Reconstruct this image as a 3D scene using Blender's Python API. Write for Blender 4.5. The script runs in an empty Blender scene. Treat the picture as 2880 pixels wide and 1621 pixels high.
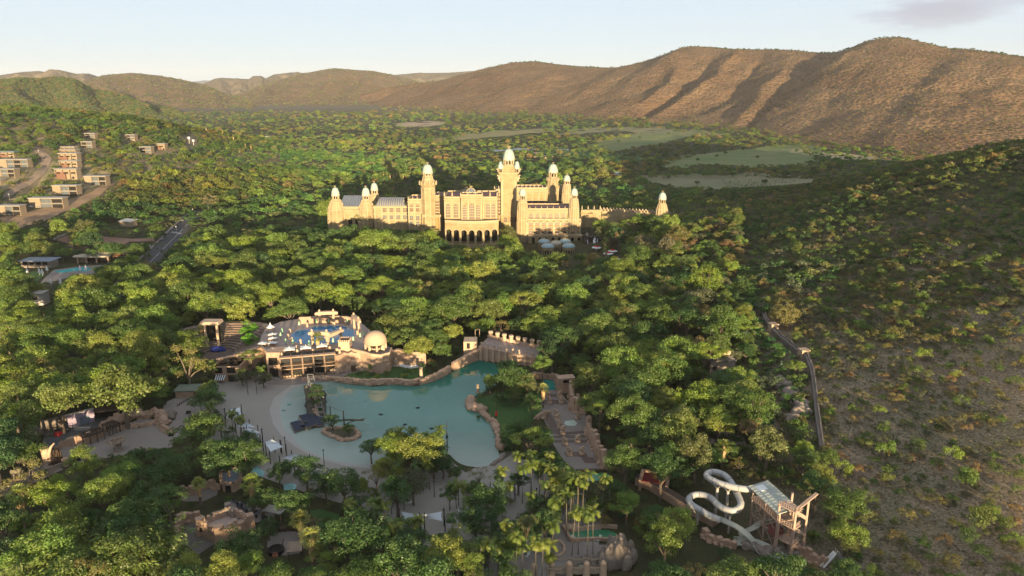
import bpy, bmesh, math, random
import numpy as np
from mathutils import Vector, Matrix, noise as mnoise
R = math.radians
rnd = random.Random(7)
SC = bpy.context.scene
COL = SC.collection
# ------------------------------------------------------------------ camera
H, PITCH, F = 120.0, R(15.4), 2056.0      # camera height, tilt, focal length in px of the 2880 px photo
cam_d = bpy.data.cameras.new("camera")
cam_d.sensor_width = 36.0
cam_d.lens = 36.0 * F / 2880.0
cam_d.clip_start = 1.0
cam_d.clip_end = 60000.0
cam = bpy.data.objects.new("camera", cam_d)
COL.objects.link(cam)
cam.location = (0, 0, H)
cam.rotation_euler = (math.pi / 2 - PITCH, 0, 0)
SC.camera = cam
# ------------------------------------------------------------------ sky and sun
SUN_EL, SUN_AZ = R(4.8), R(13)            # low sun, behind the camera and a little to its right
to_sun = Vector((math.sin(SUN_AZ) * math.cos(SUN_EL), -math.cos(SUN_AZ) * math.cos(SUN_EL), math.sin(SUN_EL)))
W = bpy.data.worlds.new("World")
SC.world = W
W.use_nodes = True
wn = W.node_tree.nodes
sky = wn.new("ShaderNodeTexSky")
sky.sky_type = 'NISHITA'
sky.sun_disc = False
sky.sun_elevation = SUN_EL
sky.sun_rotation = math.atan2(to_sun.x, to_sun.y)
sky.altitude = 1000
sky.air_density = 0.8
sky.dust_density = 1.0
sky.ozone_density = 2.2
bg = wn["Background"]
bg.inputs[1].default_value = 0.094
pale = wn.new("ShaderNodeMix"); pale.data_type = 'RGBA'; pale.inputs[0].default_value = .8
pale.inputs[7].default_value = (3.1, 3.35, 3.65, 1)      # thin high haze that pales the clear sky
W.node_tree.links.new(sky.outputs[0], pale.inputs[6])
# a wisp of cloud high on the right
wl = W.node_tree.links
wt = wn.new("ShaderNodeTexCoord"); wm = wn.new("ShaderNodeMapping"); wm.inputs['Scale'].default_value = (14, 10, 60)
wl.new(wt.outputs['Generated'], wm.inputs['Vector'])
wz = wn.new("ShaderNodeTexNoise"); wz.inputs['Scale'].default_value = 1.0; wz.inputs['Detail'].default_value = 7; wz.inputs['Roughness'].default_value = .6
wl.new(wm.outputs[0], wz.inputs['Vector'])
cdir = Vector((.548, 1.0, .095)).normalized()
wv = wn.new("ShaderNodeVectorMath"); wv.operation = 'SUBTRACT'; wv.inputs[1].default_value = cdir; wl.new(wt.outputs['Generated'], wv.inputs[0])
ws_ = wn.new("ShaderNodeVectorMath"); ws_.operation = 'MULTIPLY'; ws_.inputs[1].default_value = (9, 9, 34); wl.new(wv.outputs[0], ws_.inputs[0])
wn_ = wn.new("ShaderNodeVectorMath"); wn_.operation = 'LENGTH'; wl.new(ws_.outputs[0], wn_.inputs[0])
wr = wn.new("ShaderNodeMapRange"); wr.inputs['From Min'].default_value = 1.15; wr.inputs['From Max'].default_value = .2; wr.inputs['To Max'].default_value = 1; wl.new(wn_.outputs['Value'], wr.inputs['Value'])
wa = wn.new("ShaderNodeMath"); wa.operation = 'MULTIPLY_ADD'; wa.inputs[1].default_value = .42; wl.new(wr.outputs[0], wa.inputs[0]); wl.new(wz.outputs['Fac'], wa.inputs[2])
wc = wn.new("ShaderNodeMapRange"); wc.inputs['From Min'].default_value = .62; wc.inputs['From Max'].default_value = .85; wc.inputs['To Max'].default_value = 1.0; wl.new(wa.outputs[0], wc.inputs['Value'])
wg = wn.new("ShaderNodeMath"); wg.operation = 'MULTIPLY'; wl.new(wc.outputs[0], wg.inputs[0]); wl.new(wr.outputs[0], wg.inputs[1])
cl_ = wn.new("ShaderNodeMix"); cl_.data_type = 'RGBA'; wl.new(wg.outputs[0], cl_.inputs[0]); wl.new(pale.outputs[2], cl_.inputs[6]); cl_.inputs[7].default_value = (2.2, 2.3, 2.65, 1)
wl.new(cl_.outputs[2], bg.inputs[0])
sd = bpy.data.lights.new("sun", 'SUN')
sd.energy = 5.0
sd.angle = R(0.5)
sd.color = (1.0, 0.78, 0.46)
so = bpy.data.objects.new("sun", sd)
COL.objects.link(so)
so.rotation_euler = (-to_sun).to_track_quat('-Z', 'Y').to_euler()
so.location = (200, -400, 300)
SC.view_settings.view_transform = 'Standard'
SC.view_settings.look = 'None'
SC.view_settings.gamma = 1.0
SC.view_settings.exposure = 1.42
SC.cycles.use_denoising = True
SC.cycles.denoiser = "OPENIMAGEDENOISE"
SC.cycles.denoising_prefilter = "NONE"
SC.cycles.denoising_input_passes = "RGB_ALBEDO_NORMAL"
SC.cycles.max_bounces = 6
SC.cycles.transparent_max_bounces = 12
SC.cycles.diffuse_bounces = 3
SC.cycles.glossy_bounces = 2
SC.cycles.use_adaptive_sampling = True
SC.cycles.adaptive_threshold = 0.02
# ------------------------------------------------------------------ pixel <-> world
CT, ST = math.cos(PITCH), math.sin(PITCH)
def ray(px, py):
 u, v = (px - 1440.0) / F, (810.5 - py) / F
 return u, CT + v * ST, -ST + v * CT
def fbm(x, y, s, o=4, seed=0.0):
 """cheap value-noise fbm in numpy"""
 r = np.zeros(np.shape(x)); a = 1.0
 for k in range(o):
  X = np.asarray(x) * s + seed * 13.7 + k * 17.3; Y = np.asarray(y) * s + seed * 5.1 - k * 9.1
  xi, yi = np.floor(X), np.floor(Y); fx, fy = X - xi, Y - yi
  fx = fx * fx * (3 - 2 * fx); fy = fy * fy * (3 - 2 * fy)
  h = lambda i, j: np.modf(np.abs(np.sin(i * 127.1 + j * 311.7) * 43758.5453))[0]
  r += a * ((h(xi, yi) * (1 - fx) + h(xi + 1, yi) * fx) * (1 - fy) + (h(xi, yi + 1) * (1 - fx) + h(xi + 1, yi + 1) * fx) * fy - .5)
  a *= .5; s *= 2.03
 return r
def gz(x, y):
 """height of the ground (numpy-friendly)"""
 x = np.asarray(x, float); y = np.asarray(y, float)
 sy = np.where(y < 500, 280.0, 200.0)
 rh = np.exp(-(((x - 525) / 215) ** 2 + ((y - 500) / sy) ** 2) / 2) * 108 - 7 + 24 * np.exp(-(((x - 335) / 100) ** 2 + ((y - 225) / 85) ** 2) / 2)  # last term: spur added, mostly out of view, to shade the slope behind
 rh = np.where(rh > 0, rh, 0) + 0.0
 lh = np.exp(-(((x + 690) / 240) ** 2 + ((y - 1010) / 260) ** 2) / 2) * 92 - 5
 lh = np.where(lh > 0, lh, 0)
 far = np.clip((y - 900) / 2500, 0, 1.2) * 25
 amp = np.clip((rh + lh) / 30, 0, 1) + np.clip((np.abs(y - 300) - 500) / 500, 0, 1) * .6
 wob = (np.sin(x * .031 + 1.3) * np.cos(y * .027) + .6 * np.sin(x * .071 - y * .053) + .35 * np.sin(x * .13 + y * .17)) * 1.5 * amp
 z = rh + lh + far + wob
 return z + np.clip((rh + lh) / 20, 0, 1) * fbm(x, y, .05, 3) * 1.8
def P(px, py, z=0.0):
 """world point where the ray of a photo pixel meets the level z"""
 u, y, w = ray(px, py)
 t = (z - H) / w
 return Vector((u * t, y * t, z))
def PY(px, py, Y):
 """world point of a photo pixel at depth Y"""
 u, y, w = ray(px, py)
 t = Y / y
 return Vector((u * t, Y, H + w * t))
def PG(px, py, lift=0.0):
 """world point where the ray of a photo pixel meets the ground"""
 u, y, w = ray(px, py)
 t0, t = 60.0, 60.0
 while t < 9000:
  if H + w * t < float(gz(u * t, y * t)) + lift: break
  t0 = t; t *= 1.02
 for _ in range(18):
  m = (t0 + t) / 2
  if H + w * m < float(gz(u * m, y * m)) + lift: t = m
  else: t0 = m
 x_, y_ = u * t, y * t
 return Vector((x_, y_, float(gz(x_, y_)) + lift))
def proj(x, y, z):
 """photo pixel of a world point"""
 dz = z - H
 d = y * CT - dz * ST
 v = (y * ST + dz * CT) / d
 return 1440.0 + F * x / d, 810.5 - F * v, d
def ppm(x, y, z):
 return F / (y * CT - (z - H) * ST)
# ------------------------------------------------------------------ materials
MATS = {}
def mat(name, col, rough=0.85, var=0.15, scale=0.5, bump=0.0, metal=0.0, coords='Object', col2=None, scale2=None, spec=0.25):
 """principled material; the colour wanders between darker/lighter (or col2) by two noises"""
 if name in MATS: return MATS[name]
 m = bpy.data.materials.new(name); m.use_nodes = True
 nt = m.node_tree; N = nt.nodes; L = nt.links
 b = N["Principled BSDF"]
 b.inputs['Roughness'].default_value = rough
 b.inputs['Metallic'].default_value = metal
 b.inputs['Specular IOR Level'].default_value = spec
 tc = N.new('ShaderNodeTexCoord')
 n1 = N.new('ShaderNodeTexNoise'); n1.inputs['Scale'].default_value = scale; n1.inputs['Detail'].default_value = 5; n1.inputs['Roughness'].default_value = .65
 L.new(tc.outputs[coords], n1.inputs['Vector'])
 rp = N.new('ShaderNodeValToRGB')
 c = np.array(col)
 if col2 is None:
  lo, hi = c * (1 - var), np.clip(c * (1 + var), 0, 1)
 else:
  lo, hi = c, np.array(col2)
 rp.color_ramp.elements[0].position = .3; rp.color_ramp.elements[1].position = .7
 rp.color_ramp.elements[0].color = (*lo, 1); rp.color_ramp.elements[1].color = (*hi, 1)
 L.new(n1.outputs['Fac'], rp.inputs['Fac'])
 L.new(rp.outputs['Color'], b.inputs['Base Color'])
 if bump:
  n2 = N.new('ShaderNodeTexNoise'); n2.inputs['Scale'].default_value = scale2 or scale * 6; n2.inputs['Detail'].default_value = 3
  L.new(tc.outputs[coords], n2.inputs['Vector'])
  bp = N.new('ShaderNodeBump'); bp.inputs['Strength'].default_value = bump; bp.inputs['Distance'].default_value = .3
  L.new(n2.outputs['Fac'], bp.inputs['Height']); L.new(bp.outputs['Normal'], b.inputs['Normal'])
 MATS[name] = m
 return m
def leaf_mat(name, spread=.25, fixed=None, trans=.3):
 """foliage: the object's own colour, varied per leaf clump and per copy"""
 if name in MATS: return MATS[name]
 m = bpy.data.materials.new(name); m.use_nodes = True
 nt = m.node_tree; N = nt.nodes; L = nt.links
 N.remove(N["Principled BSDF"])
 out = N["Material Output"]
 oi = N.new('ShaderNodeObjectInfo')
 geo = N.new('ShaderNodeNewGeometry')
 hsv = N.new('ShaderNodeHueSaturation')
 if fixed:
  rp = N.new('ShaderNodeValToRGB')
  rp.color_ramp.interpolation = 'LINEAR'
  while len(rp.color_ramp.elements) < len(fixed): rp.color_ramp.elements.new(.5)
  for i, cc in enumerate(fixed):
   rp.color_ramp.elements[i].position = i / (len(fixed) - 1); rp.color_ramp.elements[i].color = (*cc, 1)
  L.new(oi.outputs['Random'], rp.inputs['Fac']); L.new(rp.outputs['Color'], hsv.inputs['Color'])
 else:
  L.new(oi.outputs['Color'], hsv.inputs['Color'])
 mr = N.new('ShaderNodeMapRange'); mr.inputs['To Min'].default_value = 1 - spread; mr.inputs['To Max'].default_value = 1 + spread
 L.new(geo.outputs['Random Per Island'], mr.inputs['Value']); L.new(mr.outputs[0], hsv.inputs['Value'])
 mr2 = N.new('ShaderNodeMapRange'); mr2.inputs['To Min'].default_value = .485; mr2.inputs['To Max'].default_value = .515
 L.new(geo.outputs['Random Per Island'], mr2.inputs['Value']); L.new(mr2.outputs[0], hsv.inputs['Hue'])
 d = N.new('ShaderNodeBsdfDiffuse'); t = N.new('ShaderNodeBsdfTranslucent'); g = N.new('ShaderNodeBsdfGlossy'); g.inputs['Roughness'].default_value = .45
 g.inputs['Color'].default_value = (1, 1, 1, 1)
 mx = N.new('ShaderNodeMixShader'); mx.inputs[0].default_value = trans
 mx2 = N.new('ShaderNodeMixShader'); mx2.inputs[0].default_value = .02
 L.new(hsv.outputs[0], d.inputs['Color']); L.new(hsv.outputs[0], t.inputs['Color'])
 L.new(d.outputs[0], mx.inputs[1]); L.new(t.outputs[0], mx.inputs[2])
 L.new(mx.outputs[0], mx2.inputs[1]); L.new(g.outputs[0], mx2.inputs[2]); L.new(mx2.outputs[0], out.inputs['Surface'])
 MATS[name] = m
 return m
# ------------------------------------------------------------------ object helpers
def tag(o, label=None, cat=None, group=None, kind=None):
 if label: o['label'] = label
 if cat: o['category'] = cat
 if group: o['group'] = group
 if kind: o['kind'] = kind
 return o
def empty(name, loc, rz=0.0, label=None, cat=None, group=None):
 o = bpy.data.objects.new(name, None); COL.objects.link(o)
 o.empty_display_size = 1.0
 o.location = loc; o.rotation_euler = (0, 0, rz)
 return tag(o, label, cat, group)
def copy_tree(o, parent=None):
 c = o.copy(); COL.objects.link(c)
 if parent is not None: c.parent = parent
 for ch in list(o.children): copy_tree(ch, c)
 return c
class MB:
 """collects shapes; build() links them as ONE mesh object"""
 def __init__(self): self.v, self.f, self.m = [], [], []
 def add(self, vs, fs, mi=0):
  b = len(self.v); self.v += [tuple(p) for p in vs]
  self.f += [tuple(i + b for i in f) for f in fs]; self.m += [mi] * len(fs)
  return self
 def box(self, cx, cy, z0, sx, sy, sz, rz=0.0, mi=0, top=1.0):
  c, s = math.cos(rz), math.sin(rz); vs = []
  for z, k in ((z0, 1.0), (z0 + sz, top)):
   for dx, dy in ((-.5, -.5), (.5, -.5), (.5, .5), (-.5, .5)):
    x, y = dx * sx * k, dy * sy * k
    vs.append((cx + c * x - s * y, cy + s * x + c * y, z))
  return self.add(vs, [(0, 3, 2, 1), (4, 5, 6, 7), (0, 1, 5, 4), (1, 2, 6, 5), (2, 3, 7, 6), (3, 0, 4, 7)], mi)
 def prism(self, poly, z0, z1, mi=0, mtop=None):
  n = len(poly)
  a = sum(poly[i][0] * poly[(i + 1) % n][1] - poly[(i + 1) % n][0] * poly[i][1] for i in range(n))
  if a < 0: poly = list(poly)[::-1]
  vs = [(p[0], p[1], z0) for p in poly] + [(p[0], p[1], z1) for p in poly]
  self.add(vs, [(i, (i + 1) % n, n + (i + 1) % n, n + i) for i in range(n)] + [tuple(range(n))[::-1]], mi)
  return self.add([(p[0], p[1], z1) for p in poly], [tuple(range(n))], mi if mtop is None else mtop)
 def lathe(self, cx, cy, prof, n=16, mi=0, a0=0.0, cap=True, ribs=0.0):
  vs, fs = [], []
  for j, (r, z) in enumerate(prof):
   for i in range(n):
    a = a0 + 2 * math.pi * i / n
    k = 1 + (ribs if i % 2 else -ribs)
    vs.append((cx + r * k * math.cos(a), cy + r * k * math.sin(a), z))
  for j in range(len(prof) - 1):
   for i in range(n):
    i2 = (i + 1) % n
    fs.append((j * n + i, j * n + i2, (j + 1) * n + i2, (j + 1) * n + i))
  if cap:
   fs.append(tuple(range(n))[::-1]); fs.append(tuple((len(prof) - 1) * n + i for i in range(n)))
  return self.add(vs, fs, mi)
 def tube(self, pts, r, n=8, mi=0, r1=None, cap=True):
  pts = [Vector(p) for p in pts]; vs, fs = [], []
  m = len(pts); up = Vector((0, 0, 1)); prev = None
  for j, p in enumerate(pts):
   t = (pts[min(j + 1, m - 1)] - pts[max(j - 1, 0)])
   if t.length < 1e-6: t = up.copy()
   t.normalize()
   if prev is None:
    a = t.cross(up)
    if a.length < .05: a = t.cross(Vector((1, 0, 0)))
   else:
    a = prev - t * prev.dot(t)
   a.normalize(); prev = a; b = t.cross(a)
   rr = r if r1 is None else r + (r1 - r) * j / max(1, m - 1)
   if callable(rr): rr = rr(j / max(1, m - 1))
   for i in range(n):
    an = 2 * math.pi * i / n
    vs.append(p + a * (rr * math.cos(an)) + b * (rr * math.sin(an)))
  for j in range(m - 1):
   for i in range(n):
    i2 = (i + 1) % n
    fs.append((j * n + i, j * n + i2, (j + 1) * n + i2, (j + 1) * n + i))
  if cap:
   fs.append(tuple(range(n))[::-1]); fs.append(tuple((m - 1) * n + i for i in range(n)))
  return self.add(vs, fs, mi)
 def bar(self, a, b, w, mi=0, h=None):
  """square bar between two points"""
  a, b = Vector(a), Vector(b); t = b - a
  if t.length < 1e-6: return self
  t.normalize(); s = t.cross(Vector((0, 0, 1)))
  if s.length < .05: s = Vector((1, 0, 0))
  s.normalize(); u = s.cross(t); h = h or w
  s = s * (w / 2); u = u * (h / 2)
  vs = [a - s - u, a + s - u, a + s + u, a - s + u, b - s - u, b + s - u, b + s + u, b - s + u]
  return self.add(vs, [(0, 3, 2, 1), (4, 5, 6, 7), (0, 1, 5, 4), (1, 2, 6, 5), (2, 3, 7, 6), (3, 0, 4, 7)], mi)
 def wall(self, pts, zlo, zhi, th, mi=0, jag=0.0, seed=1):
  """a wall of thickness th along a polyline; zlo/zhi numbers or lists"""
  pts = [Vector((p[0], p[1], 0)) for p in pts]; n = len(pts); rr = random.Random(seed)
  zl = zlo if isinstance(zlo, (list, tuple)) else [zlo] * n
  zh = zhi if isinstance(zhi, (list, tuple)) else [zhi] * n
  zh = [z + rr.uniform(-jag, jag) for z in zh]
  vs = []
  for j, p in enumerate(pts):
   t = pts[min(j + 1, n - 1)] - pts[max(j - 1, 0)]; t.normalize()
   s = Vector((-t.y, t.x, 0)) * (th / 2)
   for q, z in ((p - s, zl[j]), (p + s, zl[j]), (p + s, zh[j]), (p - s, zh[j])): vs.append((q.x, q.y, z))
  fs = []
  for j in range(n - 1):
   for i in range(4):
    i2 = (i + 1) % 4
    fs.append((j * 4 + i, (j + 1) * 4 + i, (j + 1) * 4 + i2, j * 4 + i2))
  fs += [(0, 1, 2, 3), tuple((n - 1) * 4 + i for i in (3, 2, 1, 0))]
  return self.add(vs, fs, mi)
 def blob(self, c, r, seed=0, rough=.25, n=10, m=7, mi=0, freq=1.0):
  """a lumpy boulder; r is a number or (rx, ry, rz)"""
  r = r if isinstance(r, (tuple, list)) else (r, r, r); vs = []; fs = []
  off = Vector((seed * 7.31, seed * 3.7, seed * 1.9))
  for j in range(m + 1):
   th = math.pi * j / m
   for i in range(n):
    a = 2 * math.pi * i / n
    d = Vector((math.sin(th) * math.cos(a), math.sin(th) * math.sin(a), math.cos(th)))
    k = 1 + rough * 2 * mnoise.noise(d * (1.3 * freq) + off) + rough * mnoise.noise(d * 3.1 * freq + off)
    vs.append((c[0] + d.x * r[0] * k, c[1] + d.y * r[1] * k, c[2] + d.z * r[2] * k))
  for j in range(m):
   for i in range(n):
    i2 = (i + 1) % n
    fs.append((j * n + i, (j + 1) * n + i, (j + 1) * n + i2, j * n + i2))
  return self.add(vs, fs, mi)
 def mesh(self, name, mats, smooth=False):
  me = bpy.data.meshes.new(name)
  me.from_pydata(self.v, [], self.f)
  for m in (mats if isinstance(mats, (list, tuple)) else [mats]): me.materials.append(m)
  if any(self.m): me.polygons.foreach_set('material_index', self.m)
  if smooth: me.polygons.foreach_set('use_smooth', [True] * len(me.polygons))
  me.update()
  return me
 def build(self, name, mats, parent=None, smooth=False, loc=None):
  o = bpy.data.objects.new(name, self.mesh(name, mats, smooth)); COL.objects.link(o)
  if parent is not None: o.parent = parent
  if loc is not None: o.location = loc
  return o
def np_mesh(name, V, Fq, mats, mi=None, smooth=False):
 """quads from numpy arrays"""
 me = bpy.data.meshes.new(name)
 nv, nf = len(V), len(Fq); k = Fq.shape[1]
 me.vertices.add(nv); me.vertices.foreach_set('co', np.ascontiguousarray(V, np.float32).ravel())
 me.loops.add(nf * k); me.loops.foreach_set('vertex_index', np.ascontiguousarray(Fq, np.int32).ravel())
 me.polygons.add(nf); me.polygons.foreach_set('loop_start', np.arange(0, nf * k, k, dtype=np.int32))
 for m in mats: me.materials.append(m)
 if mi is not None: me.polygons.foreach_set('material_index', np.ascontiguousarray(mi, np.int32))
 if smooth: me.polygons.foreach_set('use_smooth', np.ones(nf, bool))
 me.update(calc_edges=True)
 return me
def link(name, me, parent=None):
 o = bpy.data.objects.new(name, me); COL.objects.link(o)
 if parent is not None: o.parent = parent
 return o
def drape(name, poly, m, off=.05, L=14.0, flat=None):
 """a sheet with the given world outline laid on the ground (or on the level flat)"""
 bm = bmesh.new()
 vs = [bm.verts.new((p[0], p[1], 0)) for p in poly]
 f = bm.faces.new(vs)
 bm.normal_update()
 if f.normal.z < 0: f.normal_flip()
 bmesh.ops.triangulate(bm, faces=bm.faces[:])
 if flat is None:
  for _ in range(7):
   es = [e for e in bm.edges if e.calc_length() > L]
   if not es: break
   bmesh.ops.subdivide_edges(bm, edges=es, cuts=1)
   bmesh.ops.triangulate(bm, faces=[q for q in bm.faces if len(q.verts) > 3])
 co = np.array([v.co[:] for v in bm.verts])
 z = gz(co[:, 0], co[:, 1]) + off if flat is None else np.full(len(co), flat + off)
 for v, zz in zip(bm.verts, z): v.co.z = zz
 me = bpy.data.meshes.new(name); bm.to_mesh(me); bm.free()
 me.materials.append(m)
 return tag(link(name, me), kind='structure')
def ribbon_poly(pts, w):
 """outline of a strip of width w (number or list) along a polyline"""
 pts = [Vector((p[0], p[1], 0)) for p in pts]; n = len(pts); a, b = [], []
 for j, p in enumerate(pts):
  t = pts[min(j + 1, n - 1)] - pts[max(j - 1, 0)]; t.normalize()
  ww = w[j] if isinstance(w, (list, tuple)) else w
  s = Vector((-t.y, t.x, 0)) * (ww / 2)
  a.append(p + s); b.append(p - s)
 return a + b[::-1]
def smooth_line(pts, n=6, closed=False):
 """Catmull-Rom through points"""
 pts = [Vector(p) for p in pts]; m = len(pts); out = []
 rng = range(m if closed else m - 1)
 for i in rng:
  p0, p1, p2, p3 = (pts[(i - 1) % m] if closed else pts[max(i - 1, 0)]), pts[i], pts[(i + 1) % m], (pts[(i + 2) % m] if closed else pts[min(i + 2, m - 1)])
  for k in range(n):
   t = k / n
   out.append(.5 * ((2 * p1) + (p2 - p0) * t + (2 * p0 - 5 * p1 + 4 * p2 - p3) * t * t + (3 * p1 - p0 - 3 * p2 + p3) * t ** 3))
 if not closed: out.append(pts[-1])
 return out
def inside(x, y, poly):
 """numpy point-in-polygon"""
 x = np.asarray(x, float); y = np.asarray(y, float); r = np.zeros(x.shape, bool); n = len(poly)
 for i in range(n):
  x1, y1 = poly[i][0], poly[i][1]; x2, y2 = poly[(i + 1) % n][0], poly[(i + 1) % n][1]
  if y1 == y2: continue
  c = ((y1 > y) != (y2 > y)) & (x < (x2 - x1) * (y - y1) / (y2 - y1) + x1)
  r ^= c
 return r
# ------------------------------------------------------------------ ground sheet and hills
def ground_mat():
 m = bpy.data.materials.new("ground"); m.use_nodes = True
 nt = m.node_tree; N = nt.nodes; L = nt.links; b = N["Principled BSDF"]
 b.inputs['Roughness'].default_value = .95; b.inputs['Specular IOR Level'].default_value = .1
 tc = N.new('ShaderNodeTexCoord')
 at = N.new('ShaderNodeAttribute'); at.attribute_name = 'zone'
 def noise(s, d=6):
  n = N.new('ShaderNodeTexNoise'); n.inputs['Scale'].default_value = s; n.inputs['Detail'].default_value = d; n.inputs['Roughness'].default_value = .7
  L.new(tc.outputs['Object'], n.inputs['Vector']); return n
 def ramp(f, a, c1, c, c2):
  r = N.new('ShaderNodeValToRGB'); r.color_ramp.elements[0].position = a; r.color_ramp.elements[1].position = c
  r.color_ramp.elements[0].color = (*c1, 1); r.color_ramp.elements[1].color = (*c2, 1); L.new(f, r.inputs['Fac']); return r
 soil = ramp(noise(.09).outputs['Fac'], .35, (.034, .036, .018), .68, (.07, .066, .032))
 rocky = ramp(noise(1.3).outputs['Fac'], .38, (.085, .07, .05), .62, (.29, .235, .175))
 tint = ramp(noise(.03).outputs['Fac'], .42, (.75, .8, .7), .6, (1.05, 1.0, .95))
 mm = N.new('ShaderNodeMix'); mm.data_type = 'RGBA'; mm.blend_type = 'MULTIPLY'; mm.inputs[0].default_value = 1
 L.new(rocky.outputs[0], mm.inputs[6]); L.new(tint.outputs[0], mm.inputs[7])
 mx = N.new('ShaderNodeMix'); mx.data_type = 'RGBA'
 L.new(at.outputs['Fac'], mx.inputs[0]); L.new(soil.outputs[0], mx.inputs[6]); L.new(mm.outputs[2], mx.inputs[7])
 L.new(mx.outputs[2], b.inputs['Base Color'])
 bp = N.new('ShaderNodeBump'); bp.inputs['Strength'].default_value = .6; bp.inputs['Distance'].default_value = .8
 L.new(noise(.5).outputs['Fac'], bp.inputs['Height']); L.new(bp.outputs[0], b.inputs['Normal'])
 return m
def axis(lo, hi, step, far, g=1.22):
 a = list(np.arange(lo, hi + step, step)); s = step
 while a[-1] < far: s *= g; a.append(a[-1] + s)
 s = step
 while a[0] > -far: s *= g; a.insert(0, a[0] - s)
 return np.array(a)
def grid_faces(nx, ny):
 i = np.arange(nx - 1)[None, :] + (np.arange(ny - 1) * nx)[:, None]
 return np.stack([i, i + 1, i + 1 + nx, i + nx], -1).reshape(-1, 4)
gx, gy = axis(-900, 900, 7, 26000), axis(40, 1500, 7, 26000)
GX, GY = np.meshgrid(gx, gy)
GZ = gz(GX, GY)
near = (np.abs(GX) < 26000)
me = np_mesh("ground", np.stack([GX.ravel(), GY.ravel(), GZ.ravel() - .03], 1), grid_faces(len(gx), len(gy)), [ground_mat()], smooth=True)
zone = np.clip((GX - 60 - (GY - 200) * .22) / 40, 0, 1) * np.clip((470 - GY) / 90, 0, 1) + np.clip((GZ - 10) / 20, 0, 1) * (GX < 0) * .9
at = me.attributes.new('zone', 'FLOAT', 'POINT'); at.data.foreach_set('value', np.clip(zone, 0, 1).ravel().astype(np.float32))
tag(link("ground", me), kind='structure')
def hill_mat(name, c1, c2, shrub, dens=.5, sscale=.12, patch=None):
 """dry grass with scattered dark shrubs"""
 m = bpy.data.materials.new(name); m.use_nodes = True
 nt = m.node_tree; N = nt.nodes; L = nt.links; b = N["Principled BSDF"]
 b.inputs['Roughness'].default_value = .95; b.inputs['Specular IOR Level'].default_value = .05
 tc = N.new('ShaderNodeTexCoord')
 n = N.new('ShaderNodeTexNoise'); n.inputs['Scale'].default_value = .004; n.inputs['Detail'].default_value = 8; n.inputs['Roughness'].default_value = .72
 L.new(tc.outputs['Object'], n.inputs['Vector'])
 rp = N.new('ShaderNodeValToRGB'); rp.color_ramp.elements[0].position = .36; rp.color_ramp.elements[1].position = .66
 rp.color_ramp.elements[0].color = (*c1, 1); rp.color_ramp.elements[1].color = (*c2, 1); L.new(n.outputs['Fac'], rp.inputs['Fac'])
 v = N.new('ShaderNodeTexVoronoi'); v.inputs['Scale'].default_value = sscale
 L.new(tc.outputs['Object'], v.inputs['Vector'])
 n2 = N.new('ShaderNodeTexNoise'); n2.inputs['Scale'].default_value = .012; n2.inputs['Detail'].default_value = 6; n2.inputs['Roughness'].default_value = .7
 L.new(tc.outputs['Object'], n2.inputs['Vector'])
 mr = N.new('ShaderNodeMapRange'); mr.inputs['From Min'].default_value = .35; mr.inputs['From Max'].default_value = .68; mr.inputs['To Min'].default_value = dens * .35; mr.inputs['To Max'].default_value = dens
 L.new(n2.outputs['Fac'], mr.inputs['Value'])
 lt = N.new('ShaderNodeMath'); lt.operation = 'LESS_THAN'; L.new(v.outputs['Distance'], lt.inputs[0]); L.new(mr.outputs[0], lt.inputs[1])
 mx = N.new('ShaderNodeMix'); mx.data_type = 'RGBA'; mx.inputs[7].default_value = (*shrub, 1)
 sc = N.new('ShaderNodeMath'); sc.operation = 'MULTIPLY'; sc.inputs[1].default_value = .75; L.new(lt.outputs[0], sc.inputs[0])
 L.new(sc.outputs[0], mx.inputs[0]); L.new(rp.outputs[0], mx.inputs[6]); L.new(mx.outputs[2], b.inputs['Base Color'])
 bp = N.new('ShaderNodeBump'); bp.inputs['Strength'].default_value = .8; bp.inputs['Distance'].default_value = 6
 iv = N.new('ShaderNodeMath'); iv.operation = 'SUBTRACT'; iv.inputs[0].default_value = .6; L.new(v.outputs['Distance'], iv.inputs[1])
 L.new(iv.outputs[0], bp.inputs['Height']); L.new(bp.outputs[0], b.inputs['Normal'])
 return m
HILLS = []
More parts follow.
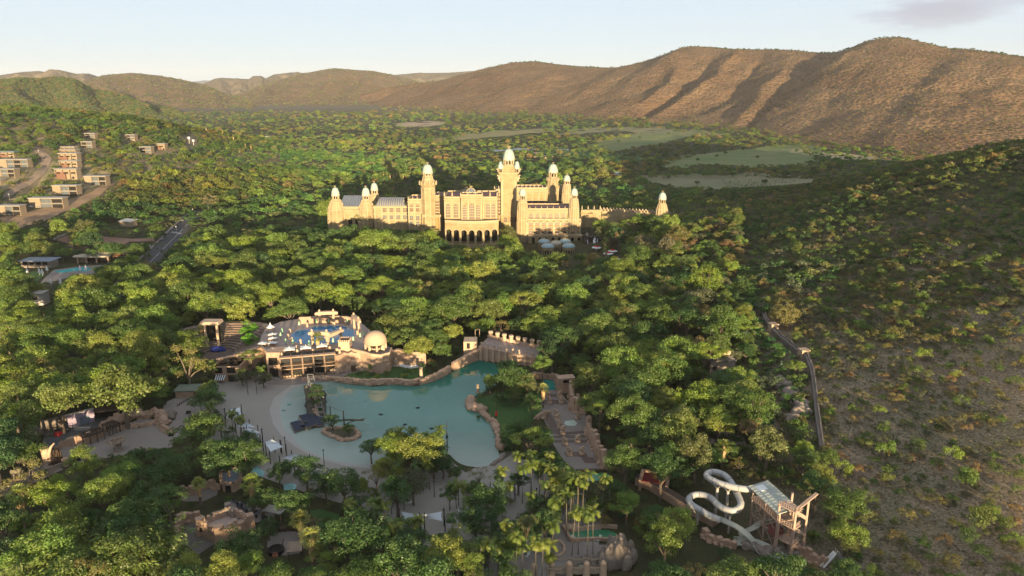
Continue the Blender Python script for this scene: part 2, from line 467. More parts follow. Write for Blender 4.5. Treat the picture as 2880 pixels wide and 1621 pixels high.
def hill(name, crest, Dc, foot, m, amp=0.0, skew=0, ns=260, nt=70, gull=9.0, seed=0, back=None, rough=4.0, gexp=1.0, gmap=None, Yf=None):
 """a hill from its skyline (photo px), skyline depth Dc(x px) and foot line (photo px); slope in front, slope behind"""
 cx = np.array([c[0] for c in crest], float); cy = np.array([c[1] for c in crest], float)
 fx = np.array([c[0] for c in foot], float); fy = np.array([c[1] for c in foot], float)
 s = np.linspace(cx[0], cx[-1], ns)
 C = np.array([PY(a, np.interp(a, cx, cy), Dc(a) if callable(Dc) else Dc) for a in s])
 Fp = np.array([P(a - skew, np.interp(a - skew, fx, fy), 9.0) if Yf is None else Vector((PY(a - skew, 290, Yf(a - skew)).x, Yf(a - skew), float(gz(0, Yf(a - skew))))) for a in s])
 Fp[:, 2] -= 6
 t = np.linspace(0, 1, nt)[:, None, None]
 prof = .5 * (1 - np.cos(np.pi * t)) * .55 + t * .45
 V = Fp[None] + (C - Fp)[None] * np.concatenate([t, t, prof], 2)
 env = (np.sin(np.pi * np.clip(t[:, :, 0], 0, 1)) ** .8)
 S = (s - cx[0])[None] + 0 * t[:, :, 0]; T = t[:, :, 0] + 0 * s[None]
 gs = S / (cx[-1] - cx[0]) * gull
 g = np.abs(np.modf(gs + .8 * fbm(S, T * 300, .006, 3, seed) + 7)[0] * 2 - 1) ** gexp
 gm = gmap(s)[None] if gmap else 1.0
 fade = np.clip((1 - T) / .12, 0, 1)
 dz = amp * gm * (g - .5) * env * fade + (rough * fbm(V[:, :, 0], V[:, :, 1], .006, 5, seed) + rough * .3 * fbm(V[:, :, 0], V[:, :, 1], .022, 3, seed + 5)) * (env + .15) * fade
 V[:, :, 2] += dz
 # the far side
 bk = back or 500.0
 nb = 14; tb = np.linspace(0, 1, nb + 1)[1:, None]
 B = np.repeat(C[None], nb, 0).copy()
 B[:, :, 1] += bk * tb; B[:, :, 2] = C[None, :, 2] * (1 - tb) ** 1.2 - 6 * tb
 A = np.concatenate([V, B], 0)
 o = tag(link(name, np_mesh(name, A.reshape(-1, 3), grid_faces(ns, nt + nb), [m], smooth=True)), kind='structure')
 HILLS.append((name, V))
 return o
brown = hill_mat("brown_grass", (.128, .075, .045), (.19, .125, .074), (.055, .048, .026), .48, .10)
brown2 = hill_mat("brown_green", (.145, .095, .055), (.21, .14, .082), (.07, .068, .036), .48, .09)
greenh = hill_mat("green_scrub", (.075, .085, .033), (.14, .13, .056), (.045, .060, .022), .6, .10)
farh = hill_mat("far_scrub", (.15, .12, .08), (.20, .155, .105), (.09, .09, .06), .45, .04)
hill("hills", [(1040, 262), (1130, 245), (1200, 232), (1280, 222), (1330, 205), (1380, 190), (1440, 176), (1510, 173), (1560, 180), (1620, 186), (1720, 191), (1780, 184), (1830, 168), (1880, 150), (1920, 135), (1940, 130), (2000, 132), (2060, 138), (2120, 139), (2200, 140), (2250, 143), (2290, 148), (2350, 148), (2400, 135), (2440, 118), (2480, 107), (2530, 104), (2560, 110), (2600, 120), (2680, 138), (2740, 140), (2800, 148), (2880, 160), (2980, 172), (3080, 215), (3200, 290), (3300, 360)],
 lambda a: np.interp(a, [1040, 1500, 2000, 2500, 2900, 3300], [4300, 3900, 3300, 2700, 2350, 2250]),
 [(500, 296), (940, 305), (1300, 331), (1500, 337), (1750, 350), (1950, 362), (2130, 385), (2300, 415), (2480, 440), (2700, 455), (3200, 470)], brown,
 amp=40, skew=330, ns=560, nt=110, gull=14.5, seed=3, rough=17, back=900, gexp=1.0, gmap=lambda s: np.interp(s, [1040, 1900, 2050, 2380, 2500, 2900], [.22, .3, 1.0, 1.0, .3, .15]))
hill("hills", [(640, 275), (700, 255), (760, 235), (830, 212), (900, 198), (940, 192), (1000, 197), (1050, 200), (1090, 208), (1150, 222), (1200, 236), (1300, 262)], 5600,
 [(560, 292), (700, 296), (1000, 304), (1300, 318)], brown2, amp=36, skew=60, gull=6, seed=5, rough=16, back=900, Yf=lambda a: 3700)
hill("hills", [(200, 245), (235, 228), (290, 212), (370, 205), (440, 212), (520, 226), (570, 237), (620, 258), (700, 284)], 4700,
 [(150, 292), (430, 292), (760, 296)], brown2, amp=22, skew=-20, gull=5, seed=8, rough=12, back=900, Yf=lambda a: 3300)
hill("hills", [(-260, 215), (-100, 224), (0, 224), (60, 224), (150, 216), (190, 222), (230, 240), (290, 262), (350, 280), (400, 300), (440, 318), (500, 334)], lambda a: np.interp(a, [-260, 150, 500], [2900, 3050, 3250]),
 [(-400, 352), (0, 350), (170, 338), (330, 338), (540, 341)], greenh, amp=46, skew=-120, gull=5.5, seed=12, rough=9, back=800, gexp=.8)
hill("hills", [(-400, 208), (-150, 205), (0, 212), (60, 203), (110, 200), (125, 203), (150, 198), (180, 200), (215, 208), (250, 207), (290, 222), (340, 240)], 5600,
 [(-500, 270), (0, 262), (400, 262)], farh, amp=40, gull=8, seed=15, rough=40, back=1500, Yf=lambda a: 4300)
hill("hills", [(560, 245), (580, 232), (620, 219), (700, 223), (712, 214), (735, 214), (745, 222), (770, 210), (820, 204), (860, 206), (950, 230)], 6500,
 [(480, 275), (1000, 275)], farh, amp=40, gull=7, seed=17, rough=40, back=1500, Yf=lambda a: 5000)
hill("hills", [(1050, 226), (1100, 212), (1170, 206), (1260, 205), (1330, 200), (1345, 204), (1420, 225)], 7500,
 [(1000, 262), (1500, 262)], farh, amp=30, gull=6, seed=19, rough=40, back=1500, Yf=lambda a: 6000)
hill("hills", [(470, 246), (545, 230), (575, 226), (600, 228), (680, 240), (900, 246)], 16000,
 [(400, 262), (1000, 262)], mat("haze_blue_hill", (.12, .13, .16), coords='Object', scale=.001), amp=0, seed=22, rough=50, back=3000, Yf=lambda a: 13000)  # distance haze is put into the blue-grey colour
# the ridge behind the camera, unseen, shaped so its shadow covers the near valley
RY = -640.0
rx = np.linspace(-2600, 2600, 261); rt = np.linspace(-1, 1, 41)
RX, RT = np.meshgrid(rx, rt)
def ridge_h(x):
 s = (290 - RY) / math.cos(SUN_AZ)
 base = -2.5 + s * math.tan(SUN_EL)
 return base + fbm(x, x * 0, .02, 3, 4) * 5 + fbm(x, x * 0, .12, 3, 9) * 3.5 - np.clip((np.abs(x - 130) - 520) / 500, 0, 1) * 60
RZ = ridge_h(RX) * np.cos(RT * math.pi / 2) ** 1.3 - 4
tag(link("hills", np_mesh("shadow_ridge", np.stack([RX.ravel(), (RY + RT * 330).ravel(), RZ.ravel()], 1), grid_faces(len(rx), len(rt)), [greenh], smooth=True)), kind='structure')
# ------------------------------------------------------------------ zoom windows of the photo the measurements were taken in
def zw(x0, y0, k): return lambda x, y: (x0 + x / k, y0 + y / k)
Z3, Z4, Z6, Z7 = zw(900, 400, 4.531), zw(1350, 400, 4.028), zw(550, 840, 3.626), zw(1050, 900, 3.296)
ZL, ZB, ZC, ZS = zw(0, 1050, 2.5395), zw(480, 1180, 3.288), zw(1100, 1180, 3.288), zw(1800, 1260, 4.016)
ZR, ZH, ZD = zw(1700, 820, 3.0214), zw(0, 350, 2.6367), zw(0, 0, 2576 / 2880)
def PZ(zf, pts, z=0.0): return [P(*zf(*p), z) for p in pts]
# ------------------------------------------------------------------ shared materials
sand = mat("beach_sand", (.25, .23, .205), .95, .05, .06, .15)
sand2 = mat("walkway_sand", (.225, .195, .175), .95, .08, .08, .15)
paving = mat("paving", (.20, .17, .155), .9, .1, .35, .1)
paving_dark = mat("paving_dark", (.11, .08, .068), .9, .1, .4)
asphalt = mat("asphalt", (.055, .055, .060), .9, .12, .15)
road_paint = mat("road_paint", (.36, .36, .34), .7, .05)
brickroad = mat("brick_road", (.21, .155, .115), .9, .12, .1)
lawn = mat("lawn", (.045, .095, .025), .95, .18, .15, .3)
lawn2 = mat("fairway_grass", (.085, .14, .035), .95, .0, .02, col2=(.17, .165, .07))
dryfield = mat("dry_fairway", (.19, .17, .095), .95, .0, .02, col2=(.13, .14, .065))
bunker = mat("bare_ground", (.33, .245, .16), .95, .15, .03)
redsoil = mat("red_soil", (.185, .115, .07), .95, .0, .09, .4, col2=(.26, .18, .115))
stone = mat("sandstone", (.30, .195, .135), .92, .0, .35, .5, col2=(.43, .30, .215), spec=.15)
stone_lt = mat("pale_sandstone", (.42, .30, .21), .92, .1, .4, .3, spec=.15)
stone_gr = mat("grey_rock", (.16, .13, .11), .95, .0, .5, .6, col2=(.26, .215, .18), spec=.1)
cream = mat("cream_plaster", (.225, .165, .085), .9, .0, .22, .2, col2=(.345, .27, .155), spec=.15)
cream2 = mat("pale_cream_trim", (.36, .285, .18), .9, .05, .3, spec=.15)
ochre = mat("ochre_plaster", (.33, .19, .08), .9, .08, .2, spec=.15)
dome_rib = mat("dome_rib", (.43, .40, .33), .7, .05)
dome_teal = mat("dome_teal_tiles", (.24, .35, .33), .45, .12, .6)
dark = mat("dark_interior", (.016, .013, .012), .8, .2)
glass = mat("window_glass", (.10, .11, .12), .15, .2, .3, spec=.5)
glass_roof = mat("roof_glazing", (.11, .12, .15), .22, .15, .2, spec=.5)
glass_blue = mat("dome_glazing", (.07, .11, .16), .2, .15, .3, spec=.5)
maroon = mat("maroon_roof", (.16, .085, .075), .85, .1, .3)
white = mat("white_paint", (.62, .62, .60), .6, .03)
canvas = mat("sail_canvas", (.46, .50, .54), .7, .04, .1)
black = mat("black_paint", (.018, .018, .02), .6, .1)
steel_dark = mat("dark_steel", (.035, .04, .05), .5, .15)
wood = mat("dark_wood", (.085, .06, .042), .85, .2, .6)
wood_lt = mat("weathered_wood", (.28, .21, .15), .85, .15, .6)
thatch = mat("thatch", (.20, .155, .105), .95, .2, 1.0, .6)
bark = mat("bark", (.13, .10, .075), .95, .25, .8)
palm_bark = mat("palm_bark", (.13, .105, .08), .95, .2, .8)
skirt_m = mat("palm_skirt", (.46, .31, .16), .95, .25, 1.0)
green_cloth = mat("green_canvas", (.30, .52, .30), .7, .08)
red_cloth = mat("red_canvas", (.50, .035, .03), .7, .1)
blue_cloth = mat("blue_tarpaulin", (.02, .035, .20), .6, .2, .6)
lilac = mat("lilac_plaster", (.33, .26, .34), .9, .1, .3)
slate_roof = mat("blue_grey_roof", (.16, .19, .24), .6, .12, .3)
zinc = mat("pale_grey_roof", (.27, .25, .22), .6, .1, .15)
brick = mat("red_brick", (.16, .085, .058), .9, .15, .5)
house_wall = mat("house_plaster", (.24, .185, .128), .9, .08, .3)
tube_mat = mat("slide_fibreglass", (.36, .35, .335), .35, .05, .15, spec=.4)
flume_mat = mat("flume_fibreglass", (.42, .42, .35), .4, .05, .2, spec=.4)
rust = mat("salmon_steel", (.36, .25, .19), .7, .12, .4)
concrete = mat("concrete", (.36, .33, .30), .9, .1, .3)
def water_mat(name, shallow, deep, attr=None, alpha=(.35, .97), rough=.04):
 m = bpy.data.materials.new(name); m.use_nodes = True
 nt = m.node_tree; N = nt.nodes; L = nt.links; b = N["Principled BSDF"]
 b.inputs['Roughness'].default_value = rough; b.inputs['Specular IOR Level'].default_value = .5
 b.inputs['IOR'].default_value = 1.33
 tc = N.new('ShaderNodeTexCoord')
 if attr:
  a = N.new('ShaderNodeAttribute'); a.attribute_name = attr
  rp = N.new('ShaderNodeValToRGB'); rp.color_ramp.elements[0].color = (*shallow, 1); rp.color_ramp.elements[1].color = (*deep, 1)
  L.new(a.outputs['Fac'], rp.inputs['Fac']); L.new(rp.outputs[0], b.inputs['Base Color'])
  mr = N.new('ShaderNodeMapRange'); mr.inputs['From Max'].default_value = .55; mr.inputs['To Min'].default_value = alpha[0]; mr.inputs['To Max'].default_value = alpha[1]
  L.new(a.outputs['Fac'], mr.inputs['Value']); L.new(mr.outputs[0], b.inputs['Alpha'])
 else:
  b.inputs['Base Color'].default_value = (*deep, 1)
 n = N.new('ShaderNodeTexNoise'); n.inputs['Scale'].default_value = .6; n.inputs['Detail'].default_value = 3
 L.new(tc.outputs['Object'], n.inputs['Vector'])
 bp = N.new('ShaderNodeBump'); bp.inputs['Strength'].default_value = .035; bp.inputs['Distance'].default_value = .12
 L.new(n.outputs['Fac'], bp.inputs['Height']); L.new(bp.outputs[0], b.inputs['Normal'])
 MATS[name] = m
 return m
# ------------------------------------------------------------------ wave pool, beach, walkways
wave_px = [Z6(*p) for p in [(1290, 852), (1180, 862), (1080, 884), (985, 925), (925, 975), (885, 1040), (862, 1110), (858, 1180), (880, 1260), (930, 1350), (1000, 1420)]] + \
 [ZB(*p) for p in [(1190, 245), (1330, 318), (1480, 368), (1640, 405), (1800, 425), (1980, 425), (2150, 390)]] + \
 [Z7(*p) for p in [(560, 1200), (690, 1240), (740, 1285), (790, 1325), (850, 1350), (930, 1364), (1010, 1362), (1080, 1345), (1130, 1315), (1165, 1270), (1160, 1215), (1150, 1160), (1140, 1100), (1125, 1010), (1090, 950), (1045, 925), (1000, 890), (985, 850), (920, 840), (885, 810), (885, 765), (905, 725), (990, 690), (1060, 650), (1140, 600), (1200, 520), (1200, 430), (1130, 412), (1060, 395), (975, 378), (900, 410), (820, 445), (740, 482), (670, 525), (600, 560), (500, 592), (440, 608), (400, 618), (340, 615), (270, 606), (200, 605), (110, 612), (0, 622)]] + \
 [Z6(*p) for p in [(1740, 892), (1640, 885), (1560, 878), (1480, 864), (1400, 852)]]
wave = smooth_line([P(*q) for q in wave_px], 3, True)
wxy = [(p.x, p.y) for p in wave]
bm_ = bmesh.new(); f_ = bm_.faces.new([bm_.verts.new((p.x, p.y, 0)) for p in wave]); bm_.normal_update()
if f_.normal.z < 0: f_.normal_flip()
bmesh.ops.triangulate(bm_, faces=bm_.faces[:])
for _ in range(6):
 es_ = [e for e in bm_.edges if e.calc_length() > 3.0]
 if not es_: break
 bmesh.ops.subdivide_edges(bm_, edges=es_, cuts=1); bmesh.ops.triangulate(bm_, faces=[q for q in bm_.faces if len(q.verts) > 3])
me = bpy.data.meshes.new("wave_pool_water"); bm_.to_mesh(me); bm_.free()
co = np.array([v.co[:] for v in me.vertices])
# depth: shelving from the beach on the left and from the small bay, deep at the wave wall
bl = [P(*Z6(*p)) for p in [(1290, 852), (1080, 884), (925, 975), (862, 1110), (880, 1260), (1000, 1420)]] + [P(*ZB(*p)) for p in [(1330, 318), (1640, 405), (1980, 425)]] + [P(*Z7(*p)) for p in [(740, 1285), (850, 1350), (1010, 1362), (1130, 1315)]]
dist = np.full(len(co), 1e9)
for a, b in zip(bl[:-1], bl[1:]):
 if (b - a).length > 30: continue
 d = np.array([b.x - a.x, b.y - a.y]); l2 = (d ** 2).sum()
 tt = np.clip(((co[:, :2] - np.array([a.x, a.y])) @ d) / l2, 0, 1)
 dist = np.minimum(dist, np.hypot(co[:, 0] - a.x - tt * d[0], co[:, 1] - a.y - tt * d[1]))
corner = P(*Z7(975, 400)); dc = np.hypot(co[:, 0] - corner.x, co[:, 1] - corner.y)
depth = np.clip(dist / 62, 0, 1) ** .75 * .48 + np.clip(1 - dc / 88, 0, 1) * .7
at = me.attributes.new('depth', 'FLOAT', 'POINT'); at.data.foreach_set('value', np.clip(depth, 0, 1).astype(np.float32))
me.vertices.foreach_set('co', (co + np.array([0, 0, .10])).astype(np.float32).ravel())
me.materials.append(water_mat("wave_pool_water", (.16, .30, .255), (.006, .115, .082), 'depth', (.22, .97), .025))
tag(link("wave_pool_water", me), kind='structure')
drape("wave_pool_floor", wxy, mat("pool_floor", (.40, .42, .39), .9, .05, .1), .055, flat=0.0)
beach_px = [Z6(*p) for p in [(700, 800), (1000, 800), (1500, 780), (1560, 870), (1290, 840), (1000, 900), (900, 1000), (860, 1130), (900, 1290), (1060, 1430)]] + [ZB(*p) for p in [(1250, 310), (1640, 420), (2000, 470), (2200, 560), (2500, 900), (2500, 1090)]] + [ZC(*p) for p in [(620, 1010), (900, 900), (1300, 800), (1500, 700), (1560, 480), (1200, 300), (1090, 300)]] + [Z7(*p) for p in [(1250, 1240), (1160, 1290), (1090, 1340), (930, 1368), (790, 1330), (700, 1260)]]
walk1 = drape("beach", PZ(zw(0, 0, 1), [(560, 1090), (690, 1040), (800, 1062), (960, 1050), (985, 1085), (905, 1095), (1100, 1330), (1260, 1290), (1310, 1330), (1420, 1270), (1450, 1270), (1560, 1350), (1700, 1420), (1680, 1560), (1560, 1640), (1340, 1640), (1230, 1560), (1050, 1440), (900, 1400), (700, 1330), (560, 1230), (430, 1240), (470, 1130)]), sand, .03, flat=0.0)
drape("wet_sand", PZ(zw(0, 0, 1), [(906, 1074), (826, 1080), (771, 1119), (758, 1152), (768, 1193), (792, 1226), (828, 1256), (880, 1286), (967, 1310), (1040, 1318), (1090, 1306), (1200, 1260), (1000, 1220), (900, 1180), (880, 1120)]), mat("wet_sand", (.30, .285, .26), .6, .05, .1), .045, flat=0.0)
drape("promenade", PZ(zw(0, 0, 1), [(700, 1050), (790, 1072), (890, 1060), (950, 1050), (1000, 1040), (1060, 1030), (1060, 1060), (975, 1066), (935, 1072), (900, 1078), (800, 1085), (690, 1075)]), paving, .065, flat=0.0)
drape("courtyard", PZ(ZL, [(740, 400), (860, 380), (1000, 330), (1120, 330), (1240, 440), (1230, 530), (1000, 560), (800, 600), (560, 640), (430, 600), (430, 500), (560, 520)]), sand2, .08, flat=0.0)
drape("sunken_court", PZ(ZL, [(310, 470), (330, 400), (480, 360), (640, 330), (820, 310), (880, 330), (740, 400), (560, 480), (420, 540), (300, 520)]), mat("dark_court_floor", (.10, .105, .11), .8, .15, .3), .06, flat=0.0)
drape("walkway", PZ(ZL, [(1170, 230), (1340, 180), (1420, 260), (1320, 380), (1240, 440), (1150, 330)]), sand2, .055, flat=0.0)
# stepped avenue to the right of the pool
ave_px = [Z7(*p) for p in [(1570, 650), (1720, 650), (1790, 740), (1850, 800), (1960, 870), (1990, 1000), (2080, 1160), (2150, 1400), (1880, 1400), (1780, 1330), (1650, 1130), (1600, 960), (1540, 860), (1550, 730)]]
ave_w = [P(*q) for q in ave_px]
drape("avenue", ave_w, paving, .05, flat=0.0)
for quad in ([(1560, 690), (1735, 690), (1760, 716), (1560, 716)], [(1556, 742), (1775, 742), (1812, 784), (1550, 784)], [(1590, 870), (1640, 870), (1720, 1005), (1650, 1010), (1600, 950)], [(1640, 1012), (1720, 1010), (1745, 1045), (1990, 1028), (1985, 1052), (1730, 1072), (1650, 1052)], [(1668, 1075), (2010, 1066), (2022, 1100), (1668, 1100)], [(1672, 1112), (2030, 1110), (2042, 1142), (1690, 1142)], [(1766, 1228), (1955, 1222), (1995, 1275), (2040, 1275), (2080, 1330), (1960, 1330), (1920, 1270), (1790, 1266)]):
 drape("paving_band", PZ(Z7, quad), paving_dark, .062, flat=0.0)
drape("reflecting_pool", PZ(Z7, [(1780, 940), (1860, 928), (1890, 960), (1870, 985), (1790, 980), (1770, 960)]), mat("pale_pool", (.34, .40, .34), .3, .1, .3), .075, flat=0.0)
drape("pool_water", PZ(Z7, [(1575, 556), (1690, 560), (1705, 620), (1690, 650), (1575, 650)]), water_mat("deep_teal_water", (0, 0, 0), (.03, .20, .17)), .12, flat=0.0)
drape("pool_water", PZ(ZC, [(1790, 505), (1975, 498), (2020, 520), (2010, 560), (1830, 575)]), water_mat("green_water", (0, 0, 0), (.05, .19, .10)), .10, flat=0.0)
drape("pool_water", PZ(ZC, [(1640, 1055), (1800, 1030), (2000, 1022), (2090, 1060), (2060, 1110), (1850, 1100), (1720, 1110)]), MATS["green_water"], .11, flat=0.0)
drape("pool_water", PZ(ZC, [(1660, 1345), (1740, 1318), (1830, 1310), (1890, 1330), (1900, 1380), (1660, 1390)]), mat("milky_pool", (.30, .38, .33), .2, .08, .3, spec=.5), .12, flat=0.0)
drape("pool_water", PZ(ZB, [(740, 450), (800, 440), (870, 490), (860, 530), (740, 520)]), mat("pale_turquoise", (.20, .40, .40), .15, .1, .3, spec=.5), .10, flat=0.0)
drape("pool_water", PZ(ZB, [(1040, 610), (1110, 590), (1170, 610), (1150, 650), (1050, 660)]), MATS["pale_turquoise"], .10, flat=0.0)
drape("lawn", PZ(Z7, [(905, 725), (1000, 720), (1150, 680), (1400, 640), (1560, 700), (1540, 900), (1440, 960), (1330, 1060), (1250, 1230), (1160, 1215), (1140, 1100), (1090, 950), (1000, 890), (985, 850)]), lawn, .05, flat=0.0)
drape("lawn", PZ(ZB, [(1290, 850), (1380, 830), (1560, 880), (1560, 960), (1350, 1020)]), lawn, .07, flat=0.0)
drape("plaza", PZ(ZB, [(900, 1100), (960, 1050), (1060, 1030), (1160, 1040), (1220, 1090), (1240, 1180), (1190, 1240), (1060, 1260), (930, 1240), (890, 1170)]), sand2, .05, flat=0.0)
drape("walkway", PZ(ZC, [(1560, 900), (1620, 900), (1640, 1000), (1680, 1110), (1800, 1160), (2020, 1160), (2060, 1220), (1900, 1300), (1700, 1330), (1400, 1330), (1330, 1450), (1080, 1450), (1200, 1320), (1480, 1180), (1560, 1060)]), sand2, .055, flat=0.0)
drape("walkway", PZ(ZR, [(860, 1330), (1000, 1340), (1100, 1260), (1180, 1290), (1200, 1350), (1280, 1370), (1380, 1400), (1390, 1450), (1240, 1400), (1140, 1340), (1000, 1370)]), sand2, .35)
drape("terrace_floor", PZ(ZB, [(500, 770), (560, 740), (760, 800), (960, 880), (960, 930), (760, 960), (640, 900)]), paving, .06, flat=0.0)
drape("yard_floor", PZ(ZB, [(90, 960), (270, 960), (330, 1060), (420, 1150), (330, 1200), (240, 1260), (70, 1060)]), mat("yard_floor", (.13, .115, .105), .95, .12, .4), .05, flat=0.0)
drape("yard_floor", PZ(ZB, [(90, 700), (300, 640), (440, 650), (430, 700), (300, 760), (110, 760)]), paving, .05, flat=0.0)
# roads on the left
main_road = [PG(*ZH(*p)) for p in [(1500, 640), (1420, 700), (1340, 780), (1240, 880), (1150, 970), (1060, 1060), (960, 1170), (880, 1260), (790, 1370), (600, 1600), (420, 1800), (250, 2000)]]
main_line = smooth_line(main_road, 4)
MAINROAD = ribbon_poly(main_line, 13.0)
drape("road", MAINROAD, asphalt, .10)
drape("pavement", ribbon_poly([p + Vector((-8.2, -1.5, 0)) for p in main_line], 2.2), paving, .16)
drape("road_marking", ribbon_poly([p + Vector((1.6, .3, 0)) for p in main_line[:30]], .35), road_paint, .14)
a_, b_ = PG(*ZH(1270, 800)), PG(*ZH(1345, 812))
for k in range(8):
 c_ = a_.lerp(b_, (k + .5) / 8)
 drape("crosswalk_stripe", [(c_.x - .35, c_.y - 2), (c_.x + .35, c_.y - 2), (c_.x + .35, c_.y + 2), (c_.x - .35, c_.y + 2)], road_paint, .15)
hill_road = smooth_line([PG(*ZH(*p)) for p in [(-120, 620), (0, 545), (110, 490), (210, 430), (290, 370), (330, 310), (345, 255), (310, 215), (255, 185), (290, 150), (340, 140)]], 4)
HILLROAD = ribbon_poly(hill_road, 9.5)
drape("road", HILLROAD, brickroad, .45, L=7)
for poly in ([(260, 290), (170, 400), (90, 470), (0, 500), (-60, 520), (-60, 380), (160, 300)], [(300, 420), (200, 520), (60, 560), (180, 580), (420, 530), (640, 480), (800, 430), (860, 400), (780, 330), (620, 280), (400, 270), (340, 330)]):
 drape("bare_slope", [PG(*ZH(*p)) for p in poly], mat("dry_slope", (.17, .15, .075), .95, .0, .06, .4, col2=(.29, .22, .135)), .22, L=8)
drape("bare_slope", [PG(*ZH(*p)) for p in [(0, 690), (170, 660), (330, 620), (520, 560), (690, 500), (800, 440), (860, 440), (700, 560), (520, 640), (300, 730), (120, 780), (0, 740)]], redsoil, .32, L=8)
drape("parking", [PG(*ZH(*p)) for p in [(420, 860), (520, 815), (720, 830), (980, 850), (1140, 845), (1150, 870), (960, 870), (880, 920), (700, 890), (560, 900)]], mat("red_paving", (.24, .14, .10), .9, .12, .1), .12)
drape("driveway", [PG(*ZH(*p)) for p in [(860, 1000), (920, 950), (940, 960), (880, 1030), (840, 1050)]], concrete, .14)
drape("lawn", [PG(*ZH(*p)) for p in [(190, 1110), (260, 1090), (330, 1110), (300, 1150), (240, 1190), (170, 1210)]], lawn, .1)
drape("pool_water", [PG(*ZH(*p)) for p in [(400, 1090), (470, 1080), (560, 1065), (640, 1060), (675, 1075), (650, 1092), (560, 1090), (440, 1105)]], water_mat("turquoise_water", (0, 0, 0), (.06, .36, .40)), .14)
drape("terrace_floor", [PG(*ZH(*p)) for p in [(330, 1140), (400, 1080), (640, 1050), (820, 1040), (700, 1110), (560, 1120), (430, 1160), (300, 1180)]], paving, .08)
drape("verge", [PG(*p) for p in [(-20, 1160), (60, 1150), (115, 1120), (60, 1210), (-20, 1260)]], lawn, .06)
drape("road", ribbon_poly([PG(*p) for p in [(-60, 1235), (20, 1200), (80, 1155), (120, 1125)]], 6), asphalt, .09)
# golf course
for poly, m_ in (([(1790, 500), (1850, 494), (2010, 492), (2170, 490), (2300, 497), (2330, 512), (2200, 530), (2050, 536), (1900, 525)], dryfield),
    ([(1850, 466), (1920, 440), (2050, 425), (2180, 412), (2290, 404), (2310, 428), (2300, 455), (2200, 470), (2090, 472), (1990, 462), (1900, 475)], lawn2),
    ([(1660, 410), (1760, 385), (1860, 373), (1960, 372), (1950, 385), (1880, 400), (1780, 420), (1700, 430)], lawn2),
    ([(1670, 398), (1760, 378), (1850, 358), (1880, 362), (1800, 382), (1720, 402)], dryfield),
    ([(1560, 380), (1640, 364), (1800, 360), (1960, 366), (2030, 376), (2020, 384), (1900, 378), (1760, 370), (1640, 378)], dryfield),
    ([(1200, 396), (1300, 378), (1420, 368), (1540, 362), (1560, 370), (1420, 384), (1290, 396), (1220, 404)], mat("pale_field", (.20, .18, .08), .95, .15, .02)),
    ([(1110, 350), (1180, 342), (1250, 343), (1230, 354), (1140, 358)], bunker),
    ([(2200, 420), (2330, 428), (2430, 440), (2540, 446), (2530, 452), (2400, 450), (2260, 436)], mat("sandy_track", (.36, .29, .17), .95, .1, .02)),
    ([(1500, 418), (1590, 424), (1700, 432), (1820, 440), (1800, 452), (1660, 450), (1540, 436)], lawn)):
 g_ = smooth_line([PG(*p) for p in poly], 5, True); drape("fairway", [p + Vector((rnd.uniform(-9, 9), rnd.uniform(-16, 16), 0)) for p in g_], m_, .7, L=18)
drape("river", [PG(*p) for p in [(1380, 422), (1480, 417), (1600, 420), (1600, 426), (1480, 423), (1390, 428)]], mat("dusky_water", (.05, .07, .06), .2, .1), .3, L=25)
# ------------------------------------------------------------------ the palace
pal = empty("palace", (0, 600, 0), 0, "sprawling cream stone palace hotel with ribbed domed towers rising above the forest", "palace")
pal.location = (0, 0, 0)
def XP(px, Y, py=600): return PY(px, py, Y).x
def ZP(py, Y): return PY(1440, py, Y).z
def SP(npx, Y): return npx * Y / 2056.0 / 1.0          # photo px to metres at that depth (close enough)
def stone_box(name, x0, x1, ytop, ybot, Y, dep, m=None, parent=None, cornice=True, parapet=True):
 """a block of the building by its photo outline at depth Y"""
 X0, X1, zt = XP(x0, Y, ytop), XP(x1, Y, ytop), ZP(ytop, Y)
 zb = ZP(ybot, Y) if ybot is not None else float(gz((X0 + X1) / 2, Y)) - 2
 b = MB(); cx = (X0 + X1) / 2; w = X1 - X0
 b.box(cx, Y + dep / 2, zb, w, dep, zt - zb)
 if cornice:
  b.box(cx, Y + dep / 2, zt - 1.5, w + 1.0, dep + 1.0, .5, mi=1)
  if parapet:
   for sx in (-1, 1): b.box(cx + sx * (w / 2 - .15), Y + dep / 2, zt, .5, dep - .6, 1.0, mi=1)
   b.box(cx, Y + .2, zt, w, .5, 1.0, mi=1); b.box(cx, Y + dep - .2, zt, w, .5, 1.0, mi=1)
   b.box(cx, Y + dep / 2, zt + .02, w - .8, dep - .8, .1, mi=2)
 return b.build(name, [m or cream, cream2, maroon], parent or pal)
# domes, lanterns, towers
def dome_mesh(b, cx, cy, z0, z1, r, n=24, mr=0, mp=1, mt=2, sharp=1.0):
 K = 9; prof = [(r * 1.0, z0 - .06 * (z1 - z0)), (r * 1.06, z0)]
 for k in range(1, K + 1):
  t = k / K
  prof.append((max(.02, r * 1.06 * math.cos(t * math.pi / 2) ** (.72 * sharp)), z0 + (z1 - z0) * math.sin(t * math.pi / 2) ** 1.25))
 for j in range(len(prof) - 1):
  for i in range(n):
   rib = i % 3 == 0
   k = 1.04 if rib else 1.0
   vs = []
   for (jj, ii) in ((j, i), (j, i + 1), (j + 1, i + 1), (j + 1, i)):
    a = 2 * math.pi * ii / n + .07; rr, zz = prof[jj]
    vs.append((cx + rr * k * math.cos(a), cy + rr * k * math.sin(a), zz))
   b.add(vs, [(0, 1, 2, 3)], mr if rib or j < 2 else mp)
 # scalloped lower rim
 for i in range(n // 3):
  a = 2 * math.pi * (i + .5) / (n // 3) + .07
  b.box(cx + r * 1.0 * math.cos(a), cy + r * 1.0 * math.sin(a), z0 - .16 * (z1 - z0), r * .45, .3, .18 * (z1 - z0), a + math.pi / 2, mr)
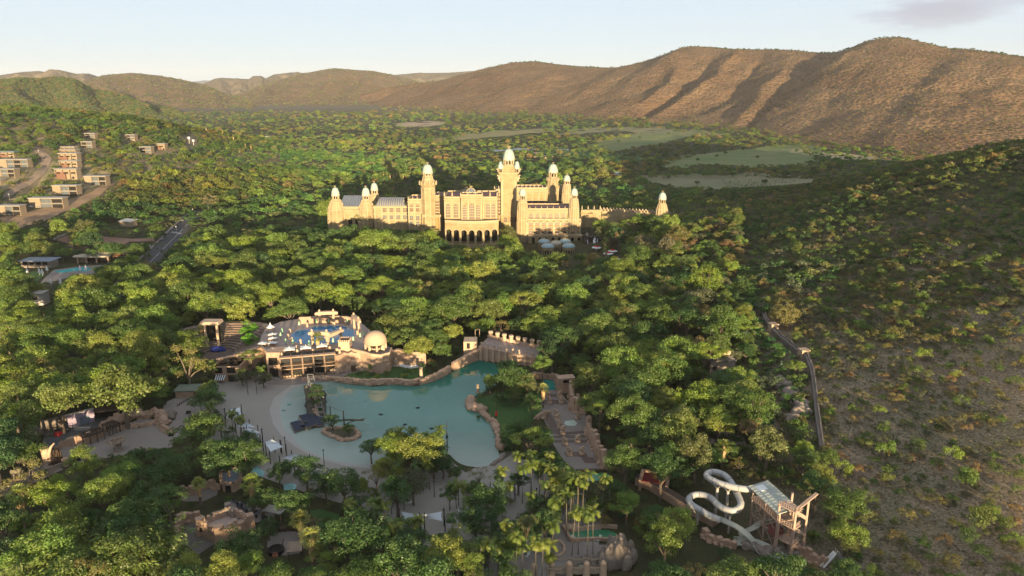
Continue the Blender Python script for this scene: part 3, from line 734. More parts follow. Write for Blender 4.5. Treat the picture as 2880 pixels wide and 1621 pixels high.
def lantern(b, cx, cy, z0, z1, r, n=8):
 b.lathe(cx, cy, [(r * .62, z0), (r * .62, z1)], 12, 1)
 for i in range(n):
  a = 2 * math.pi * i / n + .2
  b.lathe(cx + r * .9 * math.cos(a), cy + r * .9 * math.sin(a), [(r * .16, z0), (r * .13, z0 + .6 * (z1 - z0)), (r * .17, z1)], 6, 0)
 b.lathe(cx, cy, [(r * 1.08, z0 - .05 * r), (r * 1.08, z0 + .12 * r)], 16, 0)
 b.lathe(cx, cy, [(r * 1.08, z1 - .15 * r), (r * 1.1, z1 + .05 * r)], 16, 0)
def finial(cx, cy, z0, h, par):
 b = MB(); b.lathe(cx, cy, [(h * .12, z0 - h * .2), (h * .2, z0 + h * .2), (h * .1, z0 + h * .55)], 8)
 for i in range(6):
  a = i * math.pi / 3
  b.bar((cx, cy, z0 + h * .45), (cx + h * .62 * math.cos(a), cy + h * .62 * math.sin(a), z0 + h), h * .2)
 b.build("finial", [cream2], par)
def tower(px, Y, fin, dtop, dbot, lbot, dw, body, flare=None, label=None, round_body=True):
 """body: list of (row, half width px) from under the lantern down to the base"""
 cx = XP(px, Y, dbot); d = SP(dw, Y) * 1.0; cy = Y + d
 b = MB()
 prof = []
 for row, hw in body[::-1]:
  prof.append((SP(hw, Y), ZP(row, Y)))
 if prof[0][1] > 0 and body[-1][0] > 610: prof.insert(0, (prof[0][0], float(gz(cx, cy)) - 1))
 n = 8 if not round_body else 12
 b.lathe(cx, cy, [(r * (1.08 if n == 8 else 1.02), z) for r, z in prof], n, 0, a0=math.pi / n)
 # string courses, corner ribs and window slits
 zt = prof[-1][1]; zb = prof[0][1]
 for r, z in prof[1:-1]:
  b.lathe(cx, cy, [(r * 1.14, z - .35), (r * 1.14, z + .35)], n, 1, a0=math.pi / n)
 b.lathe(cx, cy, [(prof[-1][0] * 1.16, zt - .5), (prof[-1][0] * 1.2, zt)], n, 1, a0=math.pi / n)
 for (ra, za), (rb, zb_) in zip(prof[:-1], prof[1:]):
  for k in range(n):
   a = 2 * math.pi * k / n + math.pi / n
   b.bar((cx + ra * 1.05 * math.cos(a), cy + ra * 1.05 * math.sin(a), za), (cx + rb * 1.05 * math.cos(a), cy + rb * 1.05 * math.sin(a), zb_), .55, 1)
 t = b.build("tower", [cream, cream2], pal)
 if label: t['label'] = label
 for k in (-1, 0, 1):
  w = MB()
  rr = prof[-1][0] * 1.0
  w.box(cx + k * rr * .52, cy - rr * (1.04 if k == 0 else .9), zt - 2.8, rr * .2, .5, 1.9); w.build("window", [glass], t)
 lt = MB(); lz0, lz1 = ZP(lbot, Y), ZP(dbot, Y); lantern(lt, cx, cy, lz0, lz1, d * .88); lt.build("lantern", [cream2, dark], t)
 dm = MB(); dome_mesh(dm, cx, cy, ZP(dbot, Y), ZP(dtop, Y), d); dm.build("dome", [dome_rib, dome_teal], t, True)
 finial(cx, cy, ZP(dtop, Y) - .3, ZP(fin, Y) - ZP(dtop, Y) + .6, t)
 if flare:
  (r0, h0), (r1, h1), (r2, h2) = flare
  f = MB(); f.lathe(cx, cy, [(SP(h0, Y), ZP(r0, Y)), (SP(h1, Y), ZP(r1, Y)), (SP(h1, Y) * 1.03, ZP(r1, Y) + .8), (SP(h1, Y) * .97, ZP(r1, Y) + .8), (SP(h1, Y) * .95, ZP(r1, Y) + .2)], 12, 0, a0=math.pi / 12)
  for i in range(12):
   a = 2 * math.pi * i / 12 + math.pi / 12
   f.lathe(cx + SP(h1, Y) * math.cos(a), cy + SP(h1, Y) * math.sin(a), [(.5, ZP(r1, Y) - 1.2), (.55, ZP(r1, Y) + .8), (.2, ZP(r1, Y) + 1.9)], 6, 1)
  f.build("balcony", [cream, cream2], t)
 return t, cx, cy
# windows and arches
def arch_pts(w, h, n=8):
 """outline of a round-headed opening, base centre at the origin"""
 r = w / 2; return [(-r, 0)] + [(-r * math.cos(math.pi * k / n), h - r + r * math.sin(math.pi * k / n)) for k in range(n + 1)] + [(r, 0)]
def window_mesh(name, w, h, arched=False, rows=3, cols=3, pane=None, frame=None, sill=True):
 b = MB(); fr = .28
 if arched:
  o, i_ = arch_pts(w + 2 * fr, h + fr), arch_pts(w, h); n = len(o)
  vs = [(x, -.22, z) for x, z in o] + [(x, -.22, z) for x, z in i_] + [(x, 0, z) for x, z in o]
  b.add(vs, [(k, k + 1, n + k + 1, n + k) for k in range(n - 1)] + [(k + 1, k, 2 * n + k, 2 * n + k + 1) for k in range(n - 1)], 0)
  b.add([(x, -.06, z) for x, z in i_], [tuple(range(n))[::-1]], 1)
 else:
  for sx in (-1, 1): b.box(sx * (w / 2 + fr / 2), -.11, 0, fr, .22, h + fr)
  b.box(0, -.11, h, w, .22, fr)
  b.add([(-w / 2, -.06, 0), (w / 2, -.06, 0), (w / 2, -.06, h), (-w / 2, -.06, h)], [(0, 1, 2, 3)], 1)
 for c in range(1, cols): b.box(-w / 2 + w * c / cols, -.1, 0, .16, .1, h * (.93 if arched else 1))
 for r_ in range(1, rows): b.box(0, -.115, h * r_ / rows, w, .1, .3 if r_ % 2 == 0 or rows > 4 else .18)
 if sill: b.box(0, -.2, -.35, w + .8, .45, .35); b.box(0, -.14, -.05, w, .12, .55, mi=2)
 me = b.mesh(name, [frame or cream2, pane or glass, mat('balustrade_red', (.20, .10, .06))]); return me
WIN = {}
def put_window(x, Y, z, w, h, arched=False, rows=3, cols=3, pane=None, name="window", parent=None):
 key = (round(w, 1), round(h, 1), arched, rows, cols, pane)
 if key not in WIN: WIN[key] = window_mesh("window", w, h, arched, rows, cols, pane)
 o = link(name, WIN[key], parent or pal); o.location = (x, Y, z); return o
warm_pane = mat("warm_pane", (.095, .07, .048), .35, .25, .4, spec=.5)
red_pane = mat("shuttered_pane", (.075, .04, .026), .5, .3, .5)
def win_px(x, row0, row1, wpx, Y, **k):
 z0, z1 = ZP(row1, Y), ZP(row0, Y); return put_window(XP(x, Y, (row0 + row1) / 2), Y, z0, SP(wpx, Y), z1 - z0, **k)
def arcade(name, xs, wpx, row_top, row_spr, row_bot, Y, dep, x0, x1, parent=None, back=dark, m=None):
 """a wall pierced by round arches, with a dark interior behind"""
 b = MB(); zt, zb = ZP(row_top, Y), ZP(row_bot, Y); zs = ZP(row_spr, Y)
 X0, X1 = XP(x0, Y, row_top), XP(x1, Y, row_top); w = SP(wpx, Y); r = w / 2; edges = [X0]
 cs = [XP(x, Y, row_top) for x in xs]
 for c in cs: edges += [c - r, c + r]
 edges.append(X1)
 for k in range(0, len(edges), 2):
  a, e = edges[k], edges[k + 1]
  if e - a > .05: b.box((a + e) / 2, Y + dep / 2, zb, e - a, dep, zt - zb)
 n = 10
 for c in cs:
  for k in range(n):
   a0, a1 = math.pi * k / n, math.pi * (k + 1) / n
   xa, xb = c - r * math.cos(a0), c - r * math.cos(a1); za, zb2 = zs + r * math.sin(a0), zs + r * math.sin(a1)
   b.add([(xa, Y, za), (xb, Y, zb2), (xb, Y, zt), (xa, Y, zt), (xa, Y + dep, za), (xb, Y + dep, zb2), (xb, Y + dep, zt), (xa, Y + dep, zt)], [(0, 1, 2, 3), (0, 4, 5, 1), (2, 6, 7, 3), (5, 4, 7, 6)])
  # archivolt
  pts = [(c - (r + .25) * math.cos(math.pi * k / 12), Y - .12, zs + (r + .25) * math.sin(math.pi * k / 12)) for k in range(13)]
  b.tube(pts, .28, 5, 1)
 o = b.build(name, [m or cream, cream2], parent or pal)
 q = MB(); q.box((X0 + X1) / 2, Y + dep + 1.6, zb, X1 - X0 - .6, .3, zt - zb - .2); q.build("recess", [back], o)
 return o
def pinnacle(x, y, z, h=2.2):
 if 'p' not in WIN:
  b = MB(); b.lathe(0, 0, [(.42, 0), (.42, .5), (.28, .6), (.36, 1.2), (.2, 1.6), (.05, 2.2)], 8); WIN['p'] = b.mesh("pinnacle", [cream2])
 o = link("pinnacle", WIN['p'], pal); o.location = (x, y, z); o.scale = (h / 2.2,) * 3
def pin_row(x0, x1, row, Y, n, h=2.2):
 for k in range(n):
  px = x0 + (x1 - x0) * k / max(1, n - 1)
  pinnacle(XP(px, Y, row), Y + .25, ZP(row, Y) + .4, h)
# --- left wing
YA = 600
stone_box("wing", 935, 1022, 581, 618, YA, 16, parapet=False)
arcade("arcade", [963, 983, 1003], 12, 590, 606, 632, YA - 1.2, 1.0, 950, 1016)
b = MB(); z0_, z1_ = ZP(581, YA), ZP(557, YA)
xa, xb = XP(953, YA, 581), XP(1018, YA, 581)
b.add([(xa, YA - .4, z0_), (xb, YA - .4, z0_), (xb - 2, YA + 14, z1_), (xa + 2, YA + 14, z1_), (xa, YA + 17, z0_), (xb, YA + 17, z0_)], [(0, 1, 2, 3), (0, 3, 4), (1, 5, 2), (3, 2, 5, 4)], 0)
for k in range(9): b.bar((xa + (xb - xa) * k / 8, YA - .45, z0_ + .1), (xa + 2 + (xb - xa - 4) * k / 8, YA + 13.9, z1_ + .1), .25, 1)
b.build("roof", [glass_roof, slate_roof], pal)
T_ = []
T_.append(tower(941, YA - 3, 526, 529, 550, 562, 11, [(562, 10), (570, 15), (590, 22), (622, 24)]))
T_.append(tower(1027, YA - 4, 526, 529, 550, 562, 11, [(562, 10), (572, 15), (590, 22), (625, 24)]))
T_.append(tower(1051, 640, 513, 516, 535, 546, 10, [(546, 9), (556, 12), (570, 13), (612, 14)]))
YB = 590
stone_box("wing", 1050, 1150, 579, None, YB, 22, parapet=False)
b = MB(); n_ = 10
xa, xb = XP(1057, YB, 579), XP(1140, YB, 579); zb_ = ZP(579, YB); hh = ZP(556, YB + 9) - zb_
for k in range(n_):
 a0, a1 = math.pi * k / n_, math.pi * (k + 1) / n_
 y0, y1 = YB + 9 - 9.4 * math.cos(a0), YB + 9 - 9.4 * math.cos(a1)
 i0, i1 = 2.5 * math.sin(a0), 2.5 * math.sin(a1)
 b.add([(xa + i0, y0, zb_ + hh * math.sin(a0)), (xb - i0, y0, zb_ + hh * math.sin(a0)), (xb - i1, y1, zb_ + hh * math.sin(a1)), (xa + i1, y1, zb_ + hh * math.sin(a1))], [(0, 1, 2, 3)], 0)
 for q in range(12):
  xq = xa + 2 + (xb - xa - 4) * q / 11
  b.bar((xq, y0, zb_ + hh * math.sin(a0) + .05), (xq, y1, zb_ + hh * math.sin(a1) + .05), .22, 1)
b.build("roof", [glass_roof, cream2], pal)
for x in (1082, 1101, 1120, 1139): win_px(x, 585, 597, 11, YB, rows=2, cols=3, pane=warm_pane)
for x in (1082, 1101, 1120, 1139): win_px(x, 606, 617, 11, YB, rows=2, cols=3)
YC = 578
stone_box("wing", 1147, 1187, 563, None, YC, 24)
for x in (1157, 1175):
 win_px(x, 575, 583, 10, YC, rows=2, cols=3, pane=warm_pane); win_px(x, 586, 596, 10, YC, rows=2, cols=3, pane=red_pane)
 win_px(x, 608, 620, 10, YC, rows=2, cols=2); win_px(x, 623, 636, 10, YC, arched=True, rows=2, cols=2)
pin_row(1148, 1186, 561, YC, 4)
b = MB(); xw = XP(1148, YC - 8, 625)
# base arcade running under the big left tower
arcade("arcade", [1194, 1211, 1229], 11, 604, 616, 650, YC - 5, 1.2, 1186, 1240, back=ochre)
T_.append(tower(1201, YC - 4, 460, 464, 487, 496, 14, [(496, 12), (505, 14), (516, 17), (530, 18.5), (604, 18.5), (650, 20)], flare=((531, 19), (517, 24), (512, 24)), round_body=False))
YE = 585
stone_box("wing", 1218, 1250, 553, None, YE, 20)
pin_row(1222, 1262, 551, YE, 4)
for k in range(5): win_px(1230, 566 + k * 8.2, 572 + k * 8.2, 11, YE, rows=1, cols=4, pane=red_pane)
arcade("arcade", [1231], 12, 603, 618, 655, YE - 1.4, 1.0, 1222, 1247)
# --- central rotunda
YD = 556
stone_box("rotunda", 1249, 1399, 557, None, YD + 2, 34)
for x, wd, r0 in ((1260, 13, 574), (1282, 13, 574), (1372, 13, 574), (1387, 13, 574)):
 win_px(x, r0, 612, wd, YD + 2, arched=True, rows=5, cols=3, pane=warm_pane)
stone_box("central_bay", 1296, 1356, 551, None, YD - 2, 14)
for x, wd in ((1307, 12), (1327, 15), (1344, 12)):
 win_px(x, 573 if wd > 12 else 577, 617, wd, YD - 2, arched=True, rows=6, cols=3, pane=warm_pane)
for px in (1249, 1271, 1296, 1316, 1337, 1356, 1378, 1398):
 pinnacle(XP(px, YD, 555), YD - 1.2 if 1290 < px < 1360 else YD + 2.4, ZP(555, YD) + .5, 3.4)
# curved terrace over the arcade
yt = YD - 11
ct = MB(); X0, X1 = XP(1251, yt, 626), XP(1402, yt, 626)
zt = ZP(624, yt); zb = ZP(684, yt)
def bow(s): return yt + 1 - 4.5 * math.sin(math.pi * s)
pl = [(X0 + (X1 - X0) * k / 20, bow(k / 20)) for k in range(21)]
ct.prism(pl + [(X1, YD + 2), (X0, YD + 2)], zt - 4.2, zt, 0)
ct.prism([(p[0], p[1] - .5) for p in pl] + [(X1, YD + 2), (X0, YD + 2)], zt - .9, zt - .3, 1)
ct.wall([(p[0], p[1] + .2) for p in pl], zt, zt + 1.1, .35, 1)
tr = ct.build("terrace", [cream, cream2], pal)
ar = MB(); ctr = [1276, 1306, 1327, 1349, 1370, 1390]; ctr = [1262, 1283.5, 1305.5, 1327, 1348.5, 1370, 1391]
r = SP(7.6, yt); zs = ZP(653, yt); n = 10; s_of = lambda x: (x - X0) / (X1 - X0)
edges = [X0]
for c in ctr: edges += [XP(c, yt, 640) - r, XP(c, yt, 640) + r]
edges.append(X1)
for k in range(0, len(edges), 2):
 a, e = edges[k], edges[k + 1]; mx_ = (a + e) / 2
 ar.box(mx_, bow(s_of(mx_)) + 1.1, zb - 4, max(.4, e - a), 1.6, zt - 4.2 - zb + 4)
 ar.lathe(mx_, bow(s_of(mx_)) + .1, [(.6, zb - 4), (.55, zs), (.8, zs + .5)], 8, 1)
for c in ctr:
 cx = XP(c, yt, 640); y = bow(s_of(cx)) + .4
 for k in range(n):
  a0, a1 = math.pi * k / n, math.pi * (k + 1) / n
  xa, xb = cx - r * math.cos(a0), cx - r * math.cos(a1); za, zb2 = zs + r * math.sin(a0), zs + r * math.sin(a1); z5 = zt - 4.2
  ar.add([(xa, y, za), (xb, y, zb2), (xb, y, z5), (xa, y, z5), (xa, y + 1.4, za), (xb, y + 1.4, zb2)], [(0, 1, 2, 3), (0, 4, 5, 1)])
 ar.tube([(cx - (r + .2) * math.cos(math.pi * k / 12), y - .12, zs + (r + .2) * math.sin(math.pi * k / 12)) for k in range(13)], .25, 5, 1)
ar.box((X0 + X1) / 2, YD - 9, zb - 4.5, X1 - X0 + 1, 12, 1.2 + 3.2)
ao = ar.build("arcade", [cream, cream2], pal)
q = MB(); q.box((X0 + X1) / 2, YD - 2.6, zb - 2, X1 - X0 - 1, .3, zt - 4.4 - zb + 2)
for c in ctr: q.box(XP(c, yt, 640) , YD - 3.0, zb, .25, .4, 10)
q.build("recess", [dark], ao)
cl = MB()
for k in range(9):
 x = X0 + (X1 - X0) * (.3 + .6 * k / 8); cl.lathe(x, yt - 1.5, [(.6, -1), (.6, zb - 3.2)], 8)
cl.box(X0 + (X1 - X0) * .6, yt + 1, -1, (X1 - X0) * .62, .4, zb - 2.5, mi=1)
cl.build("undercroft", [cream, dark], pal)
gd = MB(); dcx, dcy = XP(1325, YD + 18, 553), YD + 18
def glass_dome(cx, cy, z0, r, h, ribs=10):
 b = MB(); b.lathe(cx, cy, [(r * math.cos(t * math.pi / 20), z0 + h * math.sin(t * math.pi / 20)) for t in range(0, 10)] + [(.3, z0 + h)], 24, 0)
 for i in range(ribs):
  a = 2 * math.pi * i / ribs
  b.tube([(cx + (r + .1) * math.cos(t * math.pi / 20) * math.cos(a), cy + (r + .1) * math.cos(t * math.pi / 20) * math.sin(a), z0 + (h + .1) * math.sin(t * math.pi / 20)) for t in range(0, 11)], .2, 5, 1)
 b.lathe(cx, cy, [(r * 1.06, z0 - 1.4), (r * 1.06, z0 + .3)], 24, 1)
 o = b.build("glass_dome", [glass_blue, cream2], pal, False)
 finial(cx, cy, z0 + h - .2, 1.8, o)
glass_dome(dcx, dcy, ZP(553, YD + 18), SP(17, YD), ZP(529, YD + 18) - ZP(553, YD + 18))
glass_dome(XP(1311, 612, 553), 612, ZP(556, 612), SP(24, 612), ZP(532, 612) - ZP(556, 612))
# --- great tower
YF = 598
stone_box("wing", 1394, 1416, 536, None, YF + 3, 18)
for k in range(6): win_px(1405, 552 + k * 9.5, 558 + k * 9.5, 9, YF + 3, rows=1, cols=3, pane=red_pane)
pin_row(1391, 1414, 534, YF + 3, 3, 3)
arcade("arcade", [1405], 10, 606, 619, 650, YF + 1.4, 1.0, 1398, 1412)
tx, tw = XP(1431, YF, 540), SP(21, YF)
b = MB(); zb, z1, z2, z3 = float(gz(tx, YF)) - 2, ZP(603, YF), ZP(508, YF), ZP(488, YF)
b.box(tx, YF + tw, zb, tw * 2.2, tw * 2.2, z1 - zb); b.box(tx, YF + tw, z1 - .6, tw * 2.3, tw * 2.3, .6, mi=1)
b.box(tx, YF + tw, z1, tw * 2, tw * 2, z2 - z1)
for sx in (-1, 1):
 for sy in (-1, 1): b.box(tx + sx * (tw - .6), YF + tw + sy * (tw - .6), z1, 1.8, 1.8, z2 - z1 + .1, mi=1)
nb = 4
for k in range(nb): b.box(tx, YF + tw, z2 + (z3 - z2) * k / nb, tw * (2.04 + .14 * k), tw * (2.04 + .14 * k), (z3 - z2) / nb, mi=0)
b.box(tx, YF + tw, z3, tw * 2.7, tw * 2.7, .7, mi=1)
b.box(tx, YF + tw, z3 + .7, tw * 2.1, tw * 2.1, ZP(468, YF) - z3 - .7)
b.box(tx, YF + tw, ZP(468, YF), tw * 2.2, tw * 2.2, .6, mi=1)
gt = b.build("tower", [cream, cream2], pal); gt['label'] = "tallest tower of the palace with a tall dome"
b = MB(); b.box(tx, YF - .1, ZP(487, YF), 2.2, .4, 4.2); b.build("door", [ochre], gt)
b = MB(); z_ = ZP(468, YF) + .6; lantern(b, tx, YF + tw, z_, ZP(450, YF), SP(15, YF), 10); b.build("lantern", [cream2, dark], gt)
b = MB(); dome_mesh(b, tx, YF + tw, ZP(450, YF), ZP(421, YF), SP(16, YF)); b.build("dome", [dome_rib, dome_teal], gt, True)
finial(tx, YF + tw, ZP(421, YF) - .4, 2.4, gt)
for sx in (-1, 1):
 for sy in (-1, 1):
  cx, cy = tx + sx * tw * 1.08, YF + tw + sy * tw * 1.08
  b = MB(); lantern(b, cx, cy, z3 + .7, z3 + 4.2, 1.9, 6); dome_mesh(b, cx, cy, z3 + 4.2, z3 + 8.4, 2.2, 18, 2, 3)
  b.build("turret", [cream2, dark, dome_rib, dome_teal], gt, True)
for sx in (-1, 1):       # winged bird statues at the corners
 for k, zz in enumerate((z2 + .5, (z2 + z3) / 2, z3 + 2)):
  b = MB(); b.blob((tx + sx * (tw * 1.2 + k * .6), YF + .5, zz), (.9, 1.0, 1.5), k, .3, 8, 6); b.bar((tx + sx * tw * 1.1, YF + .6, zz - 1), (tx + sx * (tw * 1.45 + k * .5), YF + .2, zz + 1.6), .9)
  b.build("statue", [stone_lt], gt)
for x in (1422, 1438, 1450): win_px(x, 611, 626, 8, YF - .95, arched=True, rows=2, cols=2, pane=red_pane)
# --- right wing, back block
YG = 640
stone_box("wing", 1450, 1587, 531, 600, YG, 20)
pin_row(1456, 1584, 530, YG, 12, 2.4)
for x in (1488, 1505, 1523, 1541, 1558, 1576):
 win_px(x, 546, 562, 12, YG, rows=2, cols=3, pane=ochre if x < 1560 else warm_pane, arched=True); win_px(x, 567, 583, 12, YG, rows=2, cols=3, pane=red_pane)
T_.append(tower(1556, YG - 2, 460, 463, 485, 500, 13.3, [(500, 12), (510, 14), (534, 15.5), (570, 16)], flare=((512, 15), (506, 17), (503, 17)), round_body=False))
T_.append(tower(1595, YG - 12, 491, 494, 509, 519, 9.5, [(519, 9), (524, 10), (545, 12), (580, 13)]))
YH = 575
stone_box("wing", 1463, 1634, 619, None, YH, 30)
stone_box("wing", 1483, 1613, 590, 619, YH + 4, 26)
pin_row(1490, 1606, 589, YH + 4, 8, 2.2)
for k in range(7): win_px(1493.5 + k * 18.4, 602, 615, 12, YH + 4, rows=2, cols=3, pane=warm_pane, arched=True)
for k in range(9):
 for r0 in (627, 638.5, 650): win_px(1474.5 + k * 18.4, r0, r0 + 8.2, 12.5, YH, rows=2, cols=4, pane=warm_pane if r0 < 649 else None)
b = MB()
for k in range(10):
 x = XP(1465.5 + k * 18.4, YH, 640); b.box(x, YH - .25, 2, 1.3, .5, ZP(621, YH) - 2)
for r0 in (635.5, 647): b.box(XP(1548, YH, r0), YH - .3, ZP(r0 + 2.2, YH), XP(1633, YH, r0) - XP(1464, YH, r0), .6, .5, mi=1)
b.build("pilasters", [cream2, ochre], pal)
arcade("arcade", [1500 + 18.4 * k for k in range(8)], 9, 664, 672, 690, YH - 5, 1.0, 1486, 1638, back=dark)
b = MB(); b.box(XP(1562, YH - 5, 664), YH - 2.4, ZP(664, YH - 5), SP(154, YH), 6.0, .4); b.build("terrace", [cream2], pal)
for k in range(6):
 x = XP(1505 + k * 21, YH - 4, 660); u = MB(); u.lathe(x, YH - 3.4, [(.06, ZP(664, YH - 5) + .4), (.06, ZP(664, YH - 5) + 2.6)], 5); u.lathe(x, YH - 3.4, [(1.8, ZP(664, YH - 5) + 2.4), (.1, ZP(664, YH - 5) + 3.1)], 8, 1)
 tag(u.build("patio_umbrella", [white, dark]), "dark patio umbrella on the terrace of the palace's right wing", "umbrella", "umbrellas on the right wing terrace")
T_.append(tower(1470, YH - 1, 530, 532, 550, 563, 9.8, [(563, 9), (570, 12), (590, 14), (620, 15), (690, 15)]))
T_.append(tower(1616, YH, 528, 531, 549, 560, 9.8, [(560, 9), (566, 11), (585, 13), (619, 14), (690, 14)]))
# string courses and pilasters over the plain walls
b = MB()
for x0, x1, Yk, rows, xs in ((1050, 1147, YB, (583, 600, 604, 620), range(1054, 1147, 19)), (1147, 1187, YC, (571, 585, 598, 606), (1149, 1166, 1185)), (1218, 1250, YE, (562, 600), (1220, 1241)), (1251, 1296, YD + 2, (566, 571), (1251, 1271, 1293)), (1357, 1399, YD + 2, (566, 571), (1360, 1380, 1397)), (1297, 1355, YD - 2, (563, 569), (1299, 1317, 1336, 1354)), (1452, 1586, YG, (540, 564, 585), range(1480, 1586, 18)), (1484, 1612, YH + 4, (598,), range(1484, 1613, 18)), (935, 1022, YA, (585, 589), ())):
 for r0 in rows: b.box((XP(x0, Yk, r0) + XP(x1, Yk, r0)) / 2, Yk - .2, ZP(r0, Yk), XP(x1, Yk, r0) - XP(x0, Yk, r0), .5, .45)
 for x in xs: b.box(XP(x, Yk, 580), Yk - .14, 2, .8, .4, ZP(rows[0], Yk) - 2.2)
b.build("mouldings", [cream2], pal)
# bridge and long pergola walk to the far right tower
YI = 592
arcade("arcade", [1661], 26, 591, 610, 640, YI, 3, 1634, 1691, back=ochre)
arcade("arcade", [1641, 1682], 9, 601, 609, 640, YI - .6, .6, 1634, 1690, back=red_pane)
b = MB()
for r0 in (618, 627, 636): b.box(XP(1662, YI, r0), YI + 2, ZP(r0, YI), SP(28, YI), 3.0, .8)
b.build("deck", [cream2], pal)
pin_row(1637, 1688, 590, YI, 4, 3)
b = MB(); pts = []
for k in range(26):
 px = 1692 + k * 9.2; Yk = 598 + k * 1.3; row = 591 + k * .35
 x = XP(px, Yk, row); z = ZP(row + 3, Yk); pts.append((x, Yk, z))
b.wall([(p[0], p[1]) for p in pts], [float(gz(p[0], p[1])) - 2 for p in pts], [p[2] for p in pts], 1.0)
b.wall([(p[0], p[1] + 7) for p in pts], [float(gz(p[0], p[1])) - 2 for p in pts], [p[2] for p in pts], 1.0)
for k, p in enumerate(pts):
 b.box(p[0], p[1], p[2], .8, .8, 2.0, mi=1); b.box(p[0], p[1] + 7, p[2], .8, .8, 2.0, mi=1)
 if k < 25: b.bar((p[0], p[1] - .3, p[2] + .4), (p[0] + 2.4, p[1] + 7.2, p[2] + .5), .4, 2)
for dy in (1.5, 3.5, 5.5): b.tube([(p[0], p[1] + dy, p[2] + .1) for p in pts], .2, 4, 2)
b.build("pergola", [cream, cream2, mat("pergola_beam", (.30, .20, .15))], pal)
T_.append(tower(1865, 603, 540, 543, 561, 574, 10.7, [(574, 10), (580, 12), (590, 15), (606, 16), (650, 16)]))
# --- domed restaurant pavilions in front of the right wing
dr = empty("domed_restaurant", (0, 0, 0), 0, "low restaurant of clustered round pavilions under pale blue domes before the palace", "restaurant")
for (x, y, Yk, rpx, m1) in ((725, 1113, 548, 16, 0), (965, 1113, 548, 16, 0), (860, 1130, 540, 15, 1), (768, 1166, 531, 17.5, 0), (1005, 1164, 531, 17.5, 0)):
 px, py = Z4(x, y); cx = XP(px, Yk, py); r = SP(rpx, Yk); z = ZP(py + 3, Yk); d = MB()
 d.lathe(cx, Yk, [(r * 1.08, z - .5), (r * 1.08, z), (r, z + .05)] + [(r * math.cos(t * math.pi / 16), z + .1 + r * .45 * math.sin(t * math.pi / 16)) for t in range(1, 8)] + [(.25, z + .1 + r * .45)], 24, 0)
 for i in range(12):
  a = i * math.pi / 6
  d.tube([(cx + (r + .06) * math.cos(t * math.pi / 16) * math.cos(a), Yk + (r + .06) * math.cos(t * math.pi / 16) * math.sin(a), z + .14 + r * .45 * math.sin(t * math.pi / 16)) for t in range(0, 9)], .12, 4, 1)
 d.lathe(cx, Yk, [(.3, z + r * .45), (.15, z + r * .45 + 1.2)], 6, 1)
 od = d.build("dome", [mat("pale_blue_dome", (.30, .42, .46), .5, .06, .3) if m1 == 0 else dome_rib, cream2], dr, False)
 w = MB(); zg = -1.0
 w.lathe(cx, Yk, [(r * .86, zg), (r * .86, z - .5)], 24, 1)
 for i in range(14):
  a = 2 * math.pi * i / 14; w.box(cx + r * .95 * math.cos(a), Yk + r * .95 * math.sin(a), zg, .6, .6, z - zg - .4, a)
 w.lathe(cx, Yk, [(r * 1.02, z - 2.6), (r * 1.02, z - .45)], 24, 0); w.lathe(cx, Yk, [(r * 1.05, zg), (r * 1.05, zg + 1.2)], 24, 0)
 w.build("wall", [cream, dark], dr)
# --- rockwork and waterfall at the end of the right wing
rw = empty("waterfall_rocks", (0, 0, 0), 0, "dark rock cascade with a white waterfall beside the palace's right wing", "rocks")
b = MB(); rr = random.Random(4)
for k in range(46):
 x, y = rr.uniform(1190, 1370), rr.uniform(1055, 1200); Yk = 566 - (y - 1055) * .12
 p = PY(*Z4(x, y), Yk); b.blob((p.x, p.y + 1, p.z - 1), rr.uniform(1.2, 2.6), k, .35, 8, 6, 0 if y > 1085 or rr.random() < .4 else 1)
p0, p1 = PY(*Z4(1180, 1040), 572), PY(*Z4(1375, 1240), 566); b.box((p0.x + p1.x) / 2, 572, -2, p1.x - p0.x, 8, p0.z - 4)
b.build("rock_face", [mat("wet_dark_rock", (.028, .024, .022), .5, .3, .4), stone_gr], rw, True)
b = MB()
for (pa, pb, w_) in (([(1300, 1085), (1290, 1110), (1296, 1140), (1275, 1170), (1265, 1188)], 0, 1.5), ([(1215, 1100), (1216, 1150)], 0, .5), ([(1330, 1090), (1322, 1130)], 0, .5)):
 pts = [PY(*Z4(*q), 562.5 - (q[1] - 1085) * .10) for q in pa]
 b.tube([(p.x, p.y - 2.2, p.z) for p in pts], w_ * .5, 6, 0, w_)
b.build("falling_water", [mat("white_water", (.60, .64, .68), .4, .1, .6)], rw, True)
drape("palace_pool", [P(*Z4(*p), 1) for p in [(920, 1400), (1000, 1350), (1090, 1320), (1100, 1370), (1060, 1420), (960, 1430)]], MATS["turquoise_water"], .2, flat=.6)
drape("palace_terrace", [P(*Z4(*p), 1) for p in [(1190, 1200), (1400, 1180), (1560, 1230), (1580, 1330), (1400, 1330), (1230, 1300)]], paving, .1, flat=.5)
for (x, y) in ((1320, 1200), (1500, 1240), (1450, 1270), (1530, 1330)):
 p = PG(*Z4(x, y + 30)); u = empty("round_parasol", (p.x, p.y, p.z), 0, "red and white parasol over a round table by the palace waterfall", "parasol", "parasols by the waterfall")
 b = MB(); b.lathe(0, 0, [(.08, 0), (.08, 3.4)], 6); b.build("pole", [wood], u)
 b = MB(); b.lathe(0, 0, [(3.6, 2.3), (2.2, 2.9), (2.0, 2.95)], 12, 0); b.lathe(0, 0, [(2.0, 2.97), (.2, 3.7)], 12, 1); b.build("canopy", [white, red_cloth], u)
 b = MB(); b.lathe(0, 0, [(1.3, .7), (1.3, .8)], 10); b.lathe(0, 0, [(.5, .0), (.15, .7)], 8); b.build("table", [white], u)
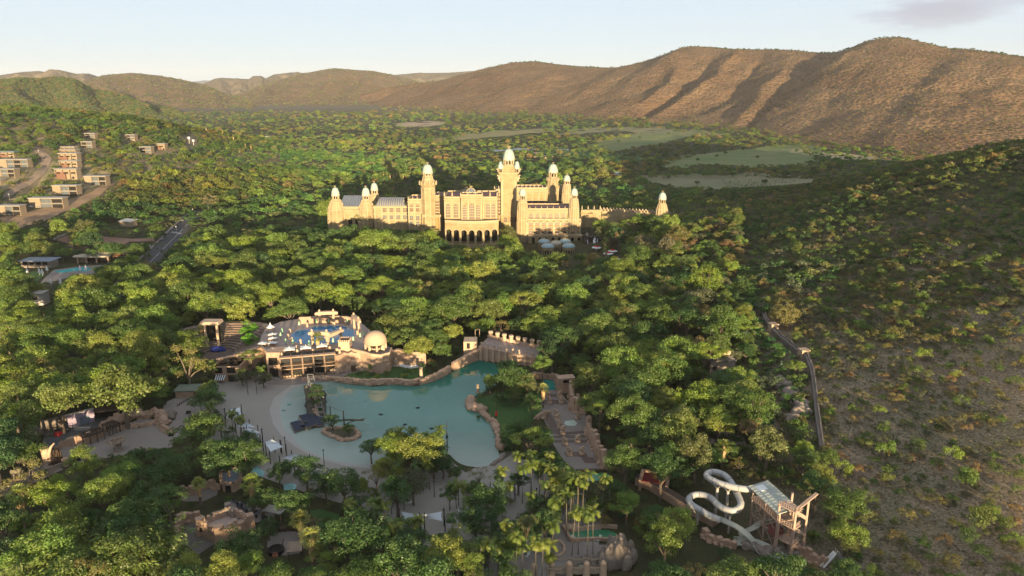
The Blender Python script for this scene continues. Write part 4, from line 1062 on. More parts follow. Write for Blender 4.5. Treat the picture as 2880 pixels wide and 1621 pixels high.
# ------------------------------------------------------------------ pool terrace and its buildings
DK = 8.0
def Q6(x, y, z=0.0): return P(*Z6(x, y), z)
terr = empty("pool_terrace", (0, 0, 0), 0, "raised sandstone terrace around the oval pool with a dark-bayed front facing the beach", "terrace")
deck_px = [(729, 970), (757, 1001), (800, 997), (850, 993), (905, 989), (950, 986), (986, 986), (1027, 996), (1045, 1002), (1070, 1004), (1095, 998), (1101, 984), (1060, 950), (1025, 915), (985, 893), (910, 888), (838, 897), (790, 905), (748, 922), (735, 945)]
deck_w = [P(a, b, DK) for a, b in deck_px]
b = MB(); b.prism([(p.x, p.y) for p in deck_w], -1, DK - .02, 0, 1)
b.build("base", [stone, mat("terrace_paving", (.30, .235, .205), .9, .12, .5)], terr)
b = MB(); fr = deck_w[0:7]; b.wall([(p.x, p.y) for p in fr], DK, DK + 1.0, .6, jag=.12)
b.wall([(p.x, p.y) for p in deck_w[6:12]], DK, DK + 1.1, .6, jag=.1); b.build("parapet", [stone_lt], terr)
A, B = Q6(878, 828), Q6(1436, 776)
ang = math.atan2(B.y - A.y, B.x - A.x); Lf = (B - A).length
hz = PY(*Z6(885, 612), A.y).z
fa = empty("pool_terrace", (0, 0, 0)); bpy.data.objects.remove(fa)
c_, s_ = math.cos(ang), math.sin(ang)
def LF(o): o.location = A; o.rotation_euler = (0, 0, ang); return o
b = MB(); nb = 5; bw = Lf / nb
b.box(Lf / 2, 4, -.6, Lf, 4, hz + .5, mi=1)
for k in range(nb + 1): b.box(k * bw, 1.0, -.4, .5, 2.4, hz + .6)
for z, h in ((-.4, .7), (hz * .43, .32), (hz * .6, .16), (hz - .45, .45)): b.box(Lf / 2, 1.3, z, Lf + .5, 2.2, h)
LF(b.build("bay_front", [stone, dark], terr))
for k in range(nb):       # shading screens and rails in each bay
 b = MB(); b.box((k + .5) * bw, .35, hz * .78, bw - .9, .12, hz * .15, mi=0)
 for q in range(9): b.box((k + .1 + .1 * q) * bw, -.05, hz * .46, .06, .06, .9, mi=0)
 b.box((k + .5) * bw, -.05, hz * .46 + .9, bw - .7, .1, .08, mi=0)
 for q in range(3): b.box((k + .25 + .25 * q) * bw, 1.0, .5, .9, .9, .75, mi=1)
 LF(b.build("bay_screen", [black, wood_lt], terr))
for k in range(nb + 1):
 b = MB(); b.lathe(k * bw, -.2, [(.12, 0), (.1, hz + 1.8)], 6); LF(b.build("flagpole", [wood], terr))
# plain panel to the left with two dark openings
A2, B2 = Q6(740, 800), Q6(882, 800); b = MB()
L2 = B2.x - A2.x; b.box(L2 / 2, 3.5, -.5, L2, 7, hz + 2.0)
for z0, z1 in ((.1, hz * .42), (hz * .56, hz * .92)):
 b.box(L2 * .46, -.02, z0, L2 * .62, .1, z1 - z0, mi=1)
b.box(L2 / 2, -.1, hz * .47, L2 + .3, .3, .4)
o = b.build("side_front", [stone, dark], terr); o.location = A2
# oval pool
oc = P(911, 943, DK); ox = (P(1003, 943, DK).x - P(819, 943, DK).x) / 2; oyf, oyb = P(909, 971, DK).y, P(909, 917, DK).y
occ = Vector((oc.x, (oyf + oyb) / 2, DK)); oy = (oyb - oyf) / 2
ov = lambda k: [(occ.x + ox * k * math.cos(2 * math.pi * i / 48), occ.y + oy * (1 + (k - 1) * ox / oy) * math.sin(2 * math.pi * i / 48)) for i in range(48)]
rim = drape("pool_edge", ov(1.05), stone_lt, .06, flat=DK)
drape("oval_pool_water", ov(1.0), water_mat("blue_pool_water", (0, 0, 0), (.008, .12, .26), rough=.03), .12, flat=DK)
# stone beams on pillars
def trilithon(p, q, hb, lab, over=2.2, th=1.5):
 p, q = Vector(p), Vector(q); mid = (p + q) / 2; d = q - p; an = math.atan2(d.y, d.x)
 o = empty("stone_trilithon", mid, an, lab, "stone gateway", "stone beam gateways around the oval pool")
 L = d.length
 for s in (-1, 1):
  b = MB(); b.lathe(s * L / 2, 0, [(.75, 0), (.6, hb * .5), (.68, hb)], 9); b.build("pillar", [stone_lt], o)
  b = MB(); b.lathe(s * L / 2, 0, [(.45, hb + th), (.55, hb + th + .7), (.25, hb + th + 1.3)], 8); b.build("capstone", [stone_lt], o)
 b = MB(); vs = []
 n = 9
 for k in range(n):
  t = -1 + 2 * k / (n - 1); w = .85 + .1 * math.cos(t * 3); x = t * (L / 2 + over); z = hb + .25 * math.cos(t * 1.5)
  e = .75 if abs(t) == 1 else 1
  vs += [(x, -w * e, z + (1 - e) * .5), (x, w * e, z + (1 - e) * .5), (x, w * e, z + th * e), (x, -w * e, z + th * e)]
 fs = [(k * 4 + i, (k + 1) * 4 + i, (k + 1) * 4 + (i + 1) % 4, k * 4 + (i + 1) % 4) for k in range(n - 1) for i in range(4)] + [(3, 2, 1, 0), tuple((n - 1) * 4 + i for i in range(4))]
 b.add(vs, [f[::-1] for f in fs]); b.build("beam", [stone_lt], o)
def hb_(px, rb, rt): return PY(*Z6(px, rt), P(*Z6(px, rb), DK).y).z - DK
trilithon(Q6(1272, 270, DK), Q6(1412, 264, DK), hb_(1272, 270, 168), "stone beam on two pillars behind the oval pool before the curved wall")
trilithon(Q6(1196, 480, DK), Q6(1345, 484, DK), hb_(1345, 484, 375), "stone beam gateway at the front of the oval pool, beside the terrace palm", 1.6)
trilithon(Q6(1356, 478, DK), Q6(1486, 425, DK), hb_(1486, 425, 350), "slanting stone beam gateway standing over the near rim of the oval pool", 1.6)
trilithon(Q6(1620, 302, DK), Q6(1668, 345, DK), hb_(1620, 302, 200), "end-on stone beam gateway at the far end of the oval pool under trees")
b = MB(); cw = smooth_line([Q6(x, y, DK) for x, y in [(1050, 268), (1150, 262), (1235, 258), (1330, 255), (1420, 254), (1500, 256), (1580, 268)]], 4)
b.wall([(p.x, p.y + 1.5) for p in cw], DK - .5, DK + 3.4, .8, jag=.1)
tag(b.build("curved_wall", [stone]), "curved sandstone wall closing the back of the oval pool terrace", "wall")
b = MB(); p = Q6(1362, 258, DK); b.lathe(0, 0, [(2.0, 0), (2.0, .3), (1.7, .3), (1.7, 0)], 20, cap=False); o = b.build("stone_ring", [wood_lt]); o.rotation_euler = (R(90), 0, 0); o.location = (p.x, p.y + .4, DK + 2.1)
tag(o, "large wooden wheel standing against the curved wall behind the oval pool", "wheel")
proto = None
for k, (x, y) in enumerate([(945, 405), (985, 440), (1073, 465), (1035, 520), (1195, 470), (1528, 275), (1140, 290), (1652, 368), (1040, 575), (878, 535), (1255, 470), (965, 350), (1470, 560), (1370, 540), (1200, 560), (880, 610)]):
 p = Q6(x, y, DK)
 if proto is None:
  b = MB(); b.lathe(0, 0, [(.7, 0), (.62, 1.6), (.72, 1.9), (.5, 2.5), (.2, 2.7)], 9); proto = b.build("stone_bollard", [stone_lt]); o = proto
 else: o = proto.copy(); COL.objects.link(o)
 o.location = p; o.scale = (.8, .8, .7 + .3 * rnd.random())
 tag(o, "stubby round sandstone post standing on the oval pool terrace", "bollard", "stone posts on the pool terrace")
um = None
UMB = [(870, 405, "left"), (885, 362, "left"), (922, 470, "near"), (995, 475, "near"), (1160, 488, "near"), (1405, 462, "near"), (1610, 445, "right"), (1680, 410, "right"), (1720, 392, "right"), (1235, 262, "far"), (1360, 258, "far"), (1060, 288, "far"), (1550, 262, "far"), (1782, 548, "kiosk"), (1905, 540, "kiosk")]
for x, y, w_ in UMB:
 p = Q6(x, y, DK)
 if um is None:
  um = empty("closed_parasol", p); b = MB(); b.lathe(0, 0, [(.35, 0), (.35, .1), (.05, .12), (.05, 3.2)], 6); b.build("pole", [wood], um)
  b = MB(); b.lathe(0, 0, [(.30, .9), (.62, 1.2), (.55, 2.0), (.28, 2.9), (.04, 3.5)], 8, ribs=.12); b.build("canopy", [green_cloth], um); o = um
 else: o = copy_tree(um)
 o.location = p; o.scale = (.85, .85, .85)
 tag(o, {"left": "folded pale green parasol between the cabanas and the oval pool", "near": "folded pale green parasol at the front of the oval pool", "right": "folded pale green parasol between the oval pool and the domed kiosk", "far": "folded pale green parasol behind the oval pool by the curved wall", "kiosk": "folded pale green parasol under the rim of the domed kiosk"}[w_], "parasol", "folded green parasols on the pool terrace")
cb = None
for x, y, w_ in [(788, 395, 0), (790, 436, 0), (790, 482, 0), (685, 488, 0), (795, 580, 1), (960, 560, 1), (1128, 544, 1), (1292, 524, 1)]:
 p = Q6(x, y, DK)
 if cb is None:
  cb = empty("cabana", p)
  for i in (-1, 1):
   for j in (-1, 1): b = MB(); b.box(i * 2.0, j * 1.6, 0, .16, .16, 2.3); b.build("post", [wood_lt], cb)
  b = MB(); b.add([(-2.3, -1.9, 2.3), (2.3, -1.9, 2.3), (2.3, 1.9, 2.3), (-2.3, 1.9, 2.3), (0, 0, 2.85), (-2.3, -1.9, 2.0), (2.3, -1.9, 2.0), (2.3, 1.9, 2.0), (-2.3, 1.9, 2.0)], [(0, 1, 4), (1, 2, 4), (2, 3, 4), (3, 0, 4), (5, 6, 1, 0), (6, 7, 2, 1), (7, 8, 3, 2), (8, 5, 0, 3)]); b.lathe(0, 0, [(.1, 2.8), (.1, 3.4)], 6); b.build("canopy", [white], cb)
  b = MB(); b.box(0, .3, .35, 3.2, 2.2, .45, top=.97); b.box(0, 1.3, .8, 3.2, .25, .7); b.build("daybed", [mat("terracotta_cushion", (.50, .22, .12), .9)], cb); o = cb
 else: o = copy_tree(cb)
 o.location = p; o.rotation_euler = (0, 0, ang * (1 if w_ else 0)); o.scale = (1, 1, 1) if w_ else (.78, .7, .7)
 tag(o, ["square white cabana in the row at the left end of the pool terrace", "square white cabana with orange daybed along the terrace's front edge"][w_], "cabana", "white cabanas on the pool terrace")
p = Q6(768, 340, DK); o = empty("pointed_tent", p, 0, "pointed white tent at the back left corner of the pool terrace", "tent")
b = MB(); b.lathe(0, 0, [(2.1, 2.3), (1.1, 2.9), (.35, 3.7), (.08, 4.6)], 8); b.build("canopy", [white], o)
for i in range(4): b = MB(); b.box(2.1 * math.cos(i * 1.571 + .78), 2.1 * math.sin(i * 1.571 + .78), 0, .18, .18, 2.7); b.build("post", [wood], o)
# square stone turret at the terrace front
p0, p1 = Q6(1456, 532, DK), Q6(1580, 524, DK); w = p1.x - p0.x; ht = PY(*Z6(1456, 428), p0.y).z - DK
o = empty("square_turret", ((p0.x + p1.x) / 2, p0.y + w / 2, 0), 0, "square sandstone turret at the terrace's front edge right of the oval pool", "turret")
b = MB(); b.box(0, 0, -.5, w, w, DK + ht - .3, top=.94)
for i in range(6):
 for j in (-1, 1): b.box((i - 2.5) * w / 6.2, j * w * .44, DK + ht - .8, w / 11, w * .1, .9); b.box(j * w * .44, (i - 2.5) * w / 6.2, DK + ht - .8, w * .1, w / 11, .9)
b.build("wall", [stone_lt], o)
b = MB(); b.box(0, 0, DK + ht - .79, w * .8, w * .8, .12); b.build("roof", [dark], o)
# domed kiosk
kc = P(1057, 984, DK); kr = SP(32.5, kc.y) * 1.02
o = empty("domed_kiosk", kc, 0, "round open kiosk with a pale sandstone dome at the terrace's right end", "kiosk")
zr = PY(1057, 968, kc.y - kr * .9).z - DK; zt = PY(1057, 932, kc.y).z - DK
b = MB(); b.lathe(0, 0, [(kr * .98, zr - .9), (kr * 1.04, zr - .5), (kr * 1.04, zr)] + [(kr * math.cos(t * math.pi / 20) ** .9, zr + (zt - zr) * math.sin(t * math.pi / 20)) for t in range(0, 10)] + [(.2, zt)], 32)
b.build("dome", [mat("dome_sandstone", (.45, .31, .21), .9, .07, .6, .2)], o, True)
for k in range(8):
 a = k * math.pi / 4 + .3; b = MB(); b.lathe(kr * .9 * math.cos(a), kr * .9 * math.sin(a), [(.55, 0), (.45, zr - .8)], 8); b.build("column", [stone_lt], o)
b = MB(); b.lathe(0, 0, [(kr * .45, 0), (kr * .45, 1.1), (kr * .5, 1.15), (kr * .5, 1.3)], 20); b.lathe(0, 0, [(kr * .3, 0), (kr * .3, zr - .9)], 12, 1); b.build("bar_counter", [stone_lt, dark], o)
b = MB(); b.lathe(0, 0, [(kr * 1.35, -.4), (kr * 1.35, .06)], 28); b.build("plinth", [paving], o)
# cliff-like retaining wall below the kiosk, running right
b = MB()
cl = smooth_line([Q6(x, y, 0) for x, y in [(1440, 770), (1520, 735), (1620, 730), (1720, 722), (1850, 705), (1990, 690), (2120, 690), (2250, 700), (2350, 700)]], 4)
b.wall([(p.x, p.y + 1.0) for p in cl], -.5, [8.2 - 3.4 * max(0, (i / len(cl) - .45)) for i in range(len(cl))], 2.0, jag=.5, seed=3)
rr = random.Random(9)
for i, p in enumerate(cl[:22]):
 for k in range(2): b.blob((p.x + rr.uniform(-1, 1), p.y - .3, rr.uniform(0, 3.8)), (rr.uniform(1, 1.9), .9, rr.uniform(1, 2)), i * 3 + k, .3, 8, 6, 1)
tag(b.build("cliff_wall", [stone, stone_lt]), "rough sandstone retaining wall dropping from the kiosk to the lawn", "wall")
p = Q6(1615, 738); b = MB(); b.box(p.x, p.y - .6, 0, 1.8, 1.2, 2.6); tag(b.build("wall_door", [wood]), "small dark doorway in the foot of the cliff wall", "door")
drape("lawn", [Q6(x, y) for x, y in [(1500, 810), (1560, 770), (1650, 750), (1800, 730), (1980, 705), (2150, 702), (2300, 705), (2370, 730), (2370, 800), (2300, 850), (2100, 855), (1850, 850), (1650, 830)]], lawn, .12, flat=0.0)
lp = None
chairs = smooth_line([Q6(x, y) for x, y in [(1968, 692), (2010, 694), (2060, 694), (2110, 702), (2150, 712), (2190, 716), (2230, 712), (2270, 706)]], 4)
for i, p in enumerate(chairs):
 if lp is None:
  lp = empty("pool_chair", p); b = MB(); b.box(0, 0, .35, .62, 1.1, .1); [b.box(i_ * .26, j_ * .45, 0, .08, .08, .36) for i_ in (-1, 1) for j_ in (-1, 1)]; b.build("seat", [white], lp)
  b = MB(); b.add([(-.31, .5, .4), (.31, .5, .4), (.31, .95, 1.1), (-.31, .95, 1.1), (-.31, .58, .38), (.31, .58, .38), (.31, 1.03, 1.08), (-.31, 1.03, 1.08)], [(0, 1, 2, 3), (7, 6, 5, 4), (0, 3, 7, 4), (1, 5, 6, 2), (3, 2, 6, 7)]); b.build("backrest", [white], lp); o = lp
 else: o = copy_tree(lp)
 o.location = p; o.rotation_euler = (0, 0, rnd.uniform(-.2, .2))
 tag(o, "white plastic chair in the curving row on the lawn", "chair", "white chairs along the lawn")
# ------------------------------------------------------------------ walls round the wave pool
b = MB()
w1 = smooth_line([Q6(x, y) for x, y in [(1080, 845), (1200, 832), (1290, 832), (1400, 845), (1480, 858), (1560, 868), (1650, 878), (1740, 884), (1860, 884), (2010, 878), (2110, 886), (2200, 888), (2290, 868)]], 4)
b.wall([(p.x, p.y + .6) for p in w1], -.4, [1.0 + 1.4 * min(1, i / 20) for i in range(len(w1))], 1.5, jag=.25, seed=5)
rr = random.Random(31)
for i in range(4, len(w1), 1): b.blob((w1[i].x + rr.uniform(-.6, .6), w1[i].y - .1, rr.uniform(.2, 1.6)), (rr.uniform(.6, 1.2), .7, rr.uniform(.5, .9)), i, .3, 7, 5, 0)
tag(b.build("pool_wall", [stone]), "low rocky pink sandstone wall along the wave pool's far shore", "wall")
b = MB(); w2 = smooth_line([P(*Z7(x, y)) for x, y in [(425, 608), (500, 585), (600, 548), (705, 490)]], 5)
b.wall([(p.x, p.y + .6) for p in w2], -.4, [2.2 + .9 * i / len(w2) for i in range(len(w2))], 1.6, jag=.35, seed=6)
tag(b.build("pool_wall", [stone]), "jagged sandstone wall rising along the lawn towards the wave wall", "wall")
b = MB(); w3 = smooth_line([P(*Z7(x, y)) for x, y in [(735, 475), (800, 445), (870, 412), (930, 388), (975, 372)]], 5)
b.wall([(p.x, p.y + .6) for p in w3], -.4, [3.6 + 1.6 * i / len(w3) for i in range(len(w3))], 1.6, jag=.12, seed=7)
tag(b.build("pool_wall", [stone]), "higher smooth sandstone wall leading into the corner of the wave wall", "wall")
p = P(*Z7(440, 570)); b = MB(); b.lathe(p.x, p.y + 1.6, [(.8, 0), (.65, 4.5), (.75, 5.6)], 8); tag(b.build("stone_pillar", [stone_lt]), "lone stone pillar on the shore where the lawn meets the wall", "pillar")
# wave wall
ww = empty("wave_wall", (0, 0, 0), 0, "massive castle-like sandstone wall holding the wave machine at the pool's far corner", "wall")
A, B = P(*Z7(975, 372)), P(*Z7(1500, 432)); hA = PY(*Z7(975, 245), A.y).z; hB = PY(*Z7(1495, 355), B.y).z
b = MB(); d = (B - A).normalized(); nrm = Vector((-d.y, d.x, 0))
if nrm.y < 0: nrm = -nrm
pts = [A.lerp(B, k / 12) for k in range(13)]
b.wall([(p.x + nrm.x * .7, p.y + nrm.y * .7) for p in pts], -.5, [hA + (hB - hA) * k / 12 for k in range(13)], 1.4, jag=.12)
b.build("front_wall", [stone], ww)
b = MB(); b.wall([(p.x + nrm.x * 7, p.y + nrm.y * 7) for p in pts], -.5, [hA + (hB - hA) * k / 12 - .15 for k in range(13)], 11.4); b.build("walkway", [mat("wave_wall_top", (.26, .20, .175), .95, .15, .5, .3)], ww)
b = MB(); b.wall([(p.x + nrm.x * 12.9, p.y + nrm.y * 12.9) for p in pts], -.5, [hA + (hB - hA) * k / 12 + 1.2 for k in range(13)], .8, jag=.2); b.build("back_parapet", [stone], ww)
for k in range(9):
 p = A.lerp(B, (k + .4) / 9); b = MB(); hh = hA + (hB - hA) * (k + .4) / 9
 b.box(p.x - nrm.x * .25, p.y - nrm.y * .25, -.4, 1.2, .9, hh + .5, math.atan2(d.y, d.x), top=.86); b.build("buttress", [stone_lt], ww)
 b = MB(); q = p + nrm * 1.0; b.lathe(q.x, q.y, [(.5, hh - .1), (.42, hh + 1.2), (.55, hh + 1.5), (.3, hh + 1.9)], 8); b.build("post", [stone_lt], ww)
for k in range(8):
 p = A.lerp(B, (k + .45) / 8) + nrm * 12.9; hh = hA + (hB - hA) * (k + .45) / 8; b = MB()
 b.lathe(p.x, p.y, [(1.0, hh), (.9, hh + 2.2), (1.15, hh + 2.6), (1.05, hh + 3.4)], 9); b.build("crown_post", [stone_lt], ww)
b = MB(); p = P(*Z7(935, 395)); b.box(p.x - 2, p.y + 8, 0, 6, 7, 8.2); b.box(p.x - 2.8, p.y + 4.4, 5.0, 1.4, .2, 2.6, mi=1); b.build("plant_room", [stone_lt, dark], ww)
b = MB(); q = p + Vector((1, 12, 8)); b.tube([q + Vector((-1, 0, 0)), q + Vector((-1, 0, 3.4)), q + Vector((1, 0, 3.8)), q + Vector((1, 0, 0))], .12, 6); b.build("hoist", [stone_lt], ww)
# right shore rocks
b = MB(); rr = random.Random(12)
sh = smooth_line([P(*Z7(x, y)) for x, y in [(890, 750), (892, 800), (925, 838), (985, 848), (1000, 880), (1050, 925), (1095, 955), (1125, 1010), (1140, 1080), (1150, 1150), (1165, 1200)]], 4)
for i, p in enumerate(sh):
 big = 1.9 if i < 14 else 1.15
 for k in range(2): b.blob((p.x + rr.uniform(.1, 1.3), p.y + rr.uniform(-.6, .8), rr.uniform(0, .9)), (rr.uniform(.7, 1.2) * big, rr.uniform(.7, 1.1) * big, rr.uniform(.6, 1.0) * big), i * 5 + k, .3, 8, 6)
tag(b.build("shore_rocks", [stone], None, True), "pink boulders edging the wave pool below the lawn headland", "rocks")
b = MB(); sh2 = smooth_line([P(*Z7(x, y)) for x, y in [(1110, 1345), (1150, 1315), (1200, 1280), (1250, 1240)]], 5)
for i, p in enumerate(sh2): b.blob((p.x, p.y, .1), (rr.uniform(.6, 1.1), rr.uniform(.5, .9), .6), i, .3, 7, 5)
tag(b.build("shore_rocks", [stone_gr], None, True), "low grey stones along the sandy spit at the wave pool's near bay", "rocks")
p = P(*Z7(945, 690)); b = MB(); b.lathe(p.x + 1, p.y + 1, [(.7, 0), (.55, 3), (.65, 3.8)], 8); tag(b.build("stone_pillar", [stone_lt]), "stone pillar at the tip of the rocky headland", "pillar")
p = P(*Z7(1140, 905)); o = empty("ride_post", p, 0, "red capped timber post on the headland's shore", "post")
b = MB(); b.lathe(0, 0, [(.25, 0), (.2, 5)], 6); b.build("post", [wood], o); b = MB(); b.box(0, 0, .8, .9, .9, 1.5); b.build("box", [red_cloth], o); b = MB(); b.bar((0, 0, .6), (-2.5, -2.2, -.4), .3); b.build("strut", [wood], o)
# ------------------------------------------------------------------ islands and stages in the wave pool
isl = smooth_line([Q6(x, y) for x, y in [(1312, 1372), (1335, 1345), (1420, 1335), (1520, 1340), (1610, 1350), (1655, 1385), (1652, 1420), (1590, 1445), (1500, 1452), (1440, 1430), (1370, 1405)]], 4, True)
o = empty("rock_island", (0, 0, 0), 0, "small rock-ringed island with bushes in the wave pool's shallows", "island")
b = MB(); b.prism([(p.x, p.y) for p in isl], -.3, .75); b.build("soil", [mat("island_soil", (.09, .08, .05), .95, .2, .5)], o)
b = MB()
for i, p in enumerate(isl): b.blob((p.x, p.y, .35), (rr.uniform(.8, 1.25), rr.uniform(.7, 1.1), rr.uniform(.6, .95)), i, .3, 8, 6)
b.build("boulders", [stone], o, True)
rail = Q6(1430, 1365); b = MB(); b.bar((rail.x, rail.y, 1.6), (rail.x + 8, rail.y - 1.5, 1.6), .18); [b.bar((rail.x + 8 * k / 4, rail.y - 1.5 * k / 4, .6), (rail.x + 8 * k / 4, rail.y - 1.5 * k / 4, 1.6), .14) for k in range(5)]; b.build("rail", [wood_lt], o)
p = Q6(1517, 1305); o = empty("timber_mast", p, 0, "tall timber mast with a crossbeam beside the small rock island", "mast")
b = MB(); zt = PY(*Z6(1512, 1145), p.y).z; b.lathe(0, 0, [(.28, 0), (.2, zt)], 7); b.build("pole", [wood], o)
b = MB(); b.bar((-.8, 0, zt * .42), (7, .6, zt * .36), .45); b.bar((.2, 0, .8), (4.2, .3, zt * .38), .25); b.bar((3, -1, zt * .42), (7.4, 1.4, zt * .38), .3); b.build("crossbeam", [wood], o)
q = Q6(1378, 1210); b = MB(); b.lathe(0, 0, [(.2, 0), (.15, 4.6)], 6); o2 = b.build("timber_mast", [wood]); o2.location = q; tag(o2, "shorter bare timber mast between the dark stage and the island", "mast")
b = MB(); zc = 4.4; b.tube([(q.x, q.y, zc), (p.x, p.y, zt * .93)], .06, 4); tag(b.build("rope", [black]), "rope strung between the two timber masts", "rope")
# dark floating stage
st = empty("dark_stage", (0, 0, 0), 0, "dark blue-black stage platforms standing over the wave pool's shallows", "stage")
for k, (pl, z) in enumerate((([(968, 1262), (1060, 1240), (1130, 1310), (1010, 1352)], 1.0), ([(1052, 1190), (1165, 1172), (1240, 1270), (1215, 1285), (1130, 1310)], 1.5), ([(1165, 1175), (1290, 1155), (1325, 1235), (1300, 1285), (1240, 1290)], 1.2))):
 w_ = [Q6(x, y, z) for x, y in pl]; b = MB(); b.prism([(p.x, p.y) for p in w_], z - .45, z)
 for i in range(len(w_)):
  b.bar((w_[i].x, w_[i].y, -.3), (w_[i].x, w_[i].y, z - .4), .22, 1); m2 = w_[i].lerp(w_[(i + 1) % len(w_)], .5); b.bar((m2.x, m2.y, -.3), (m2.x, m2.y, z - .4), .18, 1)
  b.bar(w_[i] - Vector((0, 0, .25)), w_[(i + 1) % len(w_)] - Vector((0, 0, .25)), .2, 1)
 b.build("platform", [mat("stage_deck", (.018, .026, .05), .75, .2, .4), wood_lt], st)
b = MB(); p = Q6(1095, 1300, 1.0); b.box(p.x, p.y, 1.0, 1.6, 1.1, .8); p = Q6(1118, 1270, 1.5); b.box(p.x, p.y, 1.5, .8, 1.0, .7); b.build("equipment_case", [steel_dark], st)
# rocky crag with climbing net and truss behind the stage
cr = empty("climbing_crag", (0, 0, 0), 0, "overgrown rock crag draped with climbing truss and nets behind the dark stage", "crag")
b = MB()
for k in range(26):
 t = k / 25; x, y = 1215 + 60 * math.sin(k * 2.1) + 30 * t, 1010 + 200 * t; p = Q6(x, y + 20); hgt = 5.5 * (1 - t) + 1.0
 b.blob((p.x, p.y, hgt * .45), (2.0 - .5 * t, 1.9 - .5 * t, hgt * .6), k, .35, 9, 7, 0 if k % 3 else 1)
b.build("rock", [mat("crag_rock", (.085, .075, .06), .95, .3, .6, .6), stone], cr, True)
b = MB()
for k in range(10):
 t = k / 9; x, y = 1190 + 110 * t, 955 + 235 * t; p = Q6(x, y + 70, 0); z = 10.5 - 8.5 * t
 for s in (-1.1, 1.1):
  b.bar((p.x + s, p.y, 0 if k % 3 == 0 else z - 1.5), (p.x + s, p.y, z), .14)
 if k < 9:
  p2 = Q6(x + 12.2, y + 96, 0); z2 = 10.5 - 8.5 * (k + 1) / 9
  for s in (-1.1, 1.1): b.bar((p.x + s, p.y, z), (p2.x + s, p2.y, z2), .13); b.bar((p.x + s, p.y, z - 1.3), (p2.x - s, p2.y, z2), .1)
 b.bar((p.x - 1.1, p.y, z), (p.x + 1.1, p.y, z), .12)
b.build("truss", [mat("truss_metal", (.20, .20, .19), .5, .1)], cr)
for i, (x, y) in enumerate(((1305, 1002), (1310, 1082))):
 p = Q6(x, y + 30); b = MB(); b.bar((0, 0, 0), (0, 0, 4.4), .12); b.box(0, -.2, 4.2, .55, .3, .5, mi=1); o = b.build("floodlight", [steel_dark, white]); o.location = p; tag(o, "small white floodlight on a mast beside the climbing crag", "floodlight", "floodlights on the crag")
for i, (x, y) in enumerate([(600, 960 - 900), ]): pass
for zf, x, y in ((Z6, 1730, 1050), (Z6, 1890, 1187), (Z6, 2135, 1290), (Z6, 2405, 1330), (Z6, 2270, 1118), (Z7, 70, 880), (Z7, 295, 972), (Z7, 545, 1010), (Z7, 412, 818), (Z6, 955, 1085), (Z6, 900, 1145)):
 p = P(*zf(x, y)); b = MB(); b.prism([(p.x + .8 * math.cos(i * .9) * (1 + .25 * (i % 2)), p.y + .8 * math.sin(i * .9)) for i in range(7)], .115, .135)
 tag(b.build("floor_grate", [mat("grate", (.06, .16, .165), .5)]), "dark drain grate showing in the wave pool's floor", "grate", "grates in the wave pool")
# ------------------------------------------------------------------ shade sails
def sail(cs, lab, zf, sag=.12):
 """cs: (x, y, z) of the corners in a zoom window, in order round the sail"""
 C = [P(*zf(x, y), z) for x, y, z in cs]; c0 = sum(C, Vector()) / len(C)
 o = empty("shade_sail", (c0.x, c0.y, 0), 0, lab, "shade sail", "white shade sails on the sand"); c0.z = 0
 n = 10; b = MB(); L = [c - c0 for c in C]; vs = []
 for j in range(n + 1):
  for i in range(n + 1):
   u, v = i / n, j / n
   p = L[0] * (1 - u) * (1 - v) + L[1] * u * (1 - v) + L[2] * u * v + L[3] * (1 - u) * v
   cen = sum(L, Vector()) / 4
   e = max(abs(u - .5), abs(v - .5)) * 2; edge = 4 * (u * (1 - u) if abs(v - .5) > abs(u - .5) else v * (1 - v))
   p = p.lerp(Vector((cen.x, cen.y, p.z)), sag * edge * e ** 4)
   vs.append(p)
 b.add(vs, [(j * (n + 1) + i, j * (n + 1) + i + 1, (j + 1) * (n + 1) + i + 1, (j + 1) * (n + 1) + i) for j in range(n) for i in range(n)])
 b.build("fabric", [canvas], o, True)
 for p in L:
  q = Vector((p.x, p.y, 0)); d = (Vector((p.x, p.y, 0)) ).normalized() * .7
  b = MB(); b.lathe(0, 0, [(.16, 0), (.13, p.z + .9)], 7); b.build("mast", [black], o).location = (q.x + d.x, q.y + d.y, 0)
Z9 = zw(560, 1000, 4.392)
sail([(335, 680, 4.6), (508, 640, 4.0), (530, 740, 4.6), (340, 775, 3.2)], "pale canvas shade sail by the palms, farthest up the beach", Z9)
sail([(468, 870, 3.0), (600, 825, 5.0), (700, 888, 3.4), (560, 890, 4.6)], "upper of two overlapping white sails halfway along the beach", Z9)
sail([(545, 920, 4.4), (600, 890, 5.0), (748, 945, 3.4), (740, 1005, 3.6)], "lower of two overlapping white sails halfway along the beach", Z9)
sail([(765, 1085, 3.4), (898, 1038, 5.2), (985, 1078, 4.2), (830, 1092, 5.0)], "narrow raised white sail above a larger one near the wet sand", Z9, .06)
sail([(812, 1096, 5.0), (985, 1080, 4.0), (1045, 1128, 3.4), (880, 1190, 4.0)], "broad drooping white sail nearest the wet sand", Z9)
sail([(1025, 362, 3.2), (1130, 312, 5.2), (1265, 348, 3.4), (1140, 378, 3.6)], "pointed white sail half hidden by the dark tree at the beach's end", ZB)
sail([(92, 852, 4.6), (285, 884, 5.0), (250, 915, 3.6), (112, 938, 3.2)], "left wing of the broad double white sail on the shaded sand", ZC)
sail([(285, 884, 5.0), (470, 850, 4.6), (476, 940, 3.2), (330, 912, 3.6)], "right wing of the broad double white sail on the shaded sand", ZC)
sail([(932, 612, 3.2), (1012, 582, 5.2), (1125, 655, 3.4), (958, 668, 3.4)], "small white sail among thin palms behind the dark round tree", ZC)
lp = None
